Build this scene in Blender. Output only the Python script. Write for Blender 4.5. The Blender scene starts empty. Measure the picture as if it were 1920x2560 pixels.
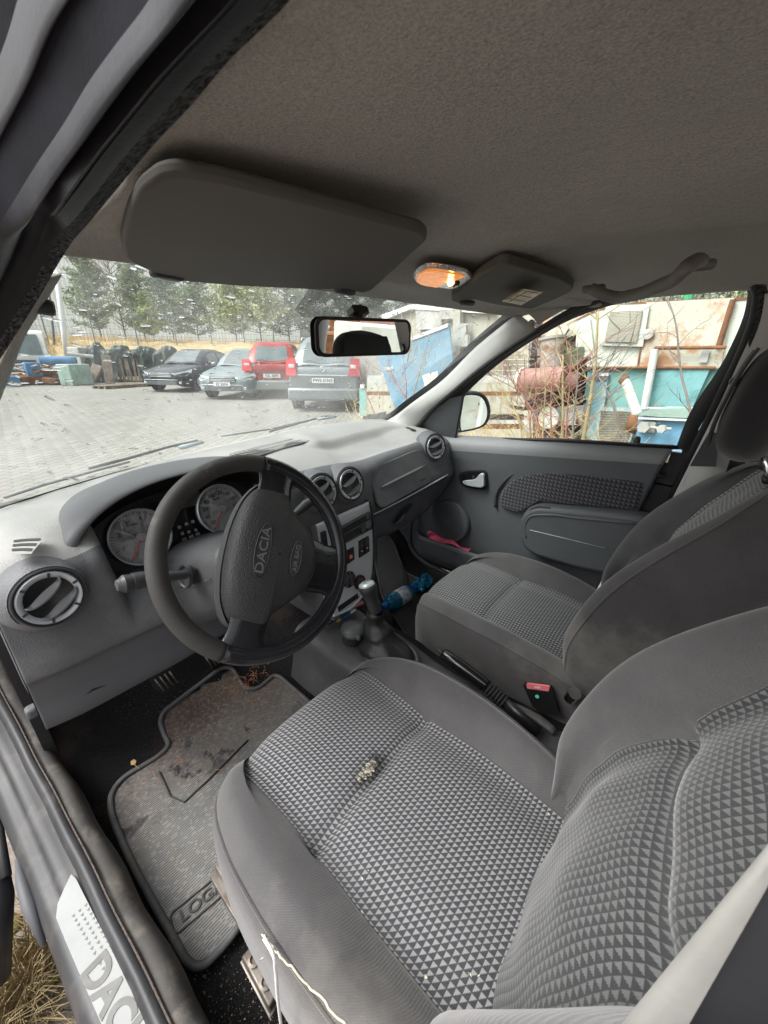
import bpy, math, random
import numpy as np
from mathutils import Vector, Matrix
random.seed(7); rs=np.random.RandomState(5)
S=bpy.context.scene; COL=S.collection
R=math.radians
# ------------------------------------------------------------------ camera
CAM=np.array([-.7047,-.7958,1.2730]); yaw,pit,rol=R(49.8908),R(22.1233),R(.7308); F=950.65
cf=np.array([math.sin(yaw)*math.cos(pit),math.cos(yaw)*math.cos(pit),-math.sin(pit)])
cr_=np.cross(cf,[0,0,1.]); cr_/=np.linalg.norm(cr_); cu=np.cross(cr_,cf)
cr_,cu=cr_*math.cos(rol)+cu*math.sin(rol),-cr_*math.sin(rol)+cu*math.cos(rol)
cam=bpy.data.cameras.new('camera'); co=bpy.data.objects.new('camera',cam); COL.objects.link(co)
cam.sensor_fit='HORIZONTAL'; cam.sensor_width=36; cam.lens=36*F/1920
cam.clip_start=.02; cam.clip_end=1000
co.matrix_world=Matrix([[cr_[i],cu[i],-cf[i],CAM[i]] for i in range(3)]+[[0,0,0,1]])
cam.dof.use_dof=True; cam.dof.focus_distance=1.3; cam.dof.aperture_fstop=18
S.camera=co
def at(px,py,x=None,y=None,z=None,n=None,d=None):
    """world point on a real plane seen at survey pixel px,py of the photograph"""
    v=cf+cr_*(px-960)/F-cu*(py-1280)/F
    if n is not None: n=np.array(n,float); return CAM+v*((d-n@CAM)/(n@v))
    i,a=(0,x) if x is not None else ((1,y) if y is not None else (2,z))
    return CAM+v*((a-CAM[i])/v[i])
# ------------------------------------------------------------------ objects
def tag(o,label=None,cat=None,group=None,kind=None):
    if label:o['label']=label
    if cat:o['category']=cat
    if group:o['group']=group
    if kind:o['kind']=kind
    return o
def thing(name,label,cat,loc=(0,0,0),group=None,rz=0):
    o=bpy.data.objects.new(name,None); COL.objects.link(o); o.location=loc; o.rotation_euler=(0,0,rz); o.empty_display_size=.05
    return tag(o,label,cat,group)
WP={}
def wpos(o):
    return WP.get(o.name,Vector((0,0,0)))
def link(name,me,mats,parent=None,local=False):
    o=bpy.data.objects.new(name,me); COL.objects.link(o)
    for m in (mats if isinstance(mats,(list,tuple)) else [mats]): me.materials.append(m)
    if parent is not None:
        o.parent=parent
        if not local and parent.type=='EMPTY': o.location=-parent.location
    return o
def fin(me,ang=35):
    me.polygons.foreach_set('use_smooth',[True]*len(me.polygons))
    if ang<180: me.set_sharp_from_angle(angle=R(ang))
def frame(o,ex=None,ez=None,ey=None):
    """4x4 with origin o, axes from given directions"""
    if ez is not None and ex is not None:
        ez=Vector(ez).normalized(); ex=Vector(ex); ex=(ex-ez*ex.dot(ez)).normalized(); ey=ez.cross(ex)
    elif ez is not None:
        ez=Vector(ez).normalized(); a=Vector((0,0,1)) if abs(ez.z)<.9 else Vector((0,1,0)); ex=a.cross(ez).normalized(); ey=ez.cross(ex)
    else: ex,ey,ez=Vector((1,0,0)),Vector((0,1,0)),Vector((0,0,1))
    return Matrix([[ex[i],ey[i],ez[i],float(o[i])] for i in range(3)]+[[0,0,0,1]])
I4=Matrix.Identity(4)
class MB:
    def __init__(s): s.v=[];s.f=[];s.m=[];s.uv=None
    def add(s,vs,fs,mi=0,mat=None):
        b=len(s.v)
        for p in vs:
            p=Vector([float(q) for q in p])
            s.v.append(tuple(mat@p) if mat is not None else tuple(p))
        for f in fs: s.f.append([b+i for i in f]); s.m.append(mi)
        return s
    def box(s,c,d,mat=None,mi=0,taper=None):
        x,y,z=[q/2 for q in d]; cx,cy,cz=c; t=taper or (1,1)
        vs=[(cx+a*x*(t[0] if e>0 else 1),cy+b*y*(t[1] if e>0 else 1),cz+e*z) for e in(-1,1) for b in(-1,1) for a in(-1,1)]
        return s.add(vs,[(0,2,3,1),(4,5,7,6),(0,1,5,4),(2,6,7,3),(0,4,6,2),(1,3,7,5)],mi,mat)
    def prism(s,poly,h,mat=None,mi=0,top=1.0,z0=0,cap=True):
        n=len(poly); cx=sum(p[0] for p in poly)/n; cy=sum(p[1] for p in poly)/n
        vs=[(p[0],p[1],z0) for p in poly]+[(cx+(p[0]-cx)*top,cy+(p[1]-cy)*top,z0+h) for p in poly]
        fs=[(i,(i+1)%n,n+(i+1)%n,n+i) for i in range(n)]
        if cap: fs+=[tuple(range(n))[::-1],tuple(range(n,2*n))]
        return s.add(vs,fs,mi,mat)
    def lathe(s,prof,n=32,mat=None,mi=0,a0=0,a1=2*math.pi,sx=1,sy=1):
        full=abs(a1-a0-2*math.pi)<1e-6; k=n if full else n+1
        vs=[(r*math.cos(a0+(a1-a0)*i/n)*sx,r*math.sin(a0+(a1-a0)*i/n)*sy,z) for r,z in prof for i in range(k)]
        fs=[]
        for j in range(len(prof)-1):
            for i in range(n):
                i2=(i+1)%k; fs.append((j*k+i,j*k+i2,(j+1)*k+i2,(j+1)*k+i))
        if full:
            if prof[0][0]>1e-5: fs.append(tuple(range(k))[::-1])
            if prof[-1][0]>1e-5: fs.append(tuple(range((len(prof)-1)*k,len(prof)*k)))
        return s.add(vs,fs,mi,mat)
    def tube(s,pts,r,n=8,mi=0,cap=True,flat=1.0,up=None,closed=False,mat=None):
        P=[Vector([float(q) for q in p]) for p in pts]; m=len(P)
        rr=r if hasattr(r,'__len__') else [r]*m
        vs=[];pu=Vector(up) if up is not None else None
        for i,p in enumerate(P):
            if closed: t=(P[(i+1)%m]-P[i-1])
            else: t=(P[min(i+1,m-1)]-P[max(i-1,0)])
            t.normalize()
            if pu is None: pu=Vector((0,0,1)) if abs(t.z)<.9 else Vector((1,0,0))
            a=(pu-t*pu.dot(t)).normalized(); b=t.cross(a)
            if up is None: pu=a
            for k in range(n):
                w=2*math.pi*k/n; vs.append(p+a*math.cos(w)*rr[i]*flat+b*math.sin(w)*rr[i])
        fs=[]
        for i in range(m if closed else m-1):
            j=(i+1)%m
            for k in range(n): fs.append((i*n+k,i*n+(k+1)%n,j*n+(k+1)%n,j*n+k))
        if cap and not closed: fs+=[tuple(range(n))[::-1],tuple(range((m-1)*n,m*n))]
        return s.add(vs,fs,mi,mat)
    def grid(s,A,mi=0,mat=None,closeu=False,closev=False):
        A=np.asarray(A); m,n=A.shape[:2]
        fs=[(i*n+j,i*n+(j+1)%n,((i+1)%m)*n+(j+1)%n,((i+1)%m)*n+j) for i in range(m if closeu else m-1) for j in range(n if closev else n-1)]
        return s.add(A.reshape(-1,3),fs,mi,mat)
    def build(s,name,mats,parent=None,ang=35,bevel=0,seg=2,local=False,solid=0):
        me=bpy.data.meshes.new(name); me.from_pydata(s.v,[],s.f); me.update()
        if len(set(s.m))>1 or (s.m and s.m[0]): me.polygons.foreach_set('material_index',s.m)
        fin(me,ang); o=link(name,me,mats,parent,local)
        if solid: k=o.modifiers.new('s','SOLIDIFY'); k.thickness=solid; k.offset=0
        if bevel:
            k=o.modifiers.new('b','BEVEL'); k.width=bevel; k.segments=seg; k.limit_method='ANGLE'; k.angle_limit=R(30); k.harden_normals=False
        return o
def dense(C,k,axis=0):
    """non-uniform Catmull-Rom refinement along axis, k samples per segment"""
    C=np.asarray(C,float); C=np.moveaxis(C,axis,0); m=len(C)
    sh=C.reshape(m,-1,C.shape[-1])
    h=np.maximum(np.linalg.norm(np.diff(sh,axis=0),axis=2).mean(1),1e-6)
    d=np.zeros_like(C)
    for i in range(m):
        if i==0: d[i]=(C[1]-C[0])/h[0]
        elif i==m-1: d[i]=(C[-1]-C[-2])/h[-1]
        else: d[i]=((C[i]-C[i-1])/h[i-1]*h[i]+(C[i+1]-C[i])/h[i]*h[i-1])/(h[i-1]+h[i])
    out=[]
    for i in range(m-1):
        for q in range(k):
            t=q/k; a=2*t**3-3*t**2+1;b=t**3-2*t**2+t;c=-2*t**3+3*t**2;e=t**3-t**2
            out.append(a*C[i]+b*h[i]*d[i]+c*C[i+1]+e*h[i]*d[i+1])
    out.append(C[-1]); return np.moveaxis(np.array(out),0,axis)
def rounded(P,r=.012,n=4):
    P=[Vector([float(q) for q in p]) for p in P]; out=[]; m=len(P)
    for i in range(m):
        a,b,c=P[i-1],P[i],P[(i+1)%m]; k=min(r,(a-b).length*.48,(c-b).length*.48)
        p0=b+(a-b).normalized()*k; p1=b+(c-b).normalized()*k
        for j in range(n+1):
            t=j/n; out.append(p0*(1-t)**2+b*2*t*(1-t)+p1*t*t)
    return np.array([tuple(p) for p in out])
def surf(C,ku,kv): return dense(dense(C,ku,0),kv,1)
def sheet(name,A,mats,parent=None,mfn=None,uv=None,ang=180,solid=0,off=0,local=False,uvsc=1):
    """grid surface with metric uv"""
    A=np.asarray(A); m,n=A.shape[:2]
    me=bpy.data.meshes.new(name)
    fs=[(i*n+j,i*n+j+1,(i+1)*n+j+1,(i+1)*n+j) for i in range(m-1) for j in range(n-1)]
    me.from_pydata([tuple(map(float,p)) for p in A.reshape(-1,3)],[],fs); me.update()
    if uv is None:
        U=np.zeros((m,n));V=np.zeros((m,n))
        U[:,1:]=np.cumsum(np.linalg.norm(np.diff(A,axis=1),axis=2).mean(0))[None,:]
        V[1:,:]=np.cumsum(np.linalg.norm(np.diff(A,axis=0),axis=2).mean(1))[:,None]
    else: U,V=uv
    l=me.uv_layers.new(name='UVMap'); idx=np.zeros(len(me.loops),int); me.loops.foreach_get('vertex_index',idx)
    l.data.foreach_set('uv',np.stack([U.reshape(-1)[idx],V.reshape(-1)[idx]],1).reshape(-1))
    if mfn: me.polygons.foreach_set('material_index',[mfn(i,j) for i in range(m-1) for j in range(n-1)])
    fin(me,ang); o=link(name,me,mats,parent,local)
    if solid: k=o.modifiers.new('s','SOLIDIFY'); k.thickness=solid; k.offset=off
    return o
def text(s,size,mat4,m,parent,name='lettering',ext=.0004,local=False,align='CENTER',sx=1,bold=0):
    c=bpy.data.curves.new(name,'FONT'); c.body=s; c.size=size; c.extrude=ext; c.align_x=align; c.align_y='CENTER'; c.offset=bold
    t=bpy.data.objects.new(name,c); COL.objects.link(t)
    me=bpy.data.meshes.new_from_object(t.evaluated_get(bpy.context.evaluated_depsgraph_get()))
    bpy.data.objects.remove(t); bpy.data.curves.remove(c)
    me.transform(mat4@Matrix.Diagonal((sx,1,1,1))); me.materials.clear()
    return link(name,me,m,parent,local)
def rrect(w,h,r,n=4,cx=0,cy=0):
    out=[]
    for (sx,sy,a) in ((1,-1,-90),(1,1,0),(-1,1,90),(-1,-1,180)):
        for k in range(n+1):
            t=R(a+90*k/n); out.append((cx+sx*(w/2-r)+r*math.cos(t),cy+sy*(h/2-r)+r*math.sin(t)))
    return out
# ------------------------------------------------------------------ materials
class NT:
    def __init__(s,name):
        s.mat=bpy.data.materials.new(name); s.mat.use_nodes=True; s.t=s.mat.node_tree; s.t.nodes.clear()
        s.out=s.n('OutputMaterial'); s.b=s.n('BsdfPrincipled'); s.l(s.b.outputs[0],s.out.inputs[0]); s.tc=s.n('TexCoord')
    def n(s,k,**kw):
        q=s.t.nodes.new('ShaderNode'+k)
        for a,b in kw.items(): setattr(q,a,b)
        return q
    def l(s,a,b): s.t.links.new(a,b)
    def put(s,sock,v):
        if isinstance(v,bpy.types.NodeSocket): s.l(v,sock)
        else: sock.default_value=v
    def math(s,op,a,b=None,c=None,clamp=False):
        q=s.n('Math',operation=op,use_clamp=clamp); s.put(q.inputs[0],a)
        if b is not None: s.put(q.inputs[1],b)
        if c is not None: s.put(q.inputs[2],c)
        return q.outputs[0]
    def vec(s,kind='Object',scale=(1,1,1),rot=(0,0,0),loc=(0,0,0)):
        m=s.n('Mapping'); s.l(s.tc.outputs[kind],m.inputs[0]); m.inputs[3].default_value=scale; m.inputs[2].default_value=rot; m.inputs[1].default_value=loc; return m.outputs[0]
    def noise(s,scale,detail=3,rough=.55,v=None,dist=0):
        q=s.n('TexNoise'); q.inputs['Scale'].default_value=scale; q.inputs['Detail'].default_value=detail; q.inputs['Roughness'].default_value=rough; q.inputs['Distortion'].default_value=dist
        s.l(v if v is not None else s.tc.outputs['Object'],q.inputs['Vector']); return q.outputs[0]
    def voro(s,scale,v=None,feature='F1',out=0,rand=1):
        q=s.n('TexVoronoi',feature=feature); q.inputs['Scale'].default_value=scale; q.inputs['Randomness'].default_value=rand
        s.l(v if v is not None else s.tc.outputs['Object'],q.inputs['Vector']); return q.outputs[out]
    def ramp(s,f,a,b):
        q=s.n('MapRange',clamp=True); s.put(q.inputs[0],f); q.inputs[1].default_value=a; q.inputs[2].default_value=b; return q.outputs[0]
    def mix(s,f,a,b):
        q=s.n('Mix',data_type='RGBA'); s.put(q.inputs[0],f)
        for i,v in ((6,a),(7,b)):
            if isinstance(v,(tuple,list)): v=(v[0],v[1],v[2],1)
            s.put(q.inputs[i],v)
        return q.outputs[2]
    def bump(s,h,strength=.3,dist=.001,prev=None):
        q=s.n('Bump'); q.inputs['Strength'].default_value=strength; q.inputs['Distance'].default_value=dist; s.put(q.inputs['Height'],h)
        if prev is not None: s.l(prev,q.inputs['Normal'])
        return q.outputs[0]
    def set(s,col=None,rough=None,metal=None,normal=None,spec=None,**k):
        if col is not None: s.put(s.b.inputs['Base Color'],(col[0],col[1],col[2],1) if isinstance(col,(tuple,list)) else col)
        if rough is not None: s.put(s.b.inputs['Roughness'],rough)
        if metal is not None: s.put(s.b.inputs['Metallic'],metal)
        if spec is not None: s.put(s.b.inputs['Specular IOR Level'],spec)
        if normal is not None: s.l(normal,s.b.inputs['Normal'])
        for a,b in k.items(): s.put(s.b.inputs[a.replace('_',' ')],b)
        return s.mat
def mat(name,col,rough=.5,metal=0,var=(6,.25),bump=None,spec=.5,dirt=None,grain=None,leather=None,**k):
    q=NT(name); c=col; nm=None
    if var:
        f=q.ramp(q.noise(var[0],5,.6),.3,.7); a=var[1]
        c=q.mix(f,tuple(x*(1-a) for x in col),tuple(min(1,x*(1+a)) for x in col))
    if grain: # fine speckle colour
        g=q.noise(grain[0],2,.7); c=q.mix(q.ramp(g,.35,.65),c,tuple(min(1,x*grain[1]) for x in col))
    if dirt:
        f=q.math('MULTIPLY',q.ramp(q.noise(dirt[1],6,.65,dist=.3),dirt[2],dirt[2]+.2),dirt[3]); c=q.mix(f,c,dirt[0])
    if leather:
        h=q.voro(leather[0]); h2=q.noise(leather[0]*.6,3)
        nm=q.bump(q.math('ADD',h,h2),leather[1],leather[2])
    for (kind,sc,st,ds) in (bump or []):
        h=q.noise(sc,4,.6) if kind=='n' else q.voro(sc)
        nm=q.bump(h,st,ds,nm)
    return q.set(c,rough,metal,nm,spec,**k)
def fabric_plain(name,col,dust=(.3,.28,.24)):
    q=NT(name); v=q.vec('Object')
    w=q.n('TexWave',wave_type='BANDS',bands_direction='DIAGONAL'); q.l(v,w.inputs[0]); w.inputs['Scale'].default_value=170; w.inputs['Distortion'].default_value=1.5; w.inputs['Detail'].default_value=1
    f=q.ramp(q.noise(5,5,.65),.3,.72); c=q.mix(f,tuple(x*.75 for x in col),tuple(x*1.3 for x in col))
    c=q.mix(q.math('MULTIPLY',q.ramp(q.noise(900,2,.6),.5,.75),.35),c,tuple(x*2.4 for x in col))
    c=q.mix(q.math('MULTIPLY',w.outputs[1],.22),c,tuple(x*.35 for x in col))
    c=q.mix(q.math('MULTIPLY',q.ramp(q.noise(2.3,6,.7),.55,.8),.5),c,dust)
    n1=q.bump(w.outputs[1],.3,.0006); n1=q.bump(q.noise(700,2),.35,.0008,n1); n1=q.bump(q.noise(9,3),.35,.01,n1)
    return q.set(c,.95,0,n1,.15,Sheen_Weight=.35,Sheen_Roughness=.5)
def fabric_tri(name,light,dark,cell=.0103,flipu=1,rib=0,embos=.07):
    q=NT(name); sp=q.n('SeparateXYZ'); q.l(q.vec('UV',(1/cell*flipu,1/cell,1)),sp.inputs[0])
    fu=q.math('FRACT',sp.outputs[0]); fv=q.math('FRACT',sp.outputs[1])
    # stepped diagonal edge like woven yarn
    st=q.math('MULTIPLY',q.math('SUBTRACT',q.math('FRACT',q.math('MULTIPLY',fu,4.0)),.5),.16)
    sm=q.math('ADD',q.math('ADD',fu,fv),st)
    tri=q.ramp(sm,.97,1.03)
    eu=q.math('MINIMUM',q.math('SUBTRACT',1.0,fu),q.math('SUBTRACT',1.0,fv)); line=q.ramp(eu,.03,.11)
    tri=q.math('MULTIPLY',tri,line)
    c=q.mix(tri,dark,light)
    c=q.mix(q.math('MULTIPLY',q.ramp(q.noise(1100,2,.6),.45,.7),.3),c,tuple(x*.45 for x in light))
    c=q.mix(q.math('MULTIPLY',q.ramp(q.noise(3,5,.6),.45,.8),.35),c,tuple((a+b)*.42 for a,b in zip(light,dark)))
    c=q.mix(q.math('MULTIPLY',q.ramp(q.noise(2.1,6,.7),.58,.85),.35),c,(.30,.28,.24))
    n1=q.bump(tri,embos,.0012); n1=q.bump(q.noise(600,2),.25,.0006,n1); n1=q.bump(q.noise(7,3),.3,.012,n1)
    return q.set(c,.95,0,n1,.15,Sheen_Weight=.25)
def glassmat(name,tint=(1,1,1),refl=.1,haze=0,rough=.0):
    q=NT(name); q.t.nodes.remove(q.b)
    tr=q.n('BsdfTransparent'); tr.inputs[0].default_value=(*tint,1); gl=q.n('BsdfGlossy'); gl.inputs[1].default_value=rough; gl.inputs[0].default_value=(1,1,1,1)
    ge=q.n('NewGeometry'); dp=q.n('VectorMath',operation='DOT_PRODUCT'); q.l(ge.outputs['Normal'],dp.inputs[0]); q.l(ge.outputs['Incoming'],dp.inputs[1])
    fz0=q.math('POWER',q.math('SUBTRACT',1.0,q.math('ABSOLUTE',dp.outputs['Value']),clamp=True),5.0)
    mx=q.n('MixShader'); q.l(q.math('MULTIPLY',q.math('ADD',q.math('MULTIPLY',fz0,.93),.05),refl),mx.inputs[0]); q.l(tr.outputs[0],mx.inputs[1]); q.l(gl.outputs[0],mx.inputs[2])
    o=mx
    if haze:
        df=q.n('BsdfDiffuse'); df.inputs[0].default_value=(.8,.82,.8,1); tl=q.n('BsdfTranslucent'); tl.inputs[0].default_value=(.85,.87,.85,1)
        m1=q.n('MixShader'); m1.inputs[0].default_value=.6; q.l(df.outputs[0],m1.inputs[1]); q.l(tl.outputs[0],m1.inputs[2])
        m2=q.n('MixShader'); f=q.math('MULTIPLY',q.ramp(q.noise(4,4,.6),.3,.8),haze); q.l(f,m2.inputs[0]); q.l(mx.outputs[0],m2.inputs[1]); q.l(m1.outputs[0],m2.inputs[2]); o=m2
    q.l(o.outputs[0],q.out.inputs[0]); return q.mat
G={}
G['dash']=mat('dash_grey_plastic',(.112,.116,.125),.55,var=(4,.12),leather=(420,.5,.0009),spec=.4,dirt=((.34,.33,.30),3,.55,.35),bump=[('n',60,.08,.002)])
G['dashtop']=mat('dash_plastic_lit',(.30,.30,.293),.6,var=(4,.1),leather=(420,.45,.0009),dirt=((.42,.41,.38),5,.5,.5))  # dash plastic again, brighter: daylight from the windscreen painted into the colour
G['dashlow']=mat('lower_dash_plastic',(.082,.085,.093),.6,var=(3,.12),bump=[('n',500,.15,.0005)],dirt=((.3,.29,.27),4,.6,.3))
G['dark']=mat('dark_plastic',(.035,.037,.041),.5,var=(8,.2),bump=[('n',400,.15,.0005)])
G['black']=mat('black_plastic',(.012,.012,.013),.4,var=None)
G['gloss']=mat('gloss_black',(.01,.01,.011),.16,var=None,bump=[('n',50,.1,.002)])
G['wheelmatte']=mat('worn_rim_foam',(.034,.033,.031),.62,var=(14,.3),leather=(500,.3,.0006),dirt=((.26,.23,.21),22,.62,.5))
G['leather']=mat('glossy_leather',(.016,.017,.020),.12,var=(10,.3),leather=(330,.22,.0006),bump=[('n',90,.35,.0012)])
G['pad']=mat('hub_plastic',(.033,.033,.035),.5,var=(6,.15),leather=(420,.7,.0010),dirt=((.2,.19,.17),6,.62,.4))
G['shroud']=mat('column_shroud',(.07,.072,.076),.55,var=(5,.15),leather=(380,.5,.0009))
G['silver']=mat('silver_plastic',(.50,.53,.56),.38,.35,var=(5,.05),bump=[('n',800,.1,.0003)])
G['silverd']=mat('console_silver',(.58,.61,.64),.5,.1,var=(5,.08),bump=[('n',900,.2,.0004)])
G['door']=mat('door_trim_plastic',(.085,.092,.10),.55,var=(4,.12),leather=(420,.35,.0008),dirt=((.2,.2,.2),4,.6,.25))
G['doortop']=mat('door_top_plastic',(.20,.21,.215),.5,var=(4,.1),leather=(420,.35,.0008))
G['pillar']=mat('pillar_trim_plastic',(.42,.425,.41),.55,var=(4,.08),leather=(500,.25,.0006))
G['head']=mat('headliner_felt',(.37,.365,.335),.95,var=(2.2,.16),grain=(450,1.35),bump=[('n',330,.75,.003),('n',90,.5,.004),('n',6,.3,.02)],spec=.1,dirt=((.25,.235,.205),2.5,.52,.6))
G['visor']=mat('visor_vinyl',(.10,.096,.086),.7,var=(3,.08),bump=[('n',600,.25,.0006)],spec=.25)
G['handle']=mat('grab_handle_plastic',(.17,.163,.145),.6,var=(3,.1),bump=[('n',500,.15,.0006)])
G['rubber']=mat('black_rubber',(.018,.018,.02),.55,var=(20,.3),bump=[('n',150,.2,.001)],dirt=((.12,.11,.10),9,.58,.4))
G['fuzz']=mat('fuzzy_seal',(.016,.017,.018),.95,var=(120,.7),bump=[('v',210,1,.005),('n',260,1,.004)],grain=(230,8.0),spec=.1)
G['bluegrey']=mat('roof_frame_paint',(.018,.019,.025),.45,var=(7,.35),bump=[('n',300,.2,.0008)],dirt=((.06,.06,.07),14,.5,.35),spec=.3)
G['paint']=mat('dark_grey_paint',(.026,.027,.030),.5,0,var=(6,.3),dirt=((.12,.11,.10),16,.52,.5),bump=[('n',40,.08,.002)])
G['sillplastic']=mat('dusty_sill_trim',(.042,.039,.036),.75,var=(12,.35),dirt=((.19,.16,.13),22,.5,.55),bump=[('n',200,.3,.001)])
G['plate']=mat('brushed_sill_plate',(.33,.34,.335),.6,.0,var=(14,.08),bump=[('n',300,.12,.0005)],dirt=((.4,.38,.34),18,.62,.6))
G['chrome']=mat('chrome',(.75,.76,.78),.18,1,var=None)
G['steel']=mat('rusty_seat_rail',(.19,.17,.15),.5,.6,var=(30,.4),dirt=((.16,.09,.05),25,.52,.7),bump=[('n',120,.3,.001)])
G['fab']=fabric_plain('plain_seat_fabric',(.082,.079,.081))
G['fabside']=fabric_plain('side_seat_fabric',(.062,.059,.060))
G['fabdark']=fabric_plain('dark_back_fabric',(.03,.03,.032),dust=(.1,.1,.1))
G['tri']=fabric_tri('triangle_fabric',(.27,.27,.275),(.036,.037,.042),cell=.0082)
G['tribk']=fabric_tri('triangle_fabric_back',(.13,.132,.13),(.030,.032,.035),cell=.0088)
G['trip']=fabric_tri('triangle_fabric_lit',(.33,.33,.31),(.085,.085,.085),cell=.0100)  # triangle fabric with the strong light on the passenger backrest painted in
G['tridoor']=fabric_tri('door_insert_fabric',(.11,.11,.12),(.03,.03,.034),cell=.0135,embos=.35)
G['white']=mat('white_print',(.8,.8,.8),.5,var=None)
G['whitecable']=mat('white_cable',(.82,.82,.8),.4,var=None)
G['red']=mat('red_plastic',(.6,.03,.02),.4,var=None)
G['needle']=mat('red_needle',(.55,.04,.04),.4,var=None)
G['dial']=mat('silver_dial',(.42,.43,.44),.4,.1,var=(10,.08))
G['print']=mat('dark_print',(.03,.03,.03),.6,var=None)
G['pink']=mat('pink_cloth',(.75,.11,.22),.85,var=(40,.3),bump=[('n',60,.5,.004)])
G['pinkred']=mat('pink_red_press',(.75,.2,.22),.5,var=None)
G['green']=mat('green_dot',(.1,.62,.42),.5,var=None)
G['mirror']=mat('mirror_glass',(.9,.92,.93),.01,1,var=None)
G['glass']=glassmat('windscreen_glass',(.93,.97,.95),1.5,haze=.20)
G['sideglass']=glassmat('side_glass',(.93,.97,.95),.8,haze=.04)
q=NT('rain_water'); q.set((1,1,1),.0,0,None,.5,Transmission_Weight=1.0,IOR=1.33); G['water']=q.mat
q=NT('clear_lens'); q.set((.95,.93,.9),.08,0,q.bump(q.voro(140,q.vec('Object',(1,6,1))),.5,.002),.5,Transmission_Weight=.85,IOR=1.4); G['lens']=q.mat
q=NT('lit_lamp_lens'); w=q.voro(120,q.vec('Object',(1,1,1))); q.set((.9,.42,.1),.2,0,q.bump(w,.5,.002),.5,Emission_Strength=.75); q.l(q.mix(q.ramp(w,.0,.6),(1,.45,.12),(.75,.2,.02)),q.b.inputs['Emission Color']); G['lamplens']=q.mat
q=NT('lit_bulb'); q.set((1,.8,.5),.3,Emission_Color=(1,.55,.18,1),Emission_Strength=26.0); G['bulb']=q.mat
# carpet with debris
q=NT('black_carpet'); d=q.math('MULTIPLY',q.ramp(q.voro(210),.16,.09),q.ramp(q.noise(4.5,4,.6),.45,.62)); d2=q.ramp(q.noise(3.2,5,.65,q.vec('Object',(1,1,1),(0,0,0),(3,1,0))),.56,.74)
c=q.mix(q.ramp(q.noise(500,2),.35,.65),(.007,.007,.008),(.026,.025,.026)); c=q.mix(q.math('MULTIPLY',d2,.45),c,(.10,.07,.05)); c=q.mix(q.math('MULTIPLY',d,.9),c,(.42,.37,.30))
G['carpet']=q.set(c,.95,0,q.bump(q.noise(420,3),.8,.003),.1)
q=NT('ribbed_carpet'); w=q.n('TexWave',bands_direction='Y'); q.l(q.tc.outputs['Object'],w.inputs[0]); w.inputs['Scale'].default_value=38; w.inputs['Distortion'].default_value=2.5; w.inputs['Detail Scale'].default_value=6
c=q.mix(w.outputs[1],(.028,.029,.031),(.07,.07,.072)); c=q.mix(q.ramp(q.noise(500,2),.4,.6),c,(.05,.05,.05)); G['ribcarpet']=q.set(c,.9,0,q.bump(w.outputs[1],.6,.003),.15)
# driver rubber mat : dashed grooves running across the car
q=NT('ribbed_rubber_mat'); sp=q.n('SeparateXYZ'); q.l(q.tc.outputs['Object'],sp.inputs[0])
row=q.math('MULTIPLY',sp.outputs[1],215.); rid=q.math('FLOOR',row); rf=q.math('FRACT',row)
jit=q.math('FRACT',q.math('MULTIPLY',q.math('SINE',q.math('MULTIPLY',rid,12.9898)),43758.5))
sx=q.math('FRACT',q.math('ADD',q.math('MULTIPLY',sp.outputs[0],26.),q.math('ADD',jit,q.noise(30,2))))
gr=q.math('MULTIPLY',q.math('LESS_THAN',rf,.38),q.math('LESS_THAN',sx,.84))
c=q.mix(q.ramp(q.noise(9,6,.7),.3,.7),(.13,.135,.138),(.27,.265,.25)); c=q.mix(q.math('MULTIPLY',q.ramp(q.noise(5,7,.7,dist=.5),.46,.68),.6),c,(.20,.165,.13))
yy=q.ramp(sp.outputs[1],-.12,.1); c=q.mix(q.math('MULTIPLY',q.math('MULTIPLY',yy,q.ramp(q.noise(120,5,.8),.36,.55)),.9),c,(.10,.055,.032))
st=q.math('MULTIPLY',q.ramp(q.math('ABSOLUTE',q.math('SUBTRACT',sp.outputs[1],-.02)),.10,.03),q.ramp(q.noise(11,5,.7,q.vec('Object',(1,1,1),(0,0,0),(2.2,.3,0))),.56,.62))
c=q.mix(st,c,(.02,.02,.022)); c=q.mix(q.math('MULTIPLY',gr,.68),c,(.03,.029,.028)); c=q.mix(q.math('MULTIPLY',q.ramp(q.voro(300),.12,.07),.6),c,(.5,.45,.38))
G['mat']=q.set(c,.7,0,q.bump(q.math('SUBTRACT',1.,gr),.6,.002),.3)
G['matedge']=mat('mat_rim_rubber',(.075,.078,.082),.6,var=(14,.35),dirt=((.24,.2,.16),9,.5,.5))
G['sealgrey']=mat('grey_rubber_seal',(.022,.022,.025),.5,var=(14,.35),dirt=((.10,.095,.09),18,.55,.5),bump=[('n',200,.25,.001)])
G['dirtline']=mat('gritty_joint',(.06,.048,.042),.9,var=(60,.5),grain=(260,2.2),bump=[('n',500,.8,.003)])
G['platetext']=mat('plate_print',(.17,.17,.165),.6,var=(40,.2))
G['wiper']=mat('wiper_metal',(.05,.06,.065),.45,var=(20,.3))
G['bluecap']=mat('wiper_cap_plastic',(.20,.26,.29),.4,var=(20,.2))
G['sticker']=mat('clear_sticker',(.34,.33,.30),.25,var=None)
G['amber']=mat('amber_print',(.62,.40,.08),.4,var=None)
G['stickpic']=mat('sticker_picture',(.42,.40,.37),.3,var=(60,.4))
G['hood']=mat('hood_plastic',(.085,.088,.095),.55,var=(4,.12),leather=(420,.3,.0008))
G['fascia']=mat('cluster_fascia',(.012,.012,.013),.22,var=None)
G['dialhub']=mat('dial_hub',(.22,.22,.22),.35,var=None)
G['lcd']=mat('lcd_glass',(.035,.038,.035),.12,var=None)
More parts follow.
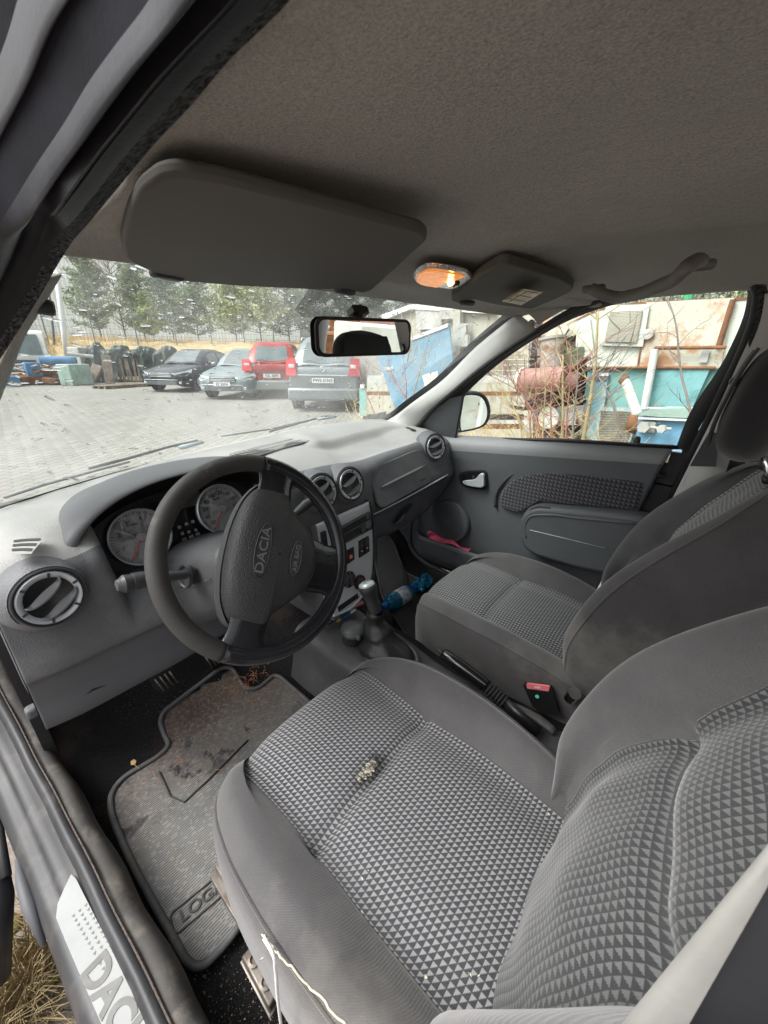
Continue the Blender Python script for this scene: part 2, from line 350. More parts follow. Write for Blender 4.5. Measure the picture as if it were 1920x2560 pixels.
G['btn']=mat('radio_buttons',(.16,.16,.165),.3,var=None)
G['louver']=mat('vent_louver',(.13,.133,.138),.35,var=(9,.1))
G['bluepen']=mat('blue_pen',(.02,.12,.35),.3,var=None)
G['console']=mat('worn_console',(.07,.07,.072),.5,var=(7,.25),dirt=((.17,.15,.125),14,.54,.5),bump=[('n',300,.25,.0008)])
G['lid']=mat('ashtray_lid',(.075,.078,.082),.42,var=(10,.15),bump=[('n',500,.15,.0004)])
G['knob']=mat('knob_leather',(.035,.035,.037),.42,var=(20,.2),leather=(500,.3,.0006))
G['gaiter']=mat('gaiter_leather',(.020,.020,.020),.38,var=(12,.25),leather=(450,.3,.0006),bump=[('n',22,.5,.006)])
G['foam']=mat('exposed_foam',(.48,.45,.36),.9,var=(60,.3),bump=[('n',300,.5,.002)])
G['dirtdark']=mat('embossed_dark_rubber',(.05,.048,.045),.7,var=(30,.3))
G['bluecap2']=mat('blue_bottle_cap',(.02,.16,.55),.35,var=None)
G['blabel']=mat('bottle_label',(.5,.55,.6),.4,var=(45,.6))
q=NT('blue_pet'); q.set((.04,.5,.9),.05,0,q.bump(q.noise(14,2),.3,.004),.5,Transmission_Weight=.75,IOR=1.35); G['bluepet']=q.mat
G['crumb']=mat('crumb_brown',(.26,.17,.10),.9,var=(50,.5)); G['crumb2']=mat('crumb_pale',(.55,.47,.36),.9,var=(50,.3))
G['needlebrown']=mat('dry_needle',(.42,.17,.08),.8,var=(60,.4)); G['leafy']=mat('dry_leaf',(.6,.42,.18),.8,var=(60,.3)); G['leafcrumb']=mat('leaf_crumb',(.6,.6,.42),.8,var=(60,.3))

G['sealblack']=mat('seal_black_rubber',(.008,.008,.011),.6,var=(30,.3),bump=[('n',260,.3,.001)],spec=.3)
G['pillarlit']=mat('lit_pillar_trim',(.60,.60,.58),.5,var=(4,.06),leather=(500,.25,.0006))  # pillar trim brightened in its colour to look lit on the passenger side

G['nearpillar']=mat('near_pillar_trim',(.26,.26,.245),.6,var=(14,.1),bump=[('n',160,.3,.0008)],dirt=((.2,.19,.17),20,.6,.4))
G['emblem']=mat('emblem_letters',(.16,.16,.165),.35,var=None)

G['matblack']=mat('dull_black_paint',(.011,.011,.015),.8,var=(20,.3),bump=[('n',260,.3,.001)],spec=.06)
# ================================================================== CAR BODY SHELL
body=thing('car_cabin','grey felt lined car cabin shell with windscreen, pillars and dusty door sill','car body',(0,0,.3))
# headliner -----------------------------------------------------------------
hx=[-.535,-.42,-.25,0,.22,.40,.545]
def hy(x): return -.03-.62*max(0,x)**1.6-.25*max(0,-x)**2
H=[]
for y_ in (0,1,2,3,4,5,6,7,8):
    row=[]
    for x in hx:
        f=hy(x); y=[f,f-.05,f-.12,f-.22,-.46,-.62,-.85,-1.15,-1.5][y_]
        z=1.408+.026*(1-(x/.55)**2)+[-.008,.004,.006,.008,.016,.022,.022,.02,.01][y_]
        row.append((x,y,z))
    H.append(row)
H=surf(H,10,8)
def g(x,y,x0,y0,sx,sy,rot=0):
    c,s=math.cos(rot),math.sin(rot); u=(x-x0)*c+(y-y0)*s; v=-(x-x0)*s+(y-y0)*c
    return np.exp(-(u/sx)**2-(v/sy)**2)
def hshape(x,y):
    # pressed relief of the lining: raised field behind each visor and a soft valley between them
    z=0*x
    sm=lambda t:1/(1+np.exp(-t))
    z+=.013*sm((-.425-.18*(x+.2)-y)/.008)*sm((-.17-x)/.012)
    z+=.012*sm((-.50-y)/.010)*sm((x-.13)/.014)*sm((.44-x)/.02)
    z+=-.006*g(x,y,-.02,-.62,.07,.30,.25)
    z+=.004*g(x,y,.10,-.66,.03,.20,.2)
    return z
H[:,:,2]+=hshape(H[:,:,0],H[:,:,1])
sheet('headliner',H,G['head'],body,solid=.012,off=1)
# outer roof skin above the lining keeps daylight out
RO=H[::6,::6].copy(); RO[:,:,2]+=.035; RO[0,:,1]+=.02; RO[:,:,0]*=1.06
sheet('roof_skin',RO,G['paint'],body)
# windscreen -----------------------------------------------------------------
head=[(x,hy(x)+.004,1.408+.026*(1-(x/.55)**2)-.006) for x in (-.60,-.45,-.22,0,.22,.42,.575)]
base=[(-.74,.165,.985),(-.56,.268,.985),(-.30,.368,.985),(0,.425,.985),(.30,.47,.985),(.56,.45,.985),(.74,.38,.985)]
head=dense(head,6); base=dense(base,6)
W=[]
for t in np.linspace(0,1,14):
    row=head*(1-t)+base*t; row=row.copy(); row[:,2]+=.028*math.sin(math.pi*t); row[:,1]+=.012*math.sin(math.pi*t); W.append(row)
W=np.array(W)
ws=sheet('windscreen',W,G['glass'],body)
def bandstrip(A,i0,i1,off): return A[i0:i1]+np.array(off)
low=np.array([base+np.array((0,.0,.0)),base+np.array((0,-.010,.010))]); lo=np.array([b for b in low]);
sheet('ceramic_band',np.array([base+np.array((0,-.008,.013)),base+np.array((0,.0,-.02))]),G['black'],ws)
# dotted sun shade band behind the mirror
db=MB()
nrm=Vector((0,.35,.4)).normalized()
def wpt(u,t,off=-.002):
    i=u*(W.shape[1]-1); a=int(min(i,W.shape[1]-2)); fr=i-a; r_=W[:,a]*(1-fr)+W[:,a+1]*fr
    j=t*13; b=int(min(j,12)); g_=j-b; p=r_[b]*(1-g_)+r_[b+1]*g_; return Vector(p)-Vector((0,.6,.8))*(-off if off<0 else off)
for k in range(74):
    u=.46+.17*k/73; t0,t1=.0,.17
    if k>52: t1=.17-.11*(k-52)/22
    if k<10: t1=.17-.03*(10-k)/10
    p0,p1=wpt(u,t0),wpt(u,t1); w=Vector((.00065,0,0))
    db.add([p0-w,p0+w,p1+w,p1-w],[(0,1,2,3)])
db.build('shade_band',G['black'],ws)
# sticker lower right
stp=[Vector(at(*p_,y=.425)) for p_ in ((908,1041),(967,1028),(962,1045),(905,1049))]
MB().add(stp,[(0,1,2,3)]).build('windscreen_sticker',G['stickpic'],ws)
# raindrops on the outside of the glass
rd=MB()
sph=[]
def drop(p,n,t,l,w,h,mb):
    n=Vector(n).normalized(); t=(Vector(t)-n*Vector(t).dot(n)).normalized(); b=n.cross(t); p=Vector(p)
    vs=[p+n*h];
    K=8
    for (rr,hh) in ((.5,.8),(.85,.4),(1,0)):
        for k in range(K):
            a=2*math.pi*k/K; vs.append(p+t*math.cos(a)*l*rr*(1+.25*math.cos(a))+b*math.sin(a)*w*rr+n*h*hh)
    fs=[(0,1+k,1+(k+1)%K) for k in range(K)]
    for q in range(2):
        fs+=[(1+q*K+k,1+(q+1)*K+k,1+(q+1)*K+(k+1)%K,1+q*K+(k+1)%K) for k in range(K)]
    fs.append(tuple(1+2*K+k for k in range(K))[::-1])
    mb.add(vs,fs)
for i in range(900):
    u=rs.rand(); t=rs.rand()**1.1
    if .05<t and u<.03: continue
    p=wpt(u,t,0); n=Vector((.05*(u-.5),.62,.78)); p=p+n*.0035
    d=Vector((.95,.15,-.2+.25*rs.randn())) if rs.rand()<.75 else Vector((.6,.3,-.7))
    s=.0011+.0036*rs.rand()**2.3; drop(p,n,d,s*(1.3+1.6*rs.rand()),s*.8,s*.5,rd)
tag(rd.build('raindrops',G['water'],ws),'rain drops scattered over the windscreen',kind='stuff')
# side pillars of the windscreen (inner trim) ---------------------------------
def strip(name,A,B,m,parent,k=6,bul=.0,bdir=(0,0,1),**kw):
    A=dense(np.array(A,float),k);B=dense(np.array(B,float),k); rows=[]
    for t in np.linspace(0,1,7): rows.append(A*(1-t)+B*t+np.array(bdir)*bul*math.sin(math.pi*t))
    return sheet(name,np.array(rows),m,parent,**kw)
DN=dict(n=(1,0,.36),d=1.06)   # tumblehome plane of the passenger door glass
DI=dict(n=(1,0,.36),d=1.03)
pl=[(1296,781),(1191,869),(1106,953),(1022,1014),(975,1048),(950,1062)]
gp=[at(*p_,n=(.85,.25,.36),d=.85*.55+.25*-.22+.36*1.38) for p_ in pl]
A=[Vector(p_) for p_ in gp]
A=[at(1296,783,y=-.27),at(1191,869,y=-.11),at(1106,953,y=.04),at(1022,1014,y=.20),at(978,1047,y=.32),at(950,1064,y=.36)]
B=[at(1345,826,**DI),at(1227,904,**DI),at(1144,972,**DI),at(1075,1030,**DI),at(1043,1068,**DI),at(1035,1085,**DI)]
pr=strip('windscreen_pillar',A,B,G['pillar'],body,bul=-.02,bdir=(.6,.5,.2),solid=.004,off=1)
# outer steel of that pillar so no light leaks
A2=[Vector(p_)+Vector((.03,.05,.01)) for p_ in A]
strip('pillar_skin',A2,[Vector(p_)+Vector((.05,.03,0)) for p_ in B],G['paint'],pr)
# clip post near the top
mb=MB(); c=Vector(at(1330,808,n=(.85,.25,.36),d=.85*.545+.25*-.33+.36*1.37)); fr=frame(c,ez=(-.75,-.55,-.25))
mb.lathe([(.0085,-.01),(.0085,.012),(.0065,.014),(.004,.013),(.0,.008)],20,fr); mb.build('trim_post',G['pillar'],pr,ang=40)
# left pillar
A=[at(144,676,y=-.03),at(97,758,y=.02),at(52,832,y=.06),at(22,920,y=.09),at(-12,1010,y=.12),at(-80,1160,y=.13)]
B=[at(112,690,y=-.09),at(60,775,y=-.05),at(22,850,y=-.01),at(-14,925,y=.02),at(-60,1000,y=.05),at(-150,1160,y=.06)]
pL=strip('windscreen_pillar',A,B,G['head'],body,bul=.006,bdir=(1,-.5,0),solid=.004,off=-1)
mb=MB(); c=Vector(at(100,766,y=-.02)); fr=frame(c,ez=(.93,-.30,-.1))
mb.lathe([(.0,-.02),(.012,-.02),(.013,.012),(.011,.016),(.008,.016),(.007,.006),(0,.006)],24,fr,sy=.85); mb.build('trim_post',G['dark'],pL,ang=40)
# driver side roof rail: seal bands seen from below/inside ---------------------
def rl(px,dz=0,dy=0):
    out=[]
    for i,p_ in enumerate(px):
        out.append(at(*p_,z=[1.400,1.400,1.400,1.400,1.398,1.395,1.388,1.378][i]+dz) if i<8 else at(*p_,y=[-.20,-.15,-.10,-.05][i-8]+dy))
    return dense(np.array(out),5)
edge=[(930,-270),(800,-95),(723,0),(570,152),(477,262),(398,345),(298,464),(232,544),(150,650),(96,745),(30,850),(-40,960)]
def offset_px(px,f): return [(x-f(i)[0],y-f(i)[1]) for i,(x,y) in enumerate(px)]
o2=[(800,-300),(655,-90),(590,0),(478,120),(400,205),(330,290),(242,400),(180,485),(104,600),(60,690),(5,790),(-65,900)]
o3=[(650,-320),(520,-90),(445,0),(360,110),(300,200),(240,290),(165,400),(112,485),(45,600),(8,690),(-50,790),(-110,900)]
o4=[(560,-340),(420,-90),(372,0),(290,110),(225,200),(165,300),(85,420),(30,510),(-40,620),(-80,700),(-140,800),(-200,900)]
def tubepx(px,zs,r): 
    return [Vector(at(*p_,z=z_)) for p_,z_ in zip(px,zs)]
fz=rl(edge)
fz2=rl(o2,-.010,-.02)
a1=[];
for t in np.linspace(-.02,1.1,13): a1.append(fz*(1-t)+fz2*t+np.array((0,0,-1))*.0035*math.sin(math.pi*min(max((t-.22)/.78,0),1)))
a1=np.array(a1)
seal=thing('door_seal','black rubber door seal with fuzzy inner lip along the driver side roof edge','seal',(-.56,-.3,1.4))
sheet('seal_lip',a1[:8],G['fuzz'],seal); sheet('seal_bulb',a1[7:],G['sealblack'],seal)
# painted frame bands outside it
f3=rl(o3,-.004,-.03); f4=rl(o4,-.002,-.04)
rows=[fz2*(1-t)+f3*t+np.array((0,0,1))*.010*math.sin(math.pi*t) for t in np.linspace(-.02,1,7)]
rail=sheet('roof_rail',np.array(rows),G['sealblack'],body)
rows=[f3*(1-t)+f4*t+np.array((-.1,0,-1))*.010*math.sin(math.pi*t) for t in np.linspace(0,1,7)]
sheet('frame_seal',np.array(rows),G['bluegrey'],rail)
f5=f4+(f4-f3)*.75+np.array((0,0,.02))
rows=[f4*(1-t)+f5*t+np.array((0,0,.6))*.012*math.sin(math.pi*t) for t in np.linspace(0,1,6)]
sheet('rain_channel',np.array(rows),G['matblack'],rail)
f6=f5+(f5-f4)*.8
rows=[f5*(1-t)+f6*t+np.array((0,0,-.8))*.010*math.sin(math.pi*t) for t in np.linspace(0,1,6)]
sheet('roof_gutter',np.array(rows),G['bluegrey'],rail)
f7=f6+(f5-f4)*4
sheet('roof_edge_skin',np.array([f6,(f6+f7)/2,f7]),G['matblack'],rail)
# passenger side roof rail cover + B pillar
# black seal frame around passenger window opening
ring=[(1044,1068),(1075,1030),(1141,973),(1226,905),(1342,829),(1430,777),(1520,742),(1600,715),(1700,700),(1790,690),(1845,688),(1878,700),(1893,730),(1890,775),(1862,860),(1800,990),(1745,1105),(1700,1195),(1660,1290)]
rp=dense(np.array([at(*p_,**DI) for p_ in ring]),4)
pseal=thing('door_seal','black fuzzy rubber seal framing the passenger door window opening','seal',(.62,-.4,1.2))
MB().tube(rp,.011,8,flat=.8).build('seal_bulb',G['rubber'],pseal,ang=180)
fzr=[(1893,705),(1908,740),(1905,780),(1878,865),(1818,995),(1762,1110),(1715,1200),(1672,1290)]
MB().tube(dense(np.array([at(*p_,n=(1,0,.36),d=1.018) for p_ in fzr]),5),.009,8).build('seal_lip',G['fuzz'],pseal,ang=180)
# lining between headliner edge and seal (cant rail)
ringtop=[(1345,812),(1430,764),(1520,730),(1600,704),(1700,688),(1790,678),(1850,676),(1990,668)]
A=[at(*p_,n=(1,0,.36),d=1.028) for p_ in ringtop]
B=[(.50,-.29,1.402),(.505,-.36,1.412),(.507,-.44,1.418),(.507,-.52,1.424),(.507,-.62,1.430),(.507,-.75,1.432),(.507,-.9,1.43),(.507,-1.2,1.42)]
strip('cant_rail_trim',A,B,G['head'],body,bul=.008,bdir=(.3,0,1))
MB().box((.60,-.62,1.452),(.16,1.1,.03)).build('roof_side_beam',G['paint'],body,bevel=.01)
# B pillar trim passenger side
pb=[(1905,735),(1893,800),(1850,900),(1800,1010),(1740,1130),(1695,1220),(1640,1330)]
A=[at(*p_,n=(1,0,.36),d=1.015) for p_ in pb]
B=[Vector(a)+Vector((-.02,-.075-.02*i/6,0)) for i,a in enumerate(A)]
Cc=[Vector(a)+Vector((.06,-.19,0)) for a in A]
rows=surf([[tuple(v) for v in A],[tuple((Vector(a)*.5+b*.5)+Vector((-.012,0,0))) for a,b in zip(A,B)],[tuple(b) for b in B],[tuple(c_) for c_ in Cc]],5,4)
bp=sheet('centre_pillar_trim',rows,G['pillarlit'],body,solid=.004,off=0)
# seat belt slot and belt guide
mb=MB(); q0=[at(1800,1062,x=.598),at(1770,1120,x=.603),at(1725,1165,x=.61),at(1840,1167,x=.600),at(1900,1165,x=.59),at(1905,960,x=.56),at(1860,990,x=.575)]
c=Vector(at(1800,1100,x=.60)); 
mb.add([Vector(at(*p_,x=xx)) for p_,xx in (((1724,1165),.590),((1790,1167),.575),((1800,1085),.570),((1774,1078),.585))],[(0,1,2,3)])
mb.build('belt_slot_recess',G['dark'],bp)
# dark rear quarter: side of rear cabin and belt webbing
MB().tube([at(1835,1180,x=.52),at(1890,1010,x=.54),at(1945,850,x=.55),at(1970,800,x=.55)],.024,6,flat=.06,up=(.6,.6,.0)).build('seat_belt',G['rubber'],None)
tag(bpy.data.objects['seat_belt'],'black seat belt webbing hanging on the passenger side centre pillar','seat belt')
mb=MB(); c=Vector(at(1870,940,x=.53)); fr=frame(c,ex=(-.2,-.9,.5),ez=(-.9,-.35,.1))
mb.prism(rrect(.075,.022,.01),.012,fr); g1=mb.build('belt_guide',G['black'],bp,bevel=.003)
MB().tube([Vector(at(1852,945,x=.515)),Vector(at(1885,925,x=.515)),Vector(at(1910,908,x=.515))],.006,8).build('guide_cap',G['silverd'],g1,ang=180)
# door lock of rear: dark rear side wall so nothing empty shows behind the seats
MB().box((.72,-1.70,.64),(.03,1.3,.88)).build('rear_door_trim',G['dark'],body,bevel=.01)
rbn=thing('rear_bench_seat','dark rear bench seat with two headrests seen in the rear view mirror','bench seat',(0,-1.75,.35))
MB().box((0,-1.62,.50),(1.34,.52,.22)).build('bench_cushion',G['fabside'],rbn,bevel=.06,seg=4)
MB().box((0,0,0),(1.34,.16,.62),Matrix.Translation((0,-1.95,.82))@Matrix.Rotation(R(14),4,'X')).build('bench_back',G['fabside'],rbn,bevel=.06,seg=4)
for x in (-.38,.38): MB().box((0,0,0),(.26,.09,.18),Matrix.Translation((x,-2.03,1.22))@Matrix.Rotation(R(10),4,'X')).build('bench_headrest',G['fabdark'],rbn,bevel=.035,seg=4)
MB().box((0,-2.6,.75),(1.4,.04,.8)).build('tailgate_trim',G['dark'],body,bevel=.01)
for x in (-.62,.62): MB().tube([(x,-2.1,1.42),(x*1.1,-2.35,1.2),(x*1.12,-2.5,.9)],.06,10).build('rear_pillar_trim',G['pillar'],body,ang=180)
MB().box((0,-1.95,1.445),(1.15,1.1,.03)).build('rear_roof_lining',G['head'],body,bevel=.01)
# near B pillar beside the camera
X=-.555; yb=-.796-.03*(.7047-.555)/.085
a=Vector(at(1920,2110,x=X)); b=Vector(at(1553,2560,x=X))
dirv=(a-b).normalized(); a=b+dirv*.9 ; b=b-dirv*.35
e1=Vector(at(1920,2215,x=X-.0))-Vector(at(1920,2110,x=X)); off1=Vector((0,-.0065,0)); off2=Vector((-.10,-.10,0)); offi=Vector((.03,-.01,0))
q1,q2=[Vector(at(*p_,x=X)) for p_ in ((1553,2560),(1920,2110))]; q3,q4=[Vector(at(*p_,x=X)) for p_ in ((1723,2560),(1920,2215))]
ext=lambda u,v,t:u+(v-u)*t
def prow(t):
    e1_=ext(q1,q2,t); e2_=ext(q3,q4,t); return [e1_+Vector((.07,-.028,0)),e1_+Vector((.008,-.0032,0)),e1_,e1_.lerp(e2_,.5)+Vector((-.002,.0005,0)),e2_,e2_+Vector((.006,-.003,0)),e2_+Vector((.03,-.09,0))]
rows=np.array([[tuple(v) for v in prow(t)] for t in np.linspace(-1.2,3.5,12)])
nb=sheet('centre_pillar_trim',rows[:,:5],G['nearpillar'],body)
sheet('pillar_rubber_edge',rows[:,4:],G['dark'],nb)
# ------------------------------------------------------------------ sill and floor
def prof(name,pts,m,y0,y1,parent,k=3,ny=14,solid=0,jit=0,dx=0):
    rows=[]
    for i,y in enumerate(np.linspace(y0,y1,ny)):
        row=dense(np.array([(x+dx+lean(y),y,z+up_(y)) for x,z in pts]),k); 
        if jit: row[:,0]+=jit*math.sin(y*31)*.6; row[:,2]+=jit*math.sin(y*17+2)
        rows.append(row)
    return sheet(name,np.array(rows),m,parent,solid=solid)
def lean(y): return -.075*(y+.05) if y>-.05 else -.06*(y+.05)
def up_(y): return 0.0 if y<.1 else (y-.1)**2*1.3
prof('door_sill',[(-.818,.18),(-.826,.30),(-.824,.372),(-.812,.395),(-.795,.400),(-.788,.410),(-.765,.414),(-.748,.416),(-.742,.412)],G['paint'],.75,-.95,body,ny=24)
so=bpy.data.objects['door_sill']
prof('sill_seal',[(-.748,.408),(-.746,.425),(-.738,.436),(-.728,.434),(-.724,.424),(-.722,.410)],G['sealgrey'],.75,-.95,so,jit=.0015,ny=30,dx=-.018)
prof('sill_trim',[(-.7245,.405),(-.7235,.430),(-.715,.434),(-.705,.432),(-.697,.422),(-.692,.400),(-.690,.33)],G['sillplastic'],.75,-.95,so,jit=.004,ny=40,dx=-.018)
# grimy joint line
prof('sill_joint',[(-.7275,.435),(-.7255,.4385),(-.7235,.4345)],G['dirtline'],.75,-.95,so,jit=.001,ny=60,dx=-.018)
# worn pale patch at pillar foot
# metal plate with lettering
pp=[(-.762,-.135),(-.775,-.150),(-.787,-.166),(-.793,-.185),(-.790,-.23),(-.785,-.293),(-.779,-.366),(-.772,-.46),(-.760,-.62),(-.722,-.62),(-.731,-.46),(-.739,-.38),(-.745,-.307),(-.754,-.20),(-.758,-.15)]
mb=MB(); mb.prism([(x-.004,y) for x,y in pp],.0016,Matrix.Translation((0,0,.4190))); sp_=mb.build('sill_plate',G['plate'],so)
# letters run along the sill
def sillm(y,x): 
    ey=Vector((1,.11,0)).normalized(); ex=Vector((.11,-1,0)).normalized()
    return frame((x,y,.4212),ex=ex,ez=(0,0,1))
text('DACIA',.046,sillm(-.365,-.7665),G['platetext'],sp_,sx=1.12,bold=.0016)
mb=MB()
for i in range(5):
    for j in range(12):
        if rs.rand()<.06: continue
        s=.0022; m_=sillm(-.205-.0095*j,-.778+.0085*i+.0012*j)
        mb.add([(-s,-s,0),(-s,s,0),(s,0,0)],[(0,1,2)],0,m_)
mb.build('triangle_print',G['platetext'],sp_)
# hinge area at far left edge
mb=MB(); mb.tube([(-.832,.02,.36),(-.832,-.04,.366),(-.830,-.09,.362),(-.829,-.15,.33)],[.003,.009,.011,.004],10); mb.build('sill_front_foot',G['dashlow'],so,ang=180)
# opened driver door lower edge
dd=thing('driver_door','opened dark driver door, only its lower front edge in view','car door',(-1.0,.2,.3))
MB().tube([(-.93,.70,.28),(-.92,.40,.28),(-.895,.17,.285),(-.885,.03,.28),(-.93,-.01,.15)],[.05,.045,.04,.03,.03],12).build('door_shell',G['paint'],dd,ang=180)
MB().tube([(-.87,.62,.32),(-.862,.35,.325),(-.855,.15,.315),(-.86,.05,.30)],.009,8).build('rubber_strip',G['rubber'],dd,ang=180)
# carpet
fx=[-.745,-.60,-.45,-.30,-.19,-.15,-.10,0,.08,.12,.16,.3,.5,.66,.70]
def fz_(x,y):
    z=.310
    if -.19<x<.16: z=.315+.14*(1-abs((x+.015)/.175)**4)**.5 if abs((x+.015)/.175)<1 else .315
    if y>.10: z+= (y-.10)*.85 if y<.38 else .238+(y-.38)*1.0
    if y>.08 and x<-.6: z+=.09*min(1,(y-.08)/.15)*min(1,(-.6-x)/.08)
    return z
rows=[[(x,y,fz_(x,y)) for x in fx] for y in (.6,.5,.38,.25,.15,.05,-.1,-.3,-.5,-.7,-.9,-1.2,-1.7)]
A=surf(rows,6,6); A[:,:,2]+=.001*rs.randn(*A.shape[:2])
sheet('carpet',A,G['carpet'],body)
MB().box((0,.66,.58),(1.5,.03,.6)).build('firewall',G['black'],body)
MB().box((-.735,.42,.55),(.02,.5,.5)).build('kick_panel',G['rubber'],body)
MB().box((.722,-.83,.66),(.012,.29,.52)).box((.722,-.84,.95),(.012,.27,.07)).box((.7225,-.85,1.0),(.011,.25,.04)).box((.723,-.8625,1.055),(.010,.225,.07)).build('door_jamb',G['rubber'],body)
# exterior bonnet / scuttle just beyond the glass
A=[[(x,y0_+.02*k,z) for x in (-.75,-.5,-.2,0,.2,.5,.75)] for k,(y0_,z) in enumerate(((.30,.93),(.5,.945),(.7,.95),(1.0,.93)))]
for r_ in A:
    for i,x in enumerate((-.75,-.5,-.2,0,.2,.5,.75)): r_[i]=(x,r_[i][1]+.17-.30*(x/.75)**2,r_[i][2]-.03*(x/.75)**2)
bon=sheet('scuttle_panel',surf(A,4,4)[:5]-np.array((0,-.02,.06)),G['black'],body)
# windscreen wipers
def wg(px,py,off=.008):
    return Vector(at(px,py,z=1.0))+Vector((0,.012,.012))
for lab,arm,blade,foot in (('black wiper at the foot of the windscreen in front of the steering wheel',[(20,1262),(120,1228),(250,1190),(330,1168)],[(230,1185),(330,1158),(430,1128),(500,1112)],[(460,1130),(510,1116)]),
                      ('black wiper resting at the foot of the windscreen before the glovebox',[(560,1100),(680,1082),(760,1062)],[(680,1088),(760,1064),(815,1048),(846,1049)],[(800,1055),(840,1050)])):
    P=[wg(*p_) for p_ in arm]; t=thing('wiper',lab,'wiper',tuple(P[0]),group='windscreen wipers')
    MB().tube(P,.005,6,flat=.6).build('wiper_arm',G['wiper'],t,ang=180)
    MB().tube([wg(*p_) for p_ in blade],.004,6).build('wiper_blade',G['rubber'],t,ang=180)
    MB().tube([wg(*p_) for p_ in foot],[.014,.010],8,flat=.5).build('wiper_cap',G['bluecap'],t,ang=180)
mb=MB(); c=wg(30,1289); mb.lathe([(.0,.0),(.006,0),(.005,.004),(0,.005)],12,frame(c,ez=(0,-.6,.8))); 
# ================================================================== ROOF FITTINGS
def visor(name,lab,outline,zpl,th,rad=.012,loc=None):
    t=thing(name,lab,'sun visor',loc,group='sun visors')
    n_,d_=zpl
    pts=[Vector(at(*p_,n=n_,d=d_)) for p_ in outline]
    o=pts[0]; fr=frame(o,ex=(1,0,0),ez=(-n_[0],-n_[1],-n_[2])); inv=fr.inverted()
    poly=[tuple((inv@p_)[:2]) for p_ in pts]
    d2=rounded([(x,y,0) for x,y in poly],rad)[:, :2]
    mb=MB(); mb.prism([tuple(p_) for p_ in d2],th,fr,top=.997,z0=-th)
    p_=mb.build('visor_board',G['visor'],t,bevel=.005,seg=3)
    return t,fr,p_
vL,frv,vb=visor('sun_visor','large dark grey sun visor folded up above the steering wheel',[(340,664),(312,645),(304,605),(325,530),(352,480),(400,445),(450,437),(560,455),(800,516),(1050,578),(1066,590),(1068,603),(1000,665),(930,727),(905,733),(860,722),(800,725),(600,716),(450,703),(440,694),(400,690)],((0,.05,1),1.380),.012,loc=(-.3,-.2,1.4))
for px in ((418,688),(863,727)):
    mb=MB(); c=Vector(at(*px,n=(0,.05,1),d=1.382)); mb.box((0,0,0),(.05,.02,.012),frame(c,ex=(.9,.15,0),ez=(0,-.05,-1))); mb.build('visor_clip',G['dark'],vb,bevel=.005)
vR,frv2,vb2=visor('sun_visor','small sun visor with airbag warning sticker folded up over the passenger side',[(1128,752),(1130,742),(1160,722),(1200,690),(1248,662),(1270,660),(1390,695),(1425,712),(1434,722),(1425,732),(1380,752),(1330,772),(1318,772),(1240,762),(1180,748),(1170,757),(1150,760)],((0,.08,1),1.375),.016,loc=(.2,-.4,1.4))
st_pts=[Vector(at(*p_,n=(0,.08,1),d=1.3575)) for p_ in ((1253,753),(1308,722),(1357,731),(1303,764))]
mb=MB(); mb.add(st_pts,[(0,1,2,3)]); stk=mb.build('warning_sticker',G['sticker'],vb2)
c=(st_pts[0]+st_pts[1])/2; mb=MB()
for k in range(3):
    a0=st_pts[0].lerp(st_pts[1],.08+.3*k);a1=st_pts[0].lerp(st_pts[1],.32+.3*k);b0=st_pts[3].lerp(st_pts[2],.08+.3*k);b1=st_pts[3].lerp(st_pts[2],.32+.3*k)
    dn=Vector((0,0,-.0012))
    mb.add([a0.lerp(b0,.06)+dn,a1.lerp(b1,.06)+dn,a1.lerp(b1,.2)+dn,a0.lerp(b0,.2)+dn],[(0,1,2,3)],0)
    mb.add([a0.lerp(b0,.3)+dn,a1.lerp(b1,.3)+dn,a1.lerp(b1,.9)+dn,a0.lerp(b0,.9)+dn],[(0,1,2,3)],1)
mb.build('sticker_panels',[G['amber'],G['stickpic']],stk)
mb=MB(); c=Vector(at(1168,757,n=(0,.08,1),d=1.372)); mb.box((0,0,0),(.04,.018,.012),frame(c,ex=(.9,-.2,0),ez=(0,0,-1))); mb.build('visor_clip',G['dark'],vb2,bevel=.005)
# courtesy lamp
lp=thing('courtesy_lamp','small oval ceiling lamp glowing amber between the two sun visors','lamp',(.02,-.33,1.42))
lc=[Vector(at(*p_,z=1.415)) for p_ in ((1030,688),(1040,672),(1068,661),(1100,664),(1165,678),(1186,692),(1184,702),(1165,711),(1130,715),(1085,708),(1042,700))]
cen=sum(lc,Vector())/len(lc); fr=frame(cen,ex=(.8,-.35,0),ez=(0,-.06,-1)); inv=fr.inverted()
po=[tuple((inv@v)[:2]) for v in lc]; po=[tuple(p_) for p_ in rounded([(x,y,0) for x,y in po],.02)[:,:2]]
mb=MB(); mb.prism(po,.007,fr,top=.93,z0=-.002); lb=mb.build('lamp_rim',G['lens'],lp,bevel=.002)
mb=MB(); hw=[p_ for p_ in po]; xs_=[p_[0] for p_ in po]; lim=min(xs_)+.63*(max(xs_)-min(xs_))
am=[(max(min(x,lim),-9)*.9,y*.82) for x,y in po]
mb.prism(am,.002,fr,top=.97,z0=.0055); mb.build('amber_lens',G['lamplens'],lp)
mb=MB(); mb.lathe([(0,-.006),(.004,-.005),(.006,0),(.004,.005),(0,.006)],12,fr@Matrix.Translation((lim*.62,.002,.009))); mb.build('bulb_glow',G['bulb'],lp,ang=180)
mb=MB(); mb.box((0,0,0),(.012,.02,.008),fr@Matrix.Translation((lim*1.12,0,.010))); mb.build('lamp_switch',G['dark'],lp,bevel=.002)
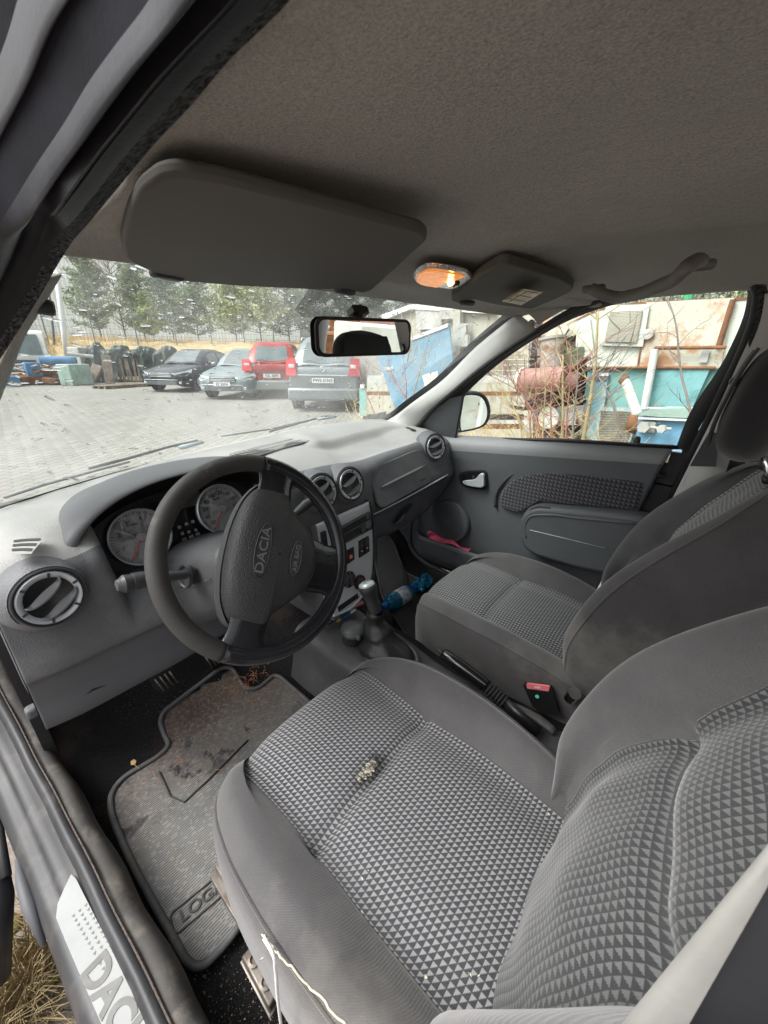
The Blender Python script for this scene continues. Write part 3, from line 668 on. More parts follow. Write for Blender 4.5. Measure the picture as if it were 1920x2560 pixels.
# grab handle
gh=thing('grab_handle','grey plastic grab handle on the ceiling above the passenger window','handle',(.5,-.58,1.42))
P=[at(1478,722,z=1.408),at(1500,733,z=1.398),at(1530,742,z=1.390),at(1580,738,z=1.384),at(1640,718,z=1.382),at(1690,695,z=1.386),at(1712,672,z=1.392),at(1735,655,z=1.402),at(1752,652,z=1.412)]
MB().tube(dense(np.array(P),4),[ .009]*(4*8+1),12,flat=1.2).build('grip',G['handle'],gh,ang=180)
for px,z_ in (((1484,722),1.410),((1746,664),1.412)):
    c=Vector(at(*px,z=z_)); MB().box((0,0,0),(.016,.045,.014),frame(c,ex=(1,0,0),ez=(-.3,0,-1))).build('mount',G['handle'],gh,bevel=.006,seg=3)
# rear view mirror
c=Vector(at(916,843,y=-.14)); rm=thing('rear_view_mirror','black framed rear view mirror hanging at the top of the windscreen','mirror',tuple(c))
nv=(Vector(CAM)-c).normalized(); nm=Vector((-.18,-.98,-.05)).normalized()
fr=frame(c,ex=(.98,-.18,.035),ez=nm)
rr=rrect(.272,.080,.022,6); bend=lambda p_:(p_[0],p_[1])
mb=MB(); mb.prism(rr,-.022,fr,z0=.004,top=.93); mb.prism(rr,-.012,fr,z0=-.018,top=.75); mh=mb.build('mirror_housing',G['black'],rm,bevel=.004,seg=3)
mb=MB(); mb.prism(rrect(.256,.066,.016,6),.001,fr,z0=.0045); mb.build('mirror_glass',G['mirror'],rm)
mb=MB(); mb.tube([c+Vector((.0,.02,.01)),Vector(at(895,788,y=-.09)),Vector(at(900,778,y=-.075))],[.012,.013,.016],8); mb.build('mirror_arm',G['black'],rm,ang=60)
mb=MB(); mb.box((0,0,0),(.05,.028,.02),frame(Vector(at(895,780,y=-.085)),ex=(.95,.1,.3),ez=(0,.5,1))); mb.build('mirror_foot',G['black'],rm,bevel=.004)
# rear cabin things the mirror shows are the seats and bench already built
# ================================================================== DASHBOARD
dash=thing('dashboard','wide light grey plastic dashboard with silver ringed round air vents','dashboard',(0,.1,.7))
# control sections (x: list of (y,z)) back edge -> top -> face -> underside; 12 points each
secs=[
(-.722,[(.16,.975),(.10,.972),(.05,.962),(.00,.945),(-.018,.925),(-.022,.88),(-.030,.83),(-.045,.772),(-.040,.762),(-.040,.72),(-.045,.668),(.03,.655)]),
(-.69,[(.18,.988),(.12,.984),(.06,.975),(.00,.955),(-.026,.93),(-.03,.88),(-.036,.83),(-.05,.772),(-.044,.762),(-.044,.72),(-.048,.665),(.03,.652)]),
(-.60,[(.235,.992),(.16,.990),(.08,.982),(.00,.955),(-.026,.93),(-.03,.88),(-.036,.83),(-.05,.772),(-.044,.762),(-.044,.72),(-.048,.662),(.03,.65)]),
(-.57,[(.25,.993),(.18,.992),(.10,.985),(.02,.955),(-.015,.93),(-.03,.88),(-.036,.83),(-.05,.772),(-.044,.762),(-.044,.72),(-.048,.662),(.03,.65)]),
(-.55,[(.258,.993),(.20,.992),(.16,.988),(.12,.94),(.10,.87),(-.008,.842),(-.03,.82),(-.05,.772),(-.044,.762),(-.044,.72),(-.048,.662),(.03,.65)]),
(-.50,[(.278,.994),(.22,.993),(.185,.990),(.13,.94),(.11,.87),(-.005,.838),(-.03,.82),(-.05,.772),(-.044,.762),(-.044,.72),(-.048,.662),(.03,.65)]),
(-.37,[(.335,.994),(.28,.993),(.235,.990),(.14,.92),(.11,.86),(-.003,.828),(-.02,.81),(-.045,.772),(-.040,.762),(-.036,.72),(-.04,.668),(.03,.655)]),
(-.24,[(.378,.995),(.30,.994),(.22,.988),(.13,.93),(.11,.87),(-.003,.835),(-.02,.82),(-.04,.782),(-.034,.770),(-.03,.73),(-.03,.68),(.03,.66)]),
(-.16,[(.40,.996),(.30,.996),(.20,.992),(.08,.972),(.02,.94),(-.005,.90),(-.012,.86),(-.02,.80),(-.018,.77),(-.015,.72),(-.012,.66),(.03,.62)]),
(0,[(.425,.998),(.32,1.0),(.21,.998),(.08,.978),(.015,.955),(-.008,.91),(-.015,.86),(-.02,.80),(-.02,.76),(-.02,.70),(-.02,.62),(.03,.58)]),
(.13,[(.447,.999),(.30,1.0),(.19,.985),(.08,.965),(.025,.945),(.0,.90),(-.008,.86),(-.016,.80),(-.02,.76),(-.02,.70),(-.02,.60),(.04,.58)]),
(.185,[(.455,1.0),(.32,.998),(.20,.978),(.09,.960),(.03,.942),(.012,.90),(.004,.85),(-.004,.80),(.0,.768),(.005,.72),(.02,.655),(.10,.63)]),
(.32,[(.462,1.0),(.33,1.0),(.21,.985),(.09,.962),(.04,.952),(.02,.90),(.008,.85),(-.004,.80),(.004,.778),(.010,.72),(.03,.655),(.12,.63)]),
(.48,[(.455,1.0),(.34,1.002),(.22,.990),(.08,.968),(.04,.958),(.02,.91),(.006,.86),(-.006,.815),(.002,.79),(.012,.73),(.035,.66),(.12,.64)]),
(.58,[(.44,1.0),(.34,1.002),(.22,.994),(.08,.978),(.03,.960),(.012,.92),(.0,.87),(-.012,.82),(-.006,.80),(.012,.74),(.04,.68),(.12,.66)]),
(.65,[(.41,1.0),(.32,1.0),(.20,.994),(.08,.980),(.02,.955),(.006,.92),(-.004,.87),(-.018,.82),(-.012,.80),(.01,.75),(.05,.70),(.12,.68)]),
(.70,[(.38,.998),(.30,.996),(.20,.988),(.10,.970),(.04,.95),(.018,.92),(.006,.87),(-.01,.83),(-.005,.81),(.02,.77),(.06,.72),(.12,.70)]),
]
D=surf([[(x,y,z) for y,z in p_] for x,p_ in secs],10,12)
# sculpted recess over the glovebox: sunken tray between two crisp ridges
sm=lambda t:1/(1+np.exp(-t))
X_,Y_,Z_=D[:,:,0],D[:,:,1],D[:,:,2]
top=Z_>.93
D[:,:,2]+=np.where(top,.016*sm((Y_-(.205+.02*X_))/.004)*sm((X_-.12)/.01)*sm((.56-X_)/.02)*sm((.36-Y_)/.03),0)
D[:,:,2]-=np.where(top,.009*sm((.20-Y_)/.004)*sm((Y_-.075)/.01)*sm((X_-.11)/.01)*sm((.47-X_)/.012),0)
nj=D.shape[1]
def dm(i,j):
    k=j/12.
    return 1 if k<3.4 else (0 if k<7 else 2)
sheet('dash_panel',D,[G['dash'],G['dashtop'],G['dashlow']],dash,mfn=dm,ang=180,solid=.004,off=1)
# end cap on driver side
r0=D[0]; mb=MB(); n0=len(r0)
mb.add([tuple(p_+np.array((-.002,0,0))) for p_ in r0]+[(-.735,.25,.62),(-.735,.25,.97)],[tuple(range(n0+2))]); mb.build('end_cap',G['dashlow'],dash,ang=30)
mb=MB()
mb.box((0,0,0),(.02,.02,.02),Matrix.Translation((-.728,-.028,.70))); mb.build('end_clip',G['dashlow'],dash,bevel=.005)
# demister grille
P=[at(*p_,z=1.003) for p_ in ((612,1137),(700,1112),(800,1086),(812,1091),(720,1118),(640,1140))]
gx0,gx1=-.12,.235
mb=MB(); gm=MB()
def gpt(u,v): 
    a=np.array(at(572,1138,z=1.003))*(1-u)+np.array(at(800,1083,z=1.003))*u; b=np.array(at(628,1146,z=1.003))*(1-u)+np.array(at(815,1091,z=1.003))*u
    return a*(1-v)+b*v+np.array((0,.03*math.sin(math.pi*u)*0,0))
mb.add([gpt(0,0),gpt(1,0),gpt(1,1),gpt(0,1)],[(0,1,2,3)])
dg=mb.build('demister_slot',G['black'],dash)
for k in range(25):
    u=k/24; gm.tube([gpt(u,0)+np.array((0,0,.003)),gpt(u,1)+np.array((0,0,.003))],.0009,4)
for v in (0,.5,1): gm.tube([gpt(u,v)+np.array((0,0,.0035)) for u in np.linspace(0,1,6)],.0010,4)
gm.build('demister_grille',G['dashtop'],dg,ang=180)
# small corner demister left and right
for pts,nl in ((((28,1352),(112,1346),(78,1387),(24,1386)),4),):
    q4=[Vector(at(*p_,z=.983)) for p_ in pts]
    mb=MB(); mb.add([v+Vector((0,0,.0015)) for v in q4],[(0,1,2,3)]); o_=mb.build('corner_demister',G['dashtop'],dash)
    for k in range(3):
        mb=MB(); v0,v1=.08+.32*k,.24+.32*k
        f=lambda u,v:(q4[0]*(1-u)+q4[1]*u)*(1-v)+(q4[3]*(1-u)+q4[2]*u)*v+Vector((0,0,.0026))
        rows=[[f(u,v0)+Vector((0,.004*math.sin(3*u),0)),f(u,v1)+Vector((0,.004*math.sin(3*u),0))] for u in np.linspace(.1,.93,8)]
        mb.grid(np.array([[tuple(a) for a in r_] for r_ in rows])); mb.build('slot',G['black'],o_)
p3=[Vector(at(*p_,z=.992)) for p_ in ((1009,1069),(1021,1073),(1032,1077))]
for v in p3:
    mb=MB(); mb.prism(rrect(.018,.030,.008),.001,frame(v+Vector((0,0,.004)),ex=(1,-.35,0),ez=(-.1,-.1,1))); mb.build('demister_slot',G['black'],dash)
# ---- round air vents
def vent(c,nrm,R_,pod=1,rot=0,name='air_vent',housing=None):
    fr=frame(c,ex=(1,0,0),ez=nrm)@Matrix.Rotation(rot,4,'Z')
    mb=MB(); mb.lathe([(R_*1.62,-.045),(R_*1.5,-.025),(R_*1.32,-.006),(R_*1.2,.0005),(R_*1.11,.0),(R_*1.09,-.006)],48,fr)
    h=mb.build(name,G['dash'],dash,ang=180)
    mb=MB(); mb.lathe([(R_*1.2,.0),(R_*1.16,.0028),(R_*1.1,.001),(R_*1.07,-.006)],48,fr); mb.build('bezel_groove',G['rubber'],h,ang=180)
    mb=MB(); mb.lathe([(R_*1.08,-.008),(R_*1.075,.001),(R_*1.03,.0042),(R_*.95,.0040),(R_*.80,-.001),(R_*.765,-.010)],56,fr)
    for k in range(6):
        a=k*math.pi/3+.3; mb.box((0,0,0),(.0035,.007,.0015),fr@Matrix.Rotation(a,4,'Z')@Matrix.Translation((0,R_*.94,.0042)),1)
    mb.build('silver_ring',[G['silver'],G['dark']],h,ang=60)
    mb=MB(); mb.lathe([(R_*.78,-.006),(R_*.78,-.04),(0,-.04)],40,fr); mb.build('vent_throat',G['black'],h,ang=40)
    for s_ in (-1,1):
        mb=MB(); rows=[]
        for u in np.linspace(-1,1,17):
            w=R_*.74*math.sqrt(max(0,1-u*u)); rows.append([(R_*.76*u, -.004*0+s_*R_*.36+v*w*.46*(1 if v*s_>0 else 1.0), .004*(1-u*u)*(1-v*v)-.006-.014*(v*.9)) for v in np.linspace(-1,1,9)])
        mb.grid(np.array(rows),0,fr); l_=mb.build('louver',G['louver'],h,ang=180,solid=.0025)
    return h
vent(at(126,1494,y=-.060),( .08,-.95,.20),.0395,rot=.55)
for px in (807,1230),(877,1211): vent(at(*px,y=-.020),(-.02,-.93,.28),.0425,rot=.35)
vent(at(1089,1118,y=.005),(-.25,-.93,.22),.042,rot=.2)
# vent pods (cowls that run back over the centre vents and left vent)
def pod(c,nrm,R_,back,m):
    c=Vector(c); a=[];fr=frame(c,ex=(1,0,0),ez=nrm)
    for t in np.linspace(0,1,10):
        r=R_*1.28*(1-.45*t*t)+0; cc=c+Vector(back)*t
        a.append([tuple(cc+fr.col[0].to_3d()*r*math.cos(w)*(1+.4*t)+fr.col[1].to_3d()*r*math.sin(w)*(1-.75*t)) for w in np.linspace(-.5,math.pi+.5,25)])
    return a
for c,b,n_ in ((at(126,1494,y=-.060),(-.0,.12,.03),(.08,-.95,.20)),(at(807,1230,y=-.020),(.0,.16,.03),(-.02,-.93,.28)),(at(877,1211,y=-.020),(.0,.16,.03),(-.02,-.93,.28)),(at(1089,1118,y=.005),(.03,.12,.02),(-.25,-.93,.22))):
    R_=.0395 if c[0]<-.5 else .0425
    sheet('vent_pod',np.array(pod(c,n_,R_,b,0)),G['dash'],dash)
# ---- instrument cluster: hood, visor, fascia, dials
hx_,hz_=-.368,.905
def arch(w,h,z0,y,n=40,sh=1.0,tilt=0):
    out=[]
    for k in range(n+1):
        a=math.pi*(1-k/n); ca,sa=math.cos(a),math.sin(a)
        ex=abs(ca)**.85*(1 if ca>0 else -1); ez=abs(sa)**.8
        out.append((hx_+w*ex,y+tilt*ez,z0+h*ez))
    return out
H0=arch(.245,.170,.872,.0,tilt=.02);   # inner rim lip
H1=arch(.262,.184,.862,-.012,tilt=.02)
H2=arch(.272,.186,.868,.025,tilt=.05)
H3=arch(.290,.150,.868,.09,tilt=.12)
H4=arch(.310,.110,.865,.14,tilt=.19)
Hd=surf(np.array([H0,[((a[0]+b[0])/2,(a[1]+b[1])/2-.006,(a[2]+b[2])/2) for a,b in zip(H0,H1)],H1,H2,H3,H4]),6,1)
hd=sheet('cluster_hood',Hd,G['hood'],dash)
inn=[arch(.245,.170,.872,.0,tilt=.02),arch(.238,.158,.868,.03,tilt=.03),arch(.225,.130,.862,.075,tilt=.02)]
sheet('hood_lining',dense(np.array(inn),4),G['black'],hd)
clus=frame((hx_,.078,.925),ex=(1,0,0),ez=(0,-.93,.36))
mb=MB(); mb.prism(rrect(.455,.165,.05),-.01,clus@Matrix.Translation((0,-.010,0))); cl=mb.build('instrument_cluster',G['fascia'],dash)
# lower lip of the cluster, rising to the column cowl
rows=[]
for x in np.linspace(-.60,-.13,16):
    u=(x-hx_)/.235; bump_=math.exp(-(u/.5)**2)*.012
    rows.append([(x,.075,.850+bump_),(x,.03,.842+bump_),(x,-.010,.832+bump_),(x,-.035,.812+bump_*.5),(x,-.04,.79)])
sheet('cluster_lip',surf(np.array(rows),1,4),G['dashlow'],dash)
def dial(c,R_,labels,a0,a1,nt,nd,small,mains):
    fr=frame(c,ex=(1,0,0),ez=(-.0,-.95,.30))@Matrix.Rotation(R(-2),4,'Z')
    mb=MB(); mb.lathe([(R_*.95,.001),(0,.001)],48,fr); f_=mb.build('dial_face',G['dial'],cl,ang=60)
    return fr,f_
def dialfull(c,R_,labels,a0,a1,nminor,na,sub):
    fr=frame(c,ex=(1,0,0),ez=(-.0,-.95,.30))
    mb=MB(); mb.lathe([(R_,-.004),(R_*1.02,.006),(R_*.975,.008),(R_*.95,.002),(R_*.95,.0)],56,fr,0)
    # ring
    for k in range(nminor+1):
        a=a0+(a1-a0)*k/nminor; L=.10 if k%sub==0 else .06
        m_=fr@Matrix.Rotation(a,4,'Z'); mb.box((R_*(.91-L/2),0,.0018),(R_*L,R_*(.022 if k%sub==0 else .014),.0006),m_,1)
    mb.lathe([(R_*.95,.001),(0.0,.001)],48,fr,2)
    d_=mb.build('dial',[G['silver'],G['print'],G['dial']],cl,ang=40)
    for s_,fa in labels:
        a=a0+(a1-a0)*fa
        text(s_,R_*.22,fr@Matrix.Translation((R_*.66*math.cos(a),R_*.66*math.sin(a),.002)),G['print'],d_,'numeral',.0002)
    mb=MB(); a=na; m_=fr@Matrix.Rotation(a,4,'Z'); mb.box((R_*.40,0,.007),(R_*.86,R_*.035,.001),m_,0,); nd_=mb.build('needle',G['needle'],d_)
    mb=MB(); mb.lathe([(R_*.17,.002),(R_*.15,.010),(0,.011)],20,fr); mb.build('needle_hub',G['dialhub'],d_,ang=50)
    return fr,d_
tf,t_=dialfull(at(352,1342,y=.045),.0575,[('1',.12),('2',.27),('3',.41),('4',.55),('5',.69),('6',.84)],R(235),R(-55),40,R(234),5)
sf,s_=dialfull(at(553,1272,y=.045),.0575,[('20',.045),('40',.14),('60',.235),('80',.33),('100',.43),('120',.53),('140',.63),('160',.73),('180',.83),('200',.93)],R(235),R(-50),50,R(233),5)
text('x 1000',.007,tf@Matrix.Translation((-.008,.028,.002)),G['print'],t_,'unit_text',.0002)
text('km/h',.007,sf@Matrix.Translation((-.006,.026,.002)),G['print'],s_,'unit_text',.0002)
mid=Vector(at(475,1330,y=.052))
mb=MB(); 
for (ax,ay) in ((448,1318),(466,1310),(482,1304),(456,1334),(472,1330),(489,1325),(461,1348),(478,1341),(494,1335)):
    fr=frame(at(ax,ay,y=.058),ex=(1,0,0),ez=(0,-.95,.3)); mb.prism(rrect(.010,.006,.001,1),.001,fr) if (ax+ay)%2 else mb.lathe([(.004,0),(.004,.001),(.0,.001)],10,fr)
mb.build('warning_symbols',G['dialhub'],cl)
mb=MB(); mb.box((0,0,0),(.085,.03,.002),frame(at(455,1255,y=.058),ex=(1,0,0),ez=(0,-.95,.3))); mb.build('trip_display',G['lcd'],cl)
# ---- airbag cover
def dface(px,py,yy,o=0): return Vector(at(px,py,y=yy))
ab=[(908,1177),(1030,1127),(1043,1124),(1052,1130),(1068,1160),(1077,1198),(1072,1206),(960,1268),(946,1272),(938,1262),(925,1215),(906,1186)]
abp=[at(p_[0],p_[1],n=(0,1,-.34),d=.012-.34*.875) for p_ in ab]
fr=frame(abp[0],ex=(1,0,0),ez=(0,-.945,.33)); inv=fr.inverted(); po=[tuple((inv@Vector(p_))[:2]) for p_ in abp]; po=[tuple(p_[:2]) for p_ in rounded([(x,y,0) for x,y in po],.015)]
mb=MB(); mb.prism(po,.018,fr,z0=-.008,top=.985); ac=mb.build('airbag_cover',G['dash'],dash,bevel=.003,seg=3)
mb=MB(); mb.tube([fr@Vector((x,y,.003)) for x,y in po],.0022,6,closed=True); mb.build('cover_groove',G['black'],ac,ang=180)
a_=Vector(at(948,1218,n=(0,1,-.34),d=.009-.34*.875)); b_=Vector(at(1058,1163,n=(0,1,-.34),d=.009-.34*.875))
a_+=Vector((0,-.010,.002)); b_+=Vector((0,-.010,.002))
mb=MB(); mb.tube([a_,a_.lerp(b_,.15),a_.lerp(b_,.85),b_],[.003,.008,.008,.003],10,flat=.5); mb.build('cover_rib',G['dash'],ac,ang=180)
text('AIRBAG',.011,frame(at(1058,1199,n=(0,1,-.34),d=.0005-.34*.875),ex=(1,0,.05),ez=(0,-.945,.33)),G['dark'],ac,'airbag_text',.0003)
# seam line above glovebox, silver light line and glovebox latch recess
sl=[Vector(at(*p_,n=(0,1,0),d=yy)) for p_,yy in (((931,1292),-.006),((990,1262),-.01),((1060,1224),-.014),((1118,1191),-.024))]
MB().tube(dense(np.array(sl),4),.0022,6).build('glovebox_seam',G['black'],dash,ang=180)
MB().tube(dense(np.array([v+Vector((0,-.002,.008)) for v in sl]),4),.0035,6,flat=.8).build('trim_line',G['silverd'],dash,ang=180)
gl_=[at(*p_,y=-.004) for p_ in ((1027,1258),(1032,1262),(1010,1292),(996,1314),(988,1312),(989,1300),(1002,1275))]
mb=MB(); mb.add(gl_,[tuple(range(len(gl_)))]); mb.build('glovebox_latch',G['black'],dash)
mb=MB(); mb.tube([at(990,1310,y=-.012),at(1003,1298,y=-.012),at(1012,1284,y=-.010)],[.006,.008,.003],8,flat=.6); mb.build('latch_lip',G['dashlow'],dash,ang=180)
# ---- centre console: silver face
def cy(z): return -.034-.11*max(0,.86-z)*1.0-.25*max(0,.66-z)**1.2
def cpt(px,py):
    y=-.04
    for _ in range(12): p_=at(px,py,y=y); y=.5*y+.5*cy(p_[2])
    return np.array(at(px,py,y=y))
cs=thing('centre_console','silver centre console with car radio, hazard switch and round heater knobs','console',(0,-.05,.5))
Lp=[(783,1318),(793,1355),(803,1400),(812,1440),(820,1480),(822,1520),(800,1568)]
# rows top -> bottom with left and right limits
rowsL=[(790,1312),(797,1356),(805,1400),(808,1448),(808,1490),(806,1530),(812,1555)]
rowsR=[(922,1254),(928,1302),(932,1350),(932,1400),(928,1445),(912,1484),(885,1512)]
A=[]
for a,b in zip(rowsL,rowsR):
    a3=cpt(*a); b3=cpt(*b); 
    A.append([a3*(1-t)+b3*t+np.array((0,-.001,0)) for t in np.linspace(0,1,9)])
A=surf(np.array(A),5,2)
fc=sheet('console_face',A,G['silverd'],cs,solid=.004,off=1)
# dark surround / side of console
rR=A[:,-1]; rL=A[:,0]
sheet('console_side',np.array([rR+np.array((.001,-.001,0)),rR+np.array((.006,.002,0)),rR+np.array((.010,.03,0)),rR+np.array((.012,.09,-.0)),rR+np.array((.012,.25,0))]),G['dashlow'],cs)
sheet('console_side',np.array([rL+np.array((-.001,-.001,0)),rL+np.array((-.006,.004,0)),rL+np.array((-.008,.03,0)),rL+np.array((-.010,.25,0))]),G['dashlow'],cs)
MB().tube(rR+np.array((.008,.0,0)),.0035,8).build('console_edge',G['dark'],cs,ang=180)
def quadbox(name,pts,h,m,parent,bev=.0015,dy=-.001):
    v=[Vector(cpt(*p_))+Vector((0,dy,0)) for p_ in pts]; n_=-(v[1]-v[0]).cross(v[3]-v[0]).normalized()
    if n_.y>0: n_=-n_
    mb=MB(); mb.add(v+[x+n_*h for x in v],[(0,1,2,3),(4,5,6,7),(0,1,5,4),(1,2,6,5),(2,3,7,6),(3,0,4,7)]); return mb.build(name,m,parent,bevel=bev),v,n_
# radio: px corners
ra,v,n_=quadbox('car_radio',[(843,1322),(921,1279),(928,1321),(852,1363)],.006,G['black'],cs)
def bil(v,a,b,h=0,n_=n_): return v[0].lerp(v[1],a).lerp(v[3].lerp(v[2],a),b)+n_*h
def plate(name,v,a0,a1,b0,b1,h,m,parent,n_=None,th=.001):
    q_=[bil(v,a0,b0),bil(v,a1,b0),bil(v,a1,b1),bil(v,a0,b1)]; nn=n_
    mb=MB(); mb.add([x+nn*(h-th) for x in q_]+[x+nn*h for x in q_],[(0,1,2,3),(4,5,6,7),(0,1,5,4),(1,2,6,5),(2,3,7,6),(3,0,4,7)]); return mb.build(name,m,parent)
plate('radio_top_lip',v,0,.95,-.06,.05,.008,G['louver'],ra,n_); plate('radio_lower_bar',v,.03,.6,.90,.93,.0078,G['btn'],ra,n_)
plate('disc_slot',v,.05,.86,.2,.29,.0072,G['dark'],ra,n_)
plate('radio_mid_bar',v,0,1,.40,.44,.0075,G['btn'],ra,n_)
plate('radio_screen',v,.05,.52,.56,.86,.0068,G['lcd'],ra,n_)
for a,b in ((.66,.58),(.73,.55),(.66,.72),(.73,.69),(.66,.84),(.73,.82)): plate('radio_button',v,a-.025,a+.025,b-.04,b+.04,.0078,G['btn'],ra,n_)
mb=MB(); c=bil(v,.87,.62); fr=frame(c+n_*.006,ex=v[1]-v[0],ez=n_); mb.lathe([(.0125,0),(.0125,.003),(.009,.0035),(0,.0035)],24,fr); mb.build('radio_dial',G['btn'],ra,ang=50)
for a,b in ((.90,.12),(.90,.24)): plate('radio_button',v,a-.04,a+.04,b-.045,b+.045,.0075,G['btn'],ra,n_)
text('CARRADIO'[:0]+'stereo',.006,frame(c-(v[1]-v[0])*.55+n_*.0075+(v[0]-v[3])*.22,ex=v[1]-v[0],ez=n_),G['dial'],ra,'radio_text',.0002) if False else None
# switches
hz,v2,n2=quadbox('hazard_switch',[(863,1378),(883,1367),(885,1398),(866,1411)],.003,G['black'],cs)
c=bil(v2,.5,.55,0,n2)+n2*.0035; fr=frame(c,ex=v2[1]-v2[0],ez=n2)
mb=MB(); mb.lathe([(.0085,0),(.0085,.0012),(0,.0012)],24,fr); mb.build('hazard_disc',G['red'],hz,ang=50)
mb=MB(); 
for k in range(3):
    a,b=R(90+120*k),R(210+120*k); p0=Vector((.0055*math.cos(a),.0055*math.sin(a)-.001,.0016)); p1=Vector((.0055*math.cos(b),.0055*math.sin(b)-.001,.0016)); mb.tube([fr@p0,fr@p1],.0007,4)
mb.build('hazard_triangle',G['white'],hz)
for q4 in (((896,1353),(906,1347),(907,1387),(897,1394)),((908,1346),(920,1340),(922,1378),(909,1386))):
    w_,v3,n3=quadbox('window_switch',q4,.004,G['black'],cs)
    plate('switch_cap',v3,.1,.9,.05,.45,.0055,G['dark'],w_,n3)
    mb=MB(); mb.lathe([(.0025,0),(.0025,.0006),(0,.0006)],10,frame(bil(v3,.5,.66,0,n3)+n3*.0045,ez=n3)); mb.build('switch_symbol',G['white'],w_)
for px,rk in (((871,1448),.026),((898,1455),.024),((845,1400),.0)):
    if rk==0: continue
    c=Vector(cpt(*px)); fr=frame(c+Vector((0,-.001,0)),ex=(1,0,0),ez=(-.05,-.96,.22))
    mb=MB(); mb.lathe([(rk,-.002),(rk,.003),(rk*.92,.004),(rk*.75,.003),(rk*.70,.001)],36,fr); k_=mb.build('heater_knob',G['black'],cs,ang=40)
    mb=MB(); mb.lathe([(rk*.68,.0),(rk*.62,.012),(rk*.5,.014),(0,.014)],28,fr); mb.box((0,0,.016),(rk*.3,rk*1.15,.012),fr); mb.build('knob_grip',G['dark'],k_,bevel=.001)
    mb=MB()
    for k in range(7):
        a=R(-130-40*k if rk>.025 else 10+25*k); mb.box((rk*.84,0,.0042),(.004,.0014,.0006),fr@Matrix.Rotation(a,4,'Z'))
    mb.build('knob_marks',G['white'] if rk>.025 else G['red'],k_)
# left vertical blank beside radio (phone cradle)
quadbox('blank_switch',[(800,1332),(812,1326),(818,1372),(806,1380)],.006,G['black'],cs)
# lower shelf with silver lip
quadbox('shelf_opening',[(843,1517),(893,1483),(896,1494),(846,1530)],.001,G['black'],cs)
lipP=[Vector(cpt(*p_))+Vector((0,-.008,0)) for p_ in ((828,1538),(845,1531),(870,1519),(888,1503),(900,1487),(906,1478))]
MB().tube(dense(np.array(lipP),4),.0045,8).build('shelf_lip',G['silver'],cs,ang=180)
tr=[at(*p_,z=.505) for p_ in ((826,1545),(900,1498),(912,1500),(846,1560),(812,1582))]
mb=MB(); mb.add(tr,[tuple(range(5))]); mb.build('shelf_floor',G['black'],cs)
# items on shelf
pen=thing('lighter','red and white plastic lighter lying on the console shelf','lighter',(0,-.1,.52))
a_,b_=Vector(at(878,1519,z=.535)),Vector(at(908,1504,z=.54)); a0=Vector(at(858,1530,z=.535))
mb=MB(); mb.box((0,0,0),((b_-a_).length,.012,.009),frame((a_+b_)/2,ex=b_-a_,ez=(0,-.5,.9))); mb.build('lighter_body',G['pinkred'],pen,bevel=.002)
mb=MB(); mb.box((0,0,0),((a_-a0).length,.010,.008),frame((a_+a0)/2,ex=b_-a_,ez=(0,-.5,.9))); mb.build('lighter_head',G['white'],pen,bevel=.002)
pn=thing('pen','blue and white pen with a yellow tip on the console shelf','pen',(-.05,-.1,.51))
p0,p1,p2,p3_=[Vector(at(*p_,z=.522)) for p_ in ((841,1555),(850,1549),(875,1533),(888,1524))]
MB().tube([p0,p1],[.0015,.004],8).build('pen_tip',G['amber'],pn); MB().tube([p1,p2],.0045,8).build('pen_barrel',G['bluepen'],pn); MB().tube([p2,p3_],.004,8).build('pen_end',G['white'],pn)
ky=thing('key_ring','small metal key ring with keys at the left end of the console shelf','key ring',(-.08,-.1,.51))
c=Vector(at(838,1543,z=.522)); MB().tube([c+Vector((.012*math.cos(a),.012*math.sin(a),0)) for a in np.linspace(0,2*math.pi,20)[:-1]],.0012,6,closed=True).build('ring',G['chrome'],ky,ang=180)
MB().tube([c+Vector((-.008,-.01,0)),Vector(at(818,1562,z=.522))],[.003,.005],6,flat=.4).build('key',G['chrome'],ky)
# ---- tunnel console (floor)
tc=thing('floor_console','worn dark grey plastic floor console between the front seats','console',(-.03,-.3,.45))
cx_=lambda y:-.055
A=[]
for y,zc,wl,wr in ((.02,.50,-.155,.05),(-.06,.503,-.158,.045),(-.13,.503,-.155,.045),(-.20,.498,-.15,.045),(-.28,.485,-.14,.05),(-.36,.465,-.125,.055),(-.46,.455,-.115,.06),(-.60,.455,-.11,.065),(-.80,.46,-.10,.07),(-1.0,.46,-.10,.07)):
    A.append([(wl-.03,y,.33),(wl-.012,y,.42),(wl-.004,y,zc-.015),(wl+.010,y,zc),( (wl+wr)/2,y,zc+.004),(wr-.010,y,zc),(wr+.004,y,zc-.015),(wr+.012,y,.42),(wr+.03,y,.33)])
sheet('console_shell',surf(np.array(A),5,4),G['console'],tc)
# ashtray with round lid
c=Vector(at(882,1577,z=.545)); fr=frame(c,ex=(1,0,0),ez=(-.05,-.12,1))
mb=MB(); mb.lathe([(.028,-.05),(.030,-.03),(.031,-.008),(.033,-.004)],36,fr); ash=thing('ashtray','round dark grey lidded ashtray pot in front of the gear lever','ashtray',tuple(c)); mb.build('pot',G['dark'],ash,ang=50)
mb=MB(); mb.lathe([(.0325,-.003),(.035,.001),(.034,.008),(.028,.0135),(.016,.0165),(0,.018)],40,fr); mb.build('lid',G['lid'],ash,ang=60)
mb=MB(); mb.lathe([(.009,-.004),(.007,.002),(0,.004)],16,frame(Vector(at(898,1594,z=.548)),ez=(.4,-.7,.6))); mb.build('lid_tab',G['dashlow'],ash,ang=180)
mb=MB(); mb.lathe([(.034,.0),(.036,.004),(.033,.006),(.030,.0),(.029,-.04),(0,-.04)],32,frame(Vector(at(920,1555,z=.502)),ez=(0,0,1))); mb.build('cup_holder',G['dark'],tc,ang=60)
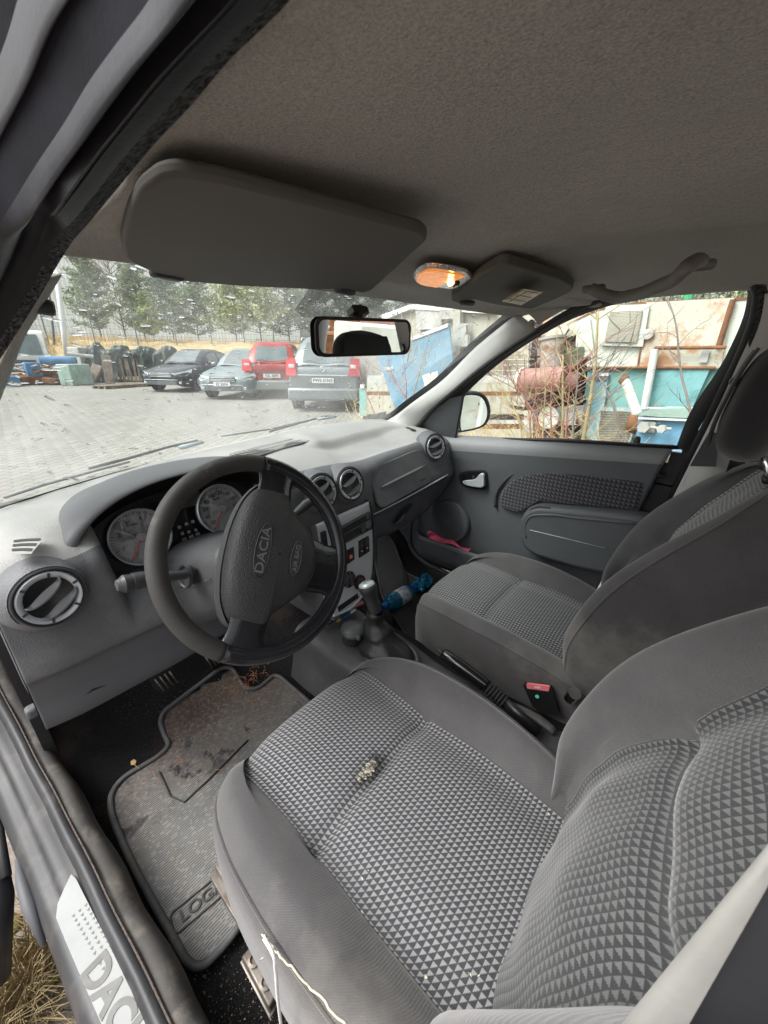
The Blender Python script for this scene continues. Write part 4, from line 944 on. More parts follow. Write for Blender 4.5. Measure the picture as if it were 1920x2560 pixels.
# gear lever
gl=thing('gear_lever','gear lever with silver topped black knob and grey leather gaiter','gear lever',tuple(at(955,1620,z=.5)))
kt=Vector(at(917,1462,z=.700)); kb=Vector(at(938,1528,z=.625)); ax=(kt-kb).normalized(); Lk=(kt-kb).length
fr=frame(kb,ex=(1,0,0),ez=ax)
mb=MB(); mb.lathe([(.017,-.002),(.0175,.01),(.0175,Lk*.45),(.020,Lk*.62),(.0245,Lk*.8),(.0255,Lk*.9),(.024,Lk*.97),(.022,Lk)],32,fr,sx=1.0); kn=mb.build('knob',G['knob'],gl,ang=60)
mb=MB(); mb.lathe([(.0225,Lk-.001),(.021,Lk+.004),(.014,Lk+.008),(0,Lk+.0095)],32,fr); kc=mb.build('knob_cap',G['silver'],gl,ang=60)
mb=MB()
for x in (-.008,0,.008): mb.box((x,0,Lk+.0095),(.0010,.012,.0006),fr)
mb.box((0,0,Lk+.0097),(.017,.001,.0006),fr); mb.build('shift_pattern',G['print'],kc)
for k,(s_,x,y) in enumerate((('1',-.008,.0095),('3',0,.0095),('5',.008,.0095),('2',-.008,-.0095),('4',0,-.0095),('R',.008,-.0095))):
    text(s_,.0055,fr@Matrix.Translation((x,y,Lk+.0088)),G['print'],kc,'gear_number',.0002)
mb=MB()
for k in range(14): 
    t=.08+.86*k/14; rr_=.0185+.007*max(0,(t-.5)*2); p_=fr@Vector((rr_*.75,-rr_*.66,Lk*t)); mb.tube([p_+Vector((-.002,-.001,.001)),p_+Vector((.003,.001,-.001))],.0009,4)
mb.build('knob_stitching',G['dashlow'],kn)
base_c=Vector(at(972,1632,z=.505))
rows=[]
for t in np.linspace(0,1,18):
    cc=kb*(1-t)+base_c*t+Vector((0,.018*math.sin(math.pi*t),0)); 
    rx=.018+.043*t**1.5+.004*math.sin(t*16); ry=.019+.062*t**1.5+.005*math.sin(t*16+1)
    row=[]
    for k in range(36):
        a=2*math.pi*k/36; f=1+.15*math.sin(3*a+7*t)*t*(1.15-t*.6)+.12*max(0,math.cos(4*(a-.8)))*t+.05*math.sin(7*a-9*t)*t*(1.2-t)
        row.append((cc.x+rx*f*math.cos(a),cc.y+ry*f*math.sin(a),cc.z+.006*math.sin(2*a+9*t)*t*(1-t)*4))
    rows.append(row)
mb=MB(); mb.grid(np.array(rows),closev=True); mb.build('gaiter',G['gaiter'],gl,ang=180)
mb=MB(); mb.tube([(base_c.x+.062*math.cos(a),base_c.y-.004+.083*math.sin(a),.503) for a in np.linspace(0,2*math.pi,40)[:-1]],.006,8,closed=True); mb.build('gaiter_ring',G['console'],gl,ang=180)
# handbrake
hb=thing('handbrake','black handbrake lever with ribbed sleeve between the seats','handbrake',(0,-.65,.47))
p0,p1,p2,p3_,p4=[Vector(at(*p_,x=-.005)) for p_ in ((1094,1622),(1106,1634),(1215,1715),(1258,1755),(1345,1832))]
MB().tube([p0,p1],[.0065,.0065],14).build('button',G['dark'],hb,ang=60)
MB().tube([p1,p1.lerp(p2,.05),p1.lerp(p2,.5),p1.lerp(p2,.9),p2],[.013,.0165,.0175,.0165,.015],18,flat=1.1).build('grip',G['gloss'],hb,ang=60)
rr_=[];pp_=[]
for k in range(25): t=k/24; pp_.append(p2.lerp(p3_,t)); rr_.append(.0155+.003*math.cos(k*math.pi/2*1.0))
MB().tube(pp_,rr_,18).build('ribbed_sleeve',G['dark'],hb,ang=60)
MB().tube([p3_,p4],[.012,.012],12,flat=1.4).build('lever_arm',G['black'],hb,ang=180)
MB().tube(dense(np.array([at(1270,1762,x=.02),at(1310,1778,x=.025),at(1350,1800,x=.03),at(1385,1828,x=.03)]),4),.012,10,flat=.6).build('lever_shroud',G['console'],hb,ang=180)
# seat belt buckle
bk=thing('seat_belt_buckle','black seat belt buckle with pink press button and green dot','buckle',tuple(at(1360,1790,x=.09)))
v=[Vector(at(*p_,x=.07)) for p_ in ((1312,1716),(1374,1724),(1394,1785),(1352,1779),(1334,1765))]
n_=Vector((-.9,-.1,.3)); mb=MB(); k=len(v)
mb.add(v+[x-n_*.02 for x in v],[tuple(range(k)),tuple(range(k,2*k))[::-1]]+[(i,(i+1)%k,k+(i+1)%k,k+i) for i in range(k)]); mb.build('buckle_body',G['black'],bk,bevel=.004,seg=3)
v=[Vector(at(*p_,x=.066)) for p_ in ((1317,1711),(1372,1718),(1370,1727),(1319,1720))]; mb=MB(); mb.add(v+[x-n_*.010 for x in v],[(0,1,2,3),(7,6,5,4)]+[(i,(i+1)%4,4+(i+1)%4,4+i) for i in range(4)]); pb_=mb.build('press_button',G['pinkred'],bk,bevel=.0015)
text('PRESS',.006,frame(Vector(at(1344,1719,x=.0645)),ex=Vector(at(1368,1724,x=.064))-Vector(at(1317,1718,x=.064)),ez=(-.95,-.1,.25)),G['white'],pb_,'press_text',.0003)
mb=MB(); mb.lathe([(.0045,0),(.0045,.001),(0,.001)],20,frame(Vector(at(1343,1741,x=.066)),ez=(-.95,-.1,.2))); mb.build('green_dot',G['green'],bk)
MB().tube([at(1425,1745,x=.09),at(1437,1733,x=.075)],[.014,.014],20).build('recliner_knob',G['chrome'],None,ang=50); o=bpy.data.objects['recliner_knob']; tag(o,'small chrome recliner knob on the side of the passenger seat','knob')
# ---- steering column
sc=thing('steering_column','grey plastic steering column cowl with control stalks','steering column',(-.376,-.1,.88))
wc=Vector((-.3763,-.2321,.9356)); tl=R(26.8); wn=Vector((0,-math.cos(tl),math.sin(tl)))
fr=frame(wc-wn*.045,ex=(1,0,0),ez=-wn)
def ringc(w,h,z,n=28,e=.6): 
    return [(w*abs(math.cos(a))**e*(1 if math.cos(a)>0 else -1),h*abs(math.sin(a))**e*(1 if math.sin(a)>0 else -1)-.0,z) for a in np.linspace(0,2*math.pi,n+1)[:-1]]
rows=[[(x,y,z) for x,y,z in ringc(w,h,zz)] for w,h,zz in ((.045,.05,0),(.062,.062,.004),(.070,.066,.03),(.078,.075,.08),(.088,.085,.14),(.098,.098,.22))]
rows=[[tuple(fr@Vector((p_[0],-p_[1]+.018-.0*i,p_[2]))) for p_ in r_] for i,r_ in enumerate(rows)]
mb=MB(); mb.grid(dense(np.array(rows),4),closev=True); mb.build('column_cowl',G['shroud'],sc,ang=180)
rows=[tuple(fr@Vector((x*1.004,y*1.004+.015,z))) for x,y,z in ((-.075,-.005,.03),(-.0835,-.005,.08),(-.095,-.004,.15))]
MB().tube(rows,.0012,5).build('cowl_seam',G['black'],sc,ang=180)
c=Vector(at(464,1440,y=-.115)); mb=MB(); mb.lathe([(.024,-.002),(.022,.004),(.019,.002),(.018,-.012),(0,-.012)],28,frame(c,ex=(0,0,1),ez=(-.95,-.2,.2)),sy=.8); mb.build('stalk_socket',G['dark'],sc,ang=50)
s0,s1,s2,s3=[Vector(at(*p_,y=-.125)) for p_ in ((466,1436),(415,1442),(352,1450),(302,1462))]
MB().tube([s0,s1,s1.lerp(s2,.3)],[.0085,.0095,.0095],16).build('light_stalk',G['dark'],sc,ang=60)
st_=bpy.data.objects['light_stalk']
MB().tube([s2.lerp(s1,.75),s2.lerp(s1,.55),s2.lerp(s1,.5),s2,s2.lerp(s3,.4),s2.lerp(s3,.42),s3.lerp(s2,.15),s3],[.0115,.013,.0135,.0145,.0150,.0135,.0155,.012],20).build('stalk_switch',G['dark'],st_,ang=40)
mb=MB(); mb.lathe([(.011,0),(.009,.006),(0,.008)],18,frame(s3,ez=s3-s2)); mb.build('stalk_end',G['lid'],st_,ang=50)
r0,r1,r2=[Vector(at(*p_,y=-.125)) for p_ in ((742,1282),(765,1262),(785,1250))]
MB().tube([wc+Vector((.06,.07,-.0)),r0,r1,r2],[.008,.009,.012,.009],14).build('wiper_stalk',G['dark'],sc,ang=60)
# lower column shell between knees
# ---- steering wheel
sw=thing('steering_wheel','black three spoke steering wheel with worn leather rim and embossed maker name','steering wheel',tuple(wc))
WF=frame(wc,ex=(1,0,0),ez=wn)
roll=R(56); WR=WF@Matrix.Rotation(roll,4,'Z')   # wheel turned to the left
Rr=.1735
def rimseg(a0,a1,m,name,n,r_=.0156,parent=sw):
    pts=[WR@Vector((Rr*math.cos(a),Rr*math.sin(a),0)) for a in np.linspace(a0,a1,n)]
    return MB().tube(pts,r_,16,up=tuple(wn)).build(name,m,parent,ang=180)
# angles measured in the wheel's own frame (0 = right spoke, -90 = lower spoke, 180 = left spoke)
rimseg(R(12),R(168),G['wheelmatte'],'rim_upper',56)
rimseg(R(-192),R(12),G['leather'],'rim_lower',60,.0160)
for a in (12,168): 
    p_=[WR@Vector(((Rr+.0163*math.cos(w))*math.cos(R(a)),(Rr+.0163*math.cos(w))*math.sin(R(a)),.0163*math.sin(w))) for w in np.linspace(0,2*math.pi,25)[:-1]]
    MB().tube(p_,.0008,5,closed=True).build('rim_seam',G['black'],sw,ang=180)
# stitching on the inside of the glossy part
mb=MB()
for k in range(120):
    a=R(-190+200*k/119); r_=Rr-.0148
    if any(abs(((math.degrees(a)-c_+180)%360)-180)<w_ for c_,w_ in ((0,9),(-90,13),(180,9))): continue
    p_=WR@Vector((r_*math.cos(a),r_*math.sin(a),.006)); q_=WR@Vector(((r_-.001)*math.cos(a+.012),(r_-.001)*math.sin(a+.012),-.002)); mb.tube([p_,q_],.0011,5)
mb.build('rim_stitching',G['leather'],bpy.data.objects['rim_lower'],ang=180)
# spokes
def spoke(a,w0,w1,z0,z1,r0=.06,r1=.172,m=None,flare=1.6):
    rows=[]
    for t in np.linspace(0,1,10):
        r_=r0+(r1-r0)*t; w=w0*(1-t)+w1*t+ (flare-1)*w1*max(0,t-.6)**2*6; z=z0*(1-t)**1.0+z1*t
        row=[]
        for k in range(16):
            b=2*math.pi*k/16; row.append(tuple(WR@Matrix.Rotation(a,4,'Z')@Vector((r_,w*math.cos(b),z+.010*math.sin(b)*(1+.0*t)))))
        rows.append(row)
    mb=MB(); mb.grid(np.array(rows),closev=True); return mb.build('spoke',m or G['leather'],sw,ang=180)
spoke(R(2),.040,.030,.012,.0); spoke(R(178),.040,.030,.012,.0); spoke(R(-90),.056,.046,.014,.0,flare=1.6)
# hub pad outline in wheel frame
out=[(-.128,.004),(-.120,.028),(-.092,.048),(-.055,.058),(0,.062),(.055,.058),(.092,.048),(.120,.028),(.128,.004),(.124,-.018),(.098,-.030),(.078,-.052),(.052,-.078),(.02,-.092),(-.02,-.092),(-.052,-.078),(-.078,-.052),(-.098,-.030),(-.124,-.018)]
oc=dense(np.array([(x*1.05,y*1.10,0) for x,y in out+[out[0]]]),4)[:-1,:2]
rows=[]
cen=np.array((0,-.012))
for t,zz in ((1.0,-.030),(1.01,-.008),(1.0,.012),(.965,.022),(.90,.0275),(.78,.0315),(.6,.035),(.4,.0375),(.2,.0385),(.02,.039)):
    rows.append([tuple(WR@Vector((*(cen+(p_-cen)*t),zz-.014*(abs(p_[0]*t)/.128)**2))) for p_ in oc])
mb=MB(); mb.grid(np.array(rows),closev=True); hub=mb.build('hub_pad',G['pad'],sw,ang=180)
# back shell grey
rows=[[tuple(WR@Vector((*(cen+(p_-cen)*t),zz))) for p_ in oc] for t,zz in ((1.03,-.002),(1.045,-.012),(1.0,-.034),(.7,-.044),(.3,-.046))]
mb=MB(); mb.grid(np.array(rows),closev=True); mb.build('hub_back',G['shroud'],sw,ang=180)
def oval(cx,cy,w,h,z,m,name,par):
    mb=MB(); pts=[(cx+w*math.cos(a),cy+h*math.sin(a)) for a in np.linspace(0,2*math.pi,33)[:-1]]
    mb.prism(pts,.0012,WR,z0=z,top=.97); o_=mb.build(name,m,par)
    mb=MB(); mb.tube([WR@Vector((x,y,z+.001)) for x,y in pts],.0012,6,closed=True); mb.build('emblem_rim',G['pad'],o_,ang=180); return o_
e1=oval(0,.020,.047,.0135,.0368,G['dark'],'emblem',hub)
text('DACIA',.0225,WR@Matrix.Translation((0,.0195,.0384)),G['emblem'],e1,'emblem_text',.0005,sx=1.22,bold=.0003)
e2=oval(0,-.046,.032,.0105,.0378,G['dark'],'airbag_mark',hub)
text('AIR BAG',.0135,WR@Matrix.Translation((0,-.0465,.0394)),G['emblem'],e2,'airbag_text',.0004,sx=1.0)
# ================================================================== PASSENGER DOOR
door=thing('passenger_door','closed front passenger door with fabric insert, armrest, speaker and silver handle','car door',(.7,-.3,.4))
def belt(y): return .966+(.03-y)*.095
ys=[.30,.16,.05,-.05,-.15,-.25,-.35,-.45,-.55,-.65,-.72]
rows=[]
for y in ys:
    b=belt(y); yr=(lambda z:y-(max(0,-y-.45)/.27)*(1.0-z)*-.18)
    zz=[b+.004,b+.006,b-.006,b-.025,b-.07,.86,.80,.74,.66,.58,.50,.42,.34]
    xx=[.722,.705,.688,.676,.674,.680,.690,.694,.692,.690,.690,.690,.690]
    rows.append([(x,yr(z),z) for x,z in zip(xx,zz)])
Dp=surf(rows,6,5)
Y_,Z_=Dp[:,:,1],Dp[:,:,2]
sheet('door_trim',Dp,[G['doortop'],G['door']],door,mfn=lambda i,j:0 if j/5.<3.6 else 1,solid=.004,off=-1)
# end face of door and glass channel
mb=MB(); e=Dp[-1]; mb.add([tuple(p_) for p_ in e]+[(.76,e[-1][1],.34),(.76,e[0][1],1.03)],[tuple(range(len(e)+2))]); mb.build('door_edge',G['black'],door,ang=30)
# window glass
gl_px=[(1139,1098),(1155,995),(1238,917),(1333,851),(1444,792),(1555,756),(1665,729),(1804,705),(1848,705),(1868,723),(1865,762),(1821,878),(1721,1039),(1690,1118)]
gp=[Vector(at(*p_,n=(1,0,.36),d=1.065)) for p_ in gl_px]
mb=MB(); mb.add(gp,[tuple(range(len(gp)))]); wg_=mb.build('window_glass',G['sideglass'],door,ang=180)
# black frame between glass and seal
inner=dense(np.array([at(*p_,n=(1,0,.36),d=1.062) for p_ in gl_px[1:]+[]]),3)
outer=[(1075,1030),(1141,973),(1226,905),(1342,829),(1430,777),(1520,742),(1600,715),(1700,700),(1845,688),(1893,712),(1898,760),(1850,890),(1745,1060),(1712,1125)]
o_=dense(np.array([at(*p_,n=(1,0,.36),d=1.045) for p_ in outer]),3)
ii=np.array([inner[int(round(k*(len(inner)-1)/(len(o_)-1)))] for k in range(len(o_))])
fi=(at(1150,985,n=(1,0,.36),d=1.062),)
def reg(px,d_,n_):
    P=dense(np.array([at(*p_,n=(1,0,.36),d=d_) for p_ in px]),8); L_=np.r_[0,np.cumsum(np.linalg.norm(np.diff(P,axis=0),axis=1))]; t=np.linspace(0,L_[-1],n_)
    return np.array([[np.interp(a,L_,P[:,k]) for k in range(3)] for a in t])
segs=[([(1158,990),(1238,917),(1333,851),(1444,792),(1555,756),(1665,729),(1804,705)],[(1085,1023),(1141,973),(1226,905),(1342,829),(1430,777),(1520,742),(1700,698),(1800,688)]),
      ([(1804,705),(1835,703),(1858,710),(1868,728),(1865,762),(1821,878),(1721,1039),(1690,1118)],[(1800,688),(1845,686),(1880,695),(1896,725),(1893,775),(1850,890),(1745,1075),(1715,1128)])]
for a,b in segs:
    A=reg(a,1.062,30);B=reg(b,1.04,30)
    sheet('window_frame',np.array([A,A*.7+B*.3+np.array((-.006,0,0)),A*.3+B*.7+np.array((-.008,0,0)),B]),G['rubber'],door)
# quarter sail with mirror
sq=[Vector(at(*p_,n=(1,0,.36),d=1.04)) for p_ in ((1043,1070),(1075,1030),(1110,1000),(1158,988),(1152,1030),(1142,1097),(1108,1090))]
mb=MB(); mb.add(sq,[tuple(range(7))]); mb.build('mirror_sail',G['door'],door)
MB().tube([at(1158,985,n=(1,0,.36),d=1.045),at(1150,1035,n=(1,0,.36),d=1.045),at(1139,1098,n=(1,0,.36),d=1.045)],.006,8).build('window_guide',G['rubber'],door,ang=180)
MB().tube([at(1137,1097,n=(1,0,.36),d=1.058),at(1400,1100,n=(1,0,.36),d=1.058),at(1700,1119,n=(1,0,.36),d=1.058)],.006,8).build('belt_seal',G['rubber'],door,ang=180)
# lock button
c=Vector((.692,-.635,1.035)); mb=MB(); mb.box((0,0,0),(.022,.042,.006),Matrix.Translation(c)); lk=mb.build('lock_plate',G['door'],door,bevel=.003)
mb=MB(); mb.lathe([(.010,0),(.0095,.012),(.008,.02),(.004,.023),(0,.023)],16,Matrix.Translation(c),sx=.7); mb.build('lock_button',G['black'],lk,ang=50)
# handle
def dpoly(name,px,x,m,h=.004,bev=.002,top=1.0,par=door,k=4,back=0):
    P=[Vector(at(*p_,x=x)) for p_ in px]; P=rounded(P,.03)
    fr=Matrix([[0,0,-1,x],[-1,0,0,0],[0,1,0,0],[0,0,0,1]]) # local x=-y, y=z, z=-x
    mb=MB(); mb.prism([(-p_[1],p_[2]) for p_ in P],h+back,fr,top=top,z0=-back); return mb.build(name,m,par,bevel=bev,seg=3)
hp=[(1146,1193),(1150,1182),(1170,1175),(1212,1173),(1220,1180),(1220,1218),(1212,1224),(1178,1222),(1154,1212)]
ho=dpoly('handle_surround',hp,.684,G['black'],.004,.002)
dpoly('handle_recess',[(1152,1194),(1158,1186),(1175,1180),(1208,1179),(1214,1184),(1213,1214),(1178,1215),(1160,1208)],.678,G['gloss'],.0012,.0004,par=ho)
dpoly('silver_lever',[(1155,1203),(1165,1200),(1182,1199),(1192,1196),(1199,1186),(1206,1181),(1213,1184),(1214,1216),(1204,1219),(1180,1216),(1162,1211)],.674,G['silver'],.010,.004,top=.93,par=ho)
mb=MB(); mb.lathe([(.005,0),(.005,.002),(.002,.002),(0,.0)],16,frame(at(1184,1192,x=.677),ez=(-1,0,0))); mb.build('screw',G['dark'],ho,ang=50)
# fabric insert
ins=[(1246,1262),(1248,1240),(1262,1217),(1285,1198),(1320,1185),(1370,1181),(1450,1184),(1618,1200),(1621,1206),(1597,1268),(1588,1273),(1400,1258),(1340,1250),(1318,1258),(1308,1272),(1298,1281),(1272,1276)]
P=[at(*p_,x=.680) for p_ in ins]; 
ys_=[p_[1] for p_ in P]; zs_=[p_[2] for p_ in P]
Pd=rounded(P,.02); cen=Pd.mean(0)
rows=[[(.684 if t==1 else .676-.004*(1-t*t),cen[1]+(p_[1]-cen[1])*t,cen[2]+(p_[2]-cen[2])*t) for p_ in np.vstack([Pd,Pd[:1]])] for t in (1,.975,.93,.8,.6,.4,.2,.01)]
rows=np.array(rows); sheet('fabric_insert',rows,G['tridoor'],door,uv=(-rows[:,:,1],rows[:,:,2]),ang=180)
up_=[(1238,1268),(1240,1238),(1258,1207),(1285,1185),(1320,1174),(1372,1169),(1460,1171),(1662,1192)]
MB().tube(dense(np.array([at(*p_,x=.684) for p_ in up_]),4),.0055,8).build('insert_border',G['dark'],door,ang=180)
# armrest / pull pocket
am=[(1303,1340),(1302,1300),(1308,1283),(1320,1268),(1345,1258),(1400,1262),(1500,1270),(1600,1280),(1640,1290),(1640,1420),(1560,1440),(1440,1415),(1340,1385),(1312,1365)]
ar=dpoly('armrest',am,.668,G['door'],.034,.014,top=.95,back=.03)
dpoly('armrest_pull',[(1318,1282),(1328,1270),(1345,1264),(1376,1267),(1378,1273),(1368,1281),(1330,1288)],.640,G['dark'],.002,.0008,par=ar)
MB().tube([at(1325,1325,x=.632),at(1400,1343,x=.632),at(1512,1370,x=.632)],.0012,6).build('armrest_scratch',G['silverd'],ar,ang=180)
MB().tube(dense(np.array([at(1316,1345,x=.636),at(1314,1310,x=.636),at(1325,1292,x=.634),at(1360,1287,x=.633),at(1450,1296,x=.633),at(1600,1310,x=.633)]),4),.004,8).build('armrest_edge',G['door'],ar,ang=180)
# speaker
c=Vector(at(1122,1304,x=.672)); fr=frame(c,ex=(0,-1,0),ez=(-1,.0,.08))
mb=MB(); mb.lathe([(.100,-.02),(.098,.0),(.094,.006),(.088,.008)],56,fr); spk=mb.build('speaker_surround',G['door'],door,ang=60)
mb=MB(); mb.lathe([(.090,.006),(.086,.0085),(.05,.0125),(.0,.0135)],48,fr); sg=mb.build('speaker_grille',G['door'],spk,ang=60)
mb=MB()
for r_,n_ in ((.076,44),(.068,40),(.060,36),(.052,32),(.044,26),(.036,22),(.028,16),(.018,10)):
    for k in range(n_):
        a=2*math.pi*k/n_+r_*60; z=.0128-.45*max(0,r_-.02)**1.4*.3; mb.add([(r_*math.cos(a)+.0022*math.cos(b),r_*math.sin(a)+.0022*math.sin(b),.0142-(r_/.09)**2*.0045) for b in np.linspace(0,2*math.pi,7)[:-1]],[(0,1,2,3,4,5)],0,fr)
mb.build('grille_holes',G['black'],sg)
# map pocket
rows=[]
for px,zz,xx in (((1050,1330),0,0),):
    pass
pk=[(.17,.0),(.12,.0),(.08,-.0),(0,0),(-.1,0),(-.2,0),(-.4,0),(-.6,0)]
rows=[]
for y in (.155,.12,.08,.0,-.1,-.2,-.4,-.6):
    f=min(1,max(0,(.165-y)/.06))**.5; zt=.505+.02*(-y); 
    rows.append([(.69,y,zt-.10),(.69-.055*f,y,zt-.0),(.69-.062*f,y,zt+.004),(.69-.070*f,y,zt-.002),(.69-.072*f,y,zt-.03),(.69-.060*f,y,zt-.10),(.69-.02*f,y,zt-.135),(.70,y,zt-.14)])
sheet('door_pocket',surf(rows,5,4),G['door'],door)
MB().tube(dense(np.array([(.655,.17,.60),(.632,.168,.50),(.63,.15,.42),(.635,.08,.375),(.64,0,.36),(.64,-.2,.36)]),5),.012,10).build('pocket_border',G['dark'],door,ang=180)
# exterior mirror
em=thing('door_mirror','dark framed door mirror outside the passenger window reflecting scrap machinery','mirror',(.9,.04,1.04))
mp=[(1146,1068),(1149,1010),(1158,992),(1180,988),(1203,994),(1214,1012),(1216,1042),(1206,1062),(1185,1072),(1160,1077),(1149,1078)]
P=[Vector(at(*p_,n=(0,1,0),d=.03)) for p_ in mp]
Pd=dense(np.array([tuple(p_) for p_ in P+[P[0]]]),3)[:-1]; c=Vector(Pd.mean(0)); 
nf=Vector((-.34,-.93,.02)).normalized(); fr=frame(c,ex=(1,0,0),ez=nf); inv=fr.inverted()
po=[]
for p_ in mp:
    v=np.array(at(*p_,n=tuple(nf),d=nf.dot(c))); po.append(tuple((inv@Vector(v))[:2]))
po=[tuple(p_[:2]) for p_ in dense(np.array([(x,y,0) for x,y in po+[po[0]]]),3)[:-1]]
sc_=lambda q_,k:[(x*k,y*k) for x,y in q_]
mb=MB(); mb.prism(sc_(po,1.0),.002,fr); mb.build('mirror_glass',G['mirror'],em)
mb=MB()
cc=[(1.0,.003),(1.03,.006),(1.10,.004),(1.16,-.01),(1.17,-.03),(1.05,-.07),(.7,-.10),(.3,-.11)]
rows=[[tuple(fr@Vector((x*k+(.010 if k>1 else .004),y*k+.004,z))) for x,y in po] for k,z in cc]; mb.grid(np.array(rows),closev=True); mb.build('mirror_shell',G['bluegrey'],em,ang=180)
# pink cloth
pc=thing('pink_cloth','crumpled pink cloth stuffed into the passenger door pocket','cloth',tuple(at(1120,1360,x=.64)))
top_=[(1072,1326),(1084,1328),(1096,1338),(1110,1350),(1128,1352),(1146,1360),(1160,1370),(1174,1374)]
bot=[(1072,1346),(1084,1350),(1096,1354),(1110,1358),(1128,1364),(1146,1370),(1160,1376),(1174,1379)]
rows=[]
for k,(a,b) in enumerate(zip(top_,bot)):
    A=np.array(at(*a,x=.652-.006*(k%2)));B=np.array(at(*b,x=.640+.004*(k%2))); rows.append([A*(1-t)+B*t+np.array((-.012*math.sin(6*t+k*1.3),0,.003*math.sin(k*2.1))) for t in np.linspace(0,1,5)])
sheet('cloth_fold',surf(rows,4,4),G['pink'],pc,solid=.002)
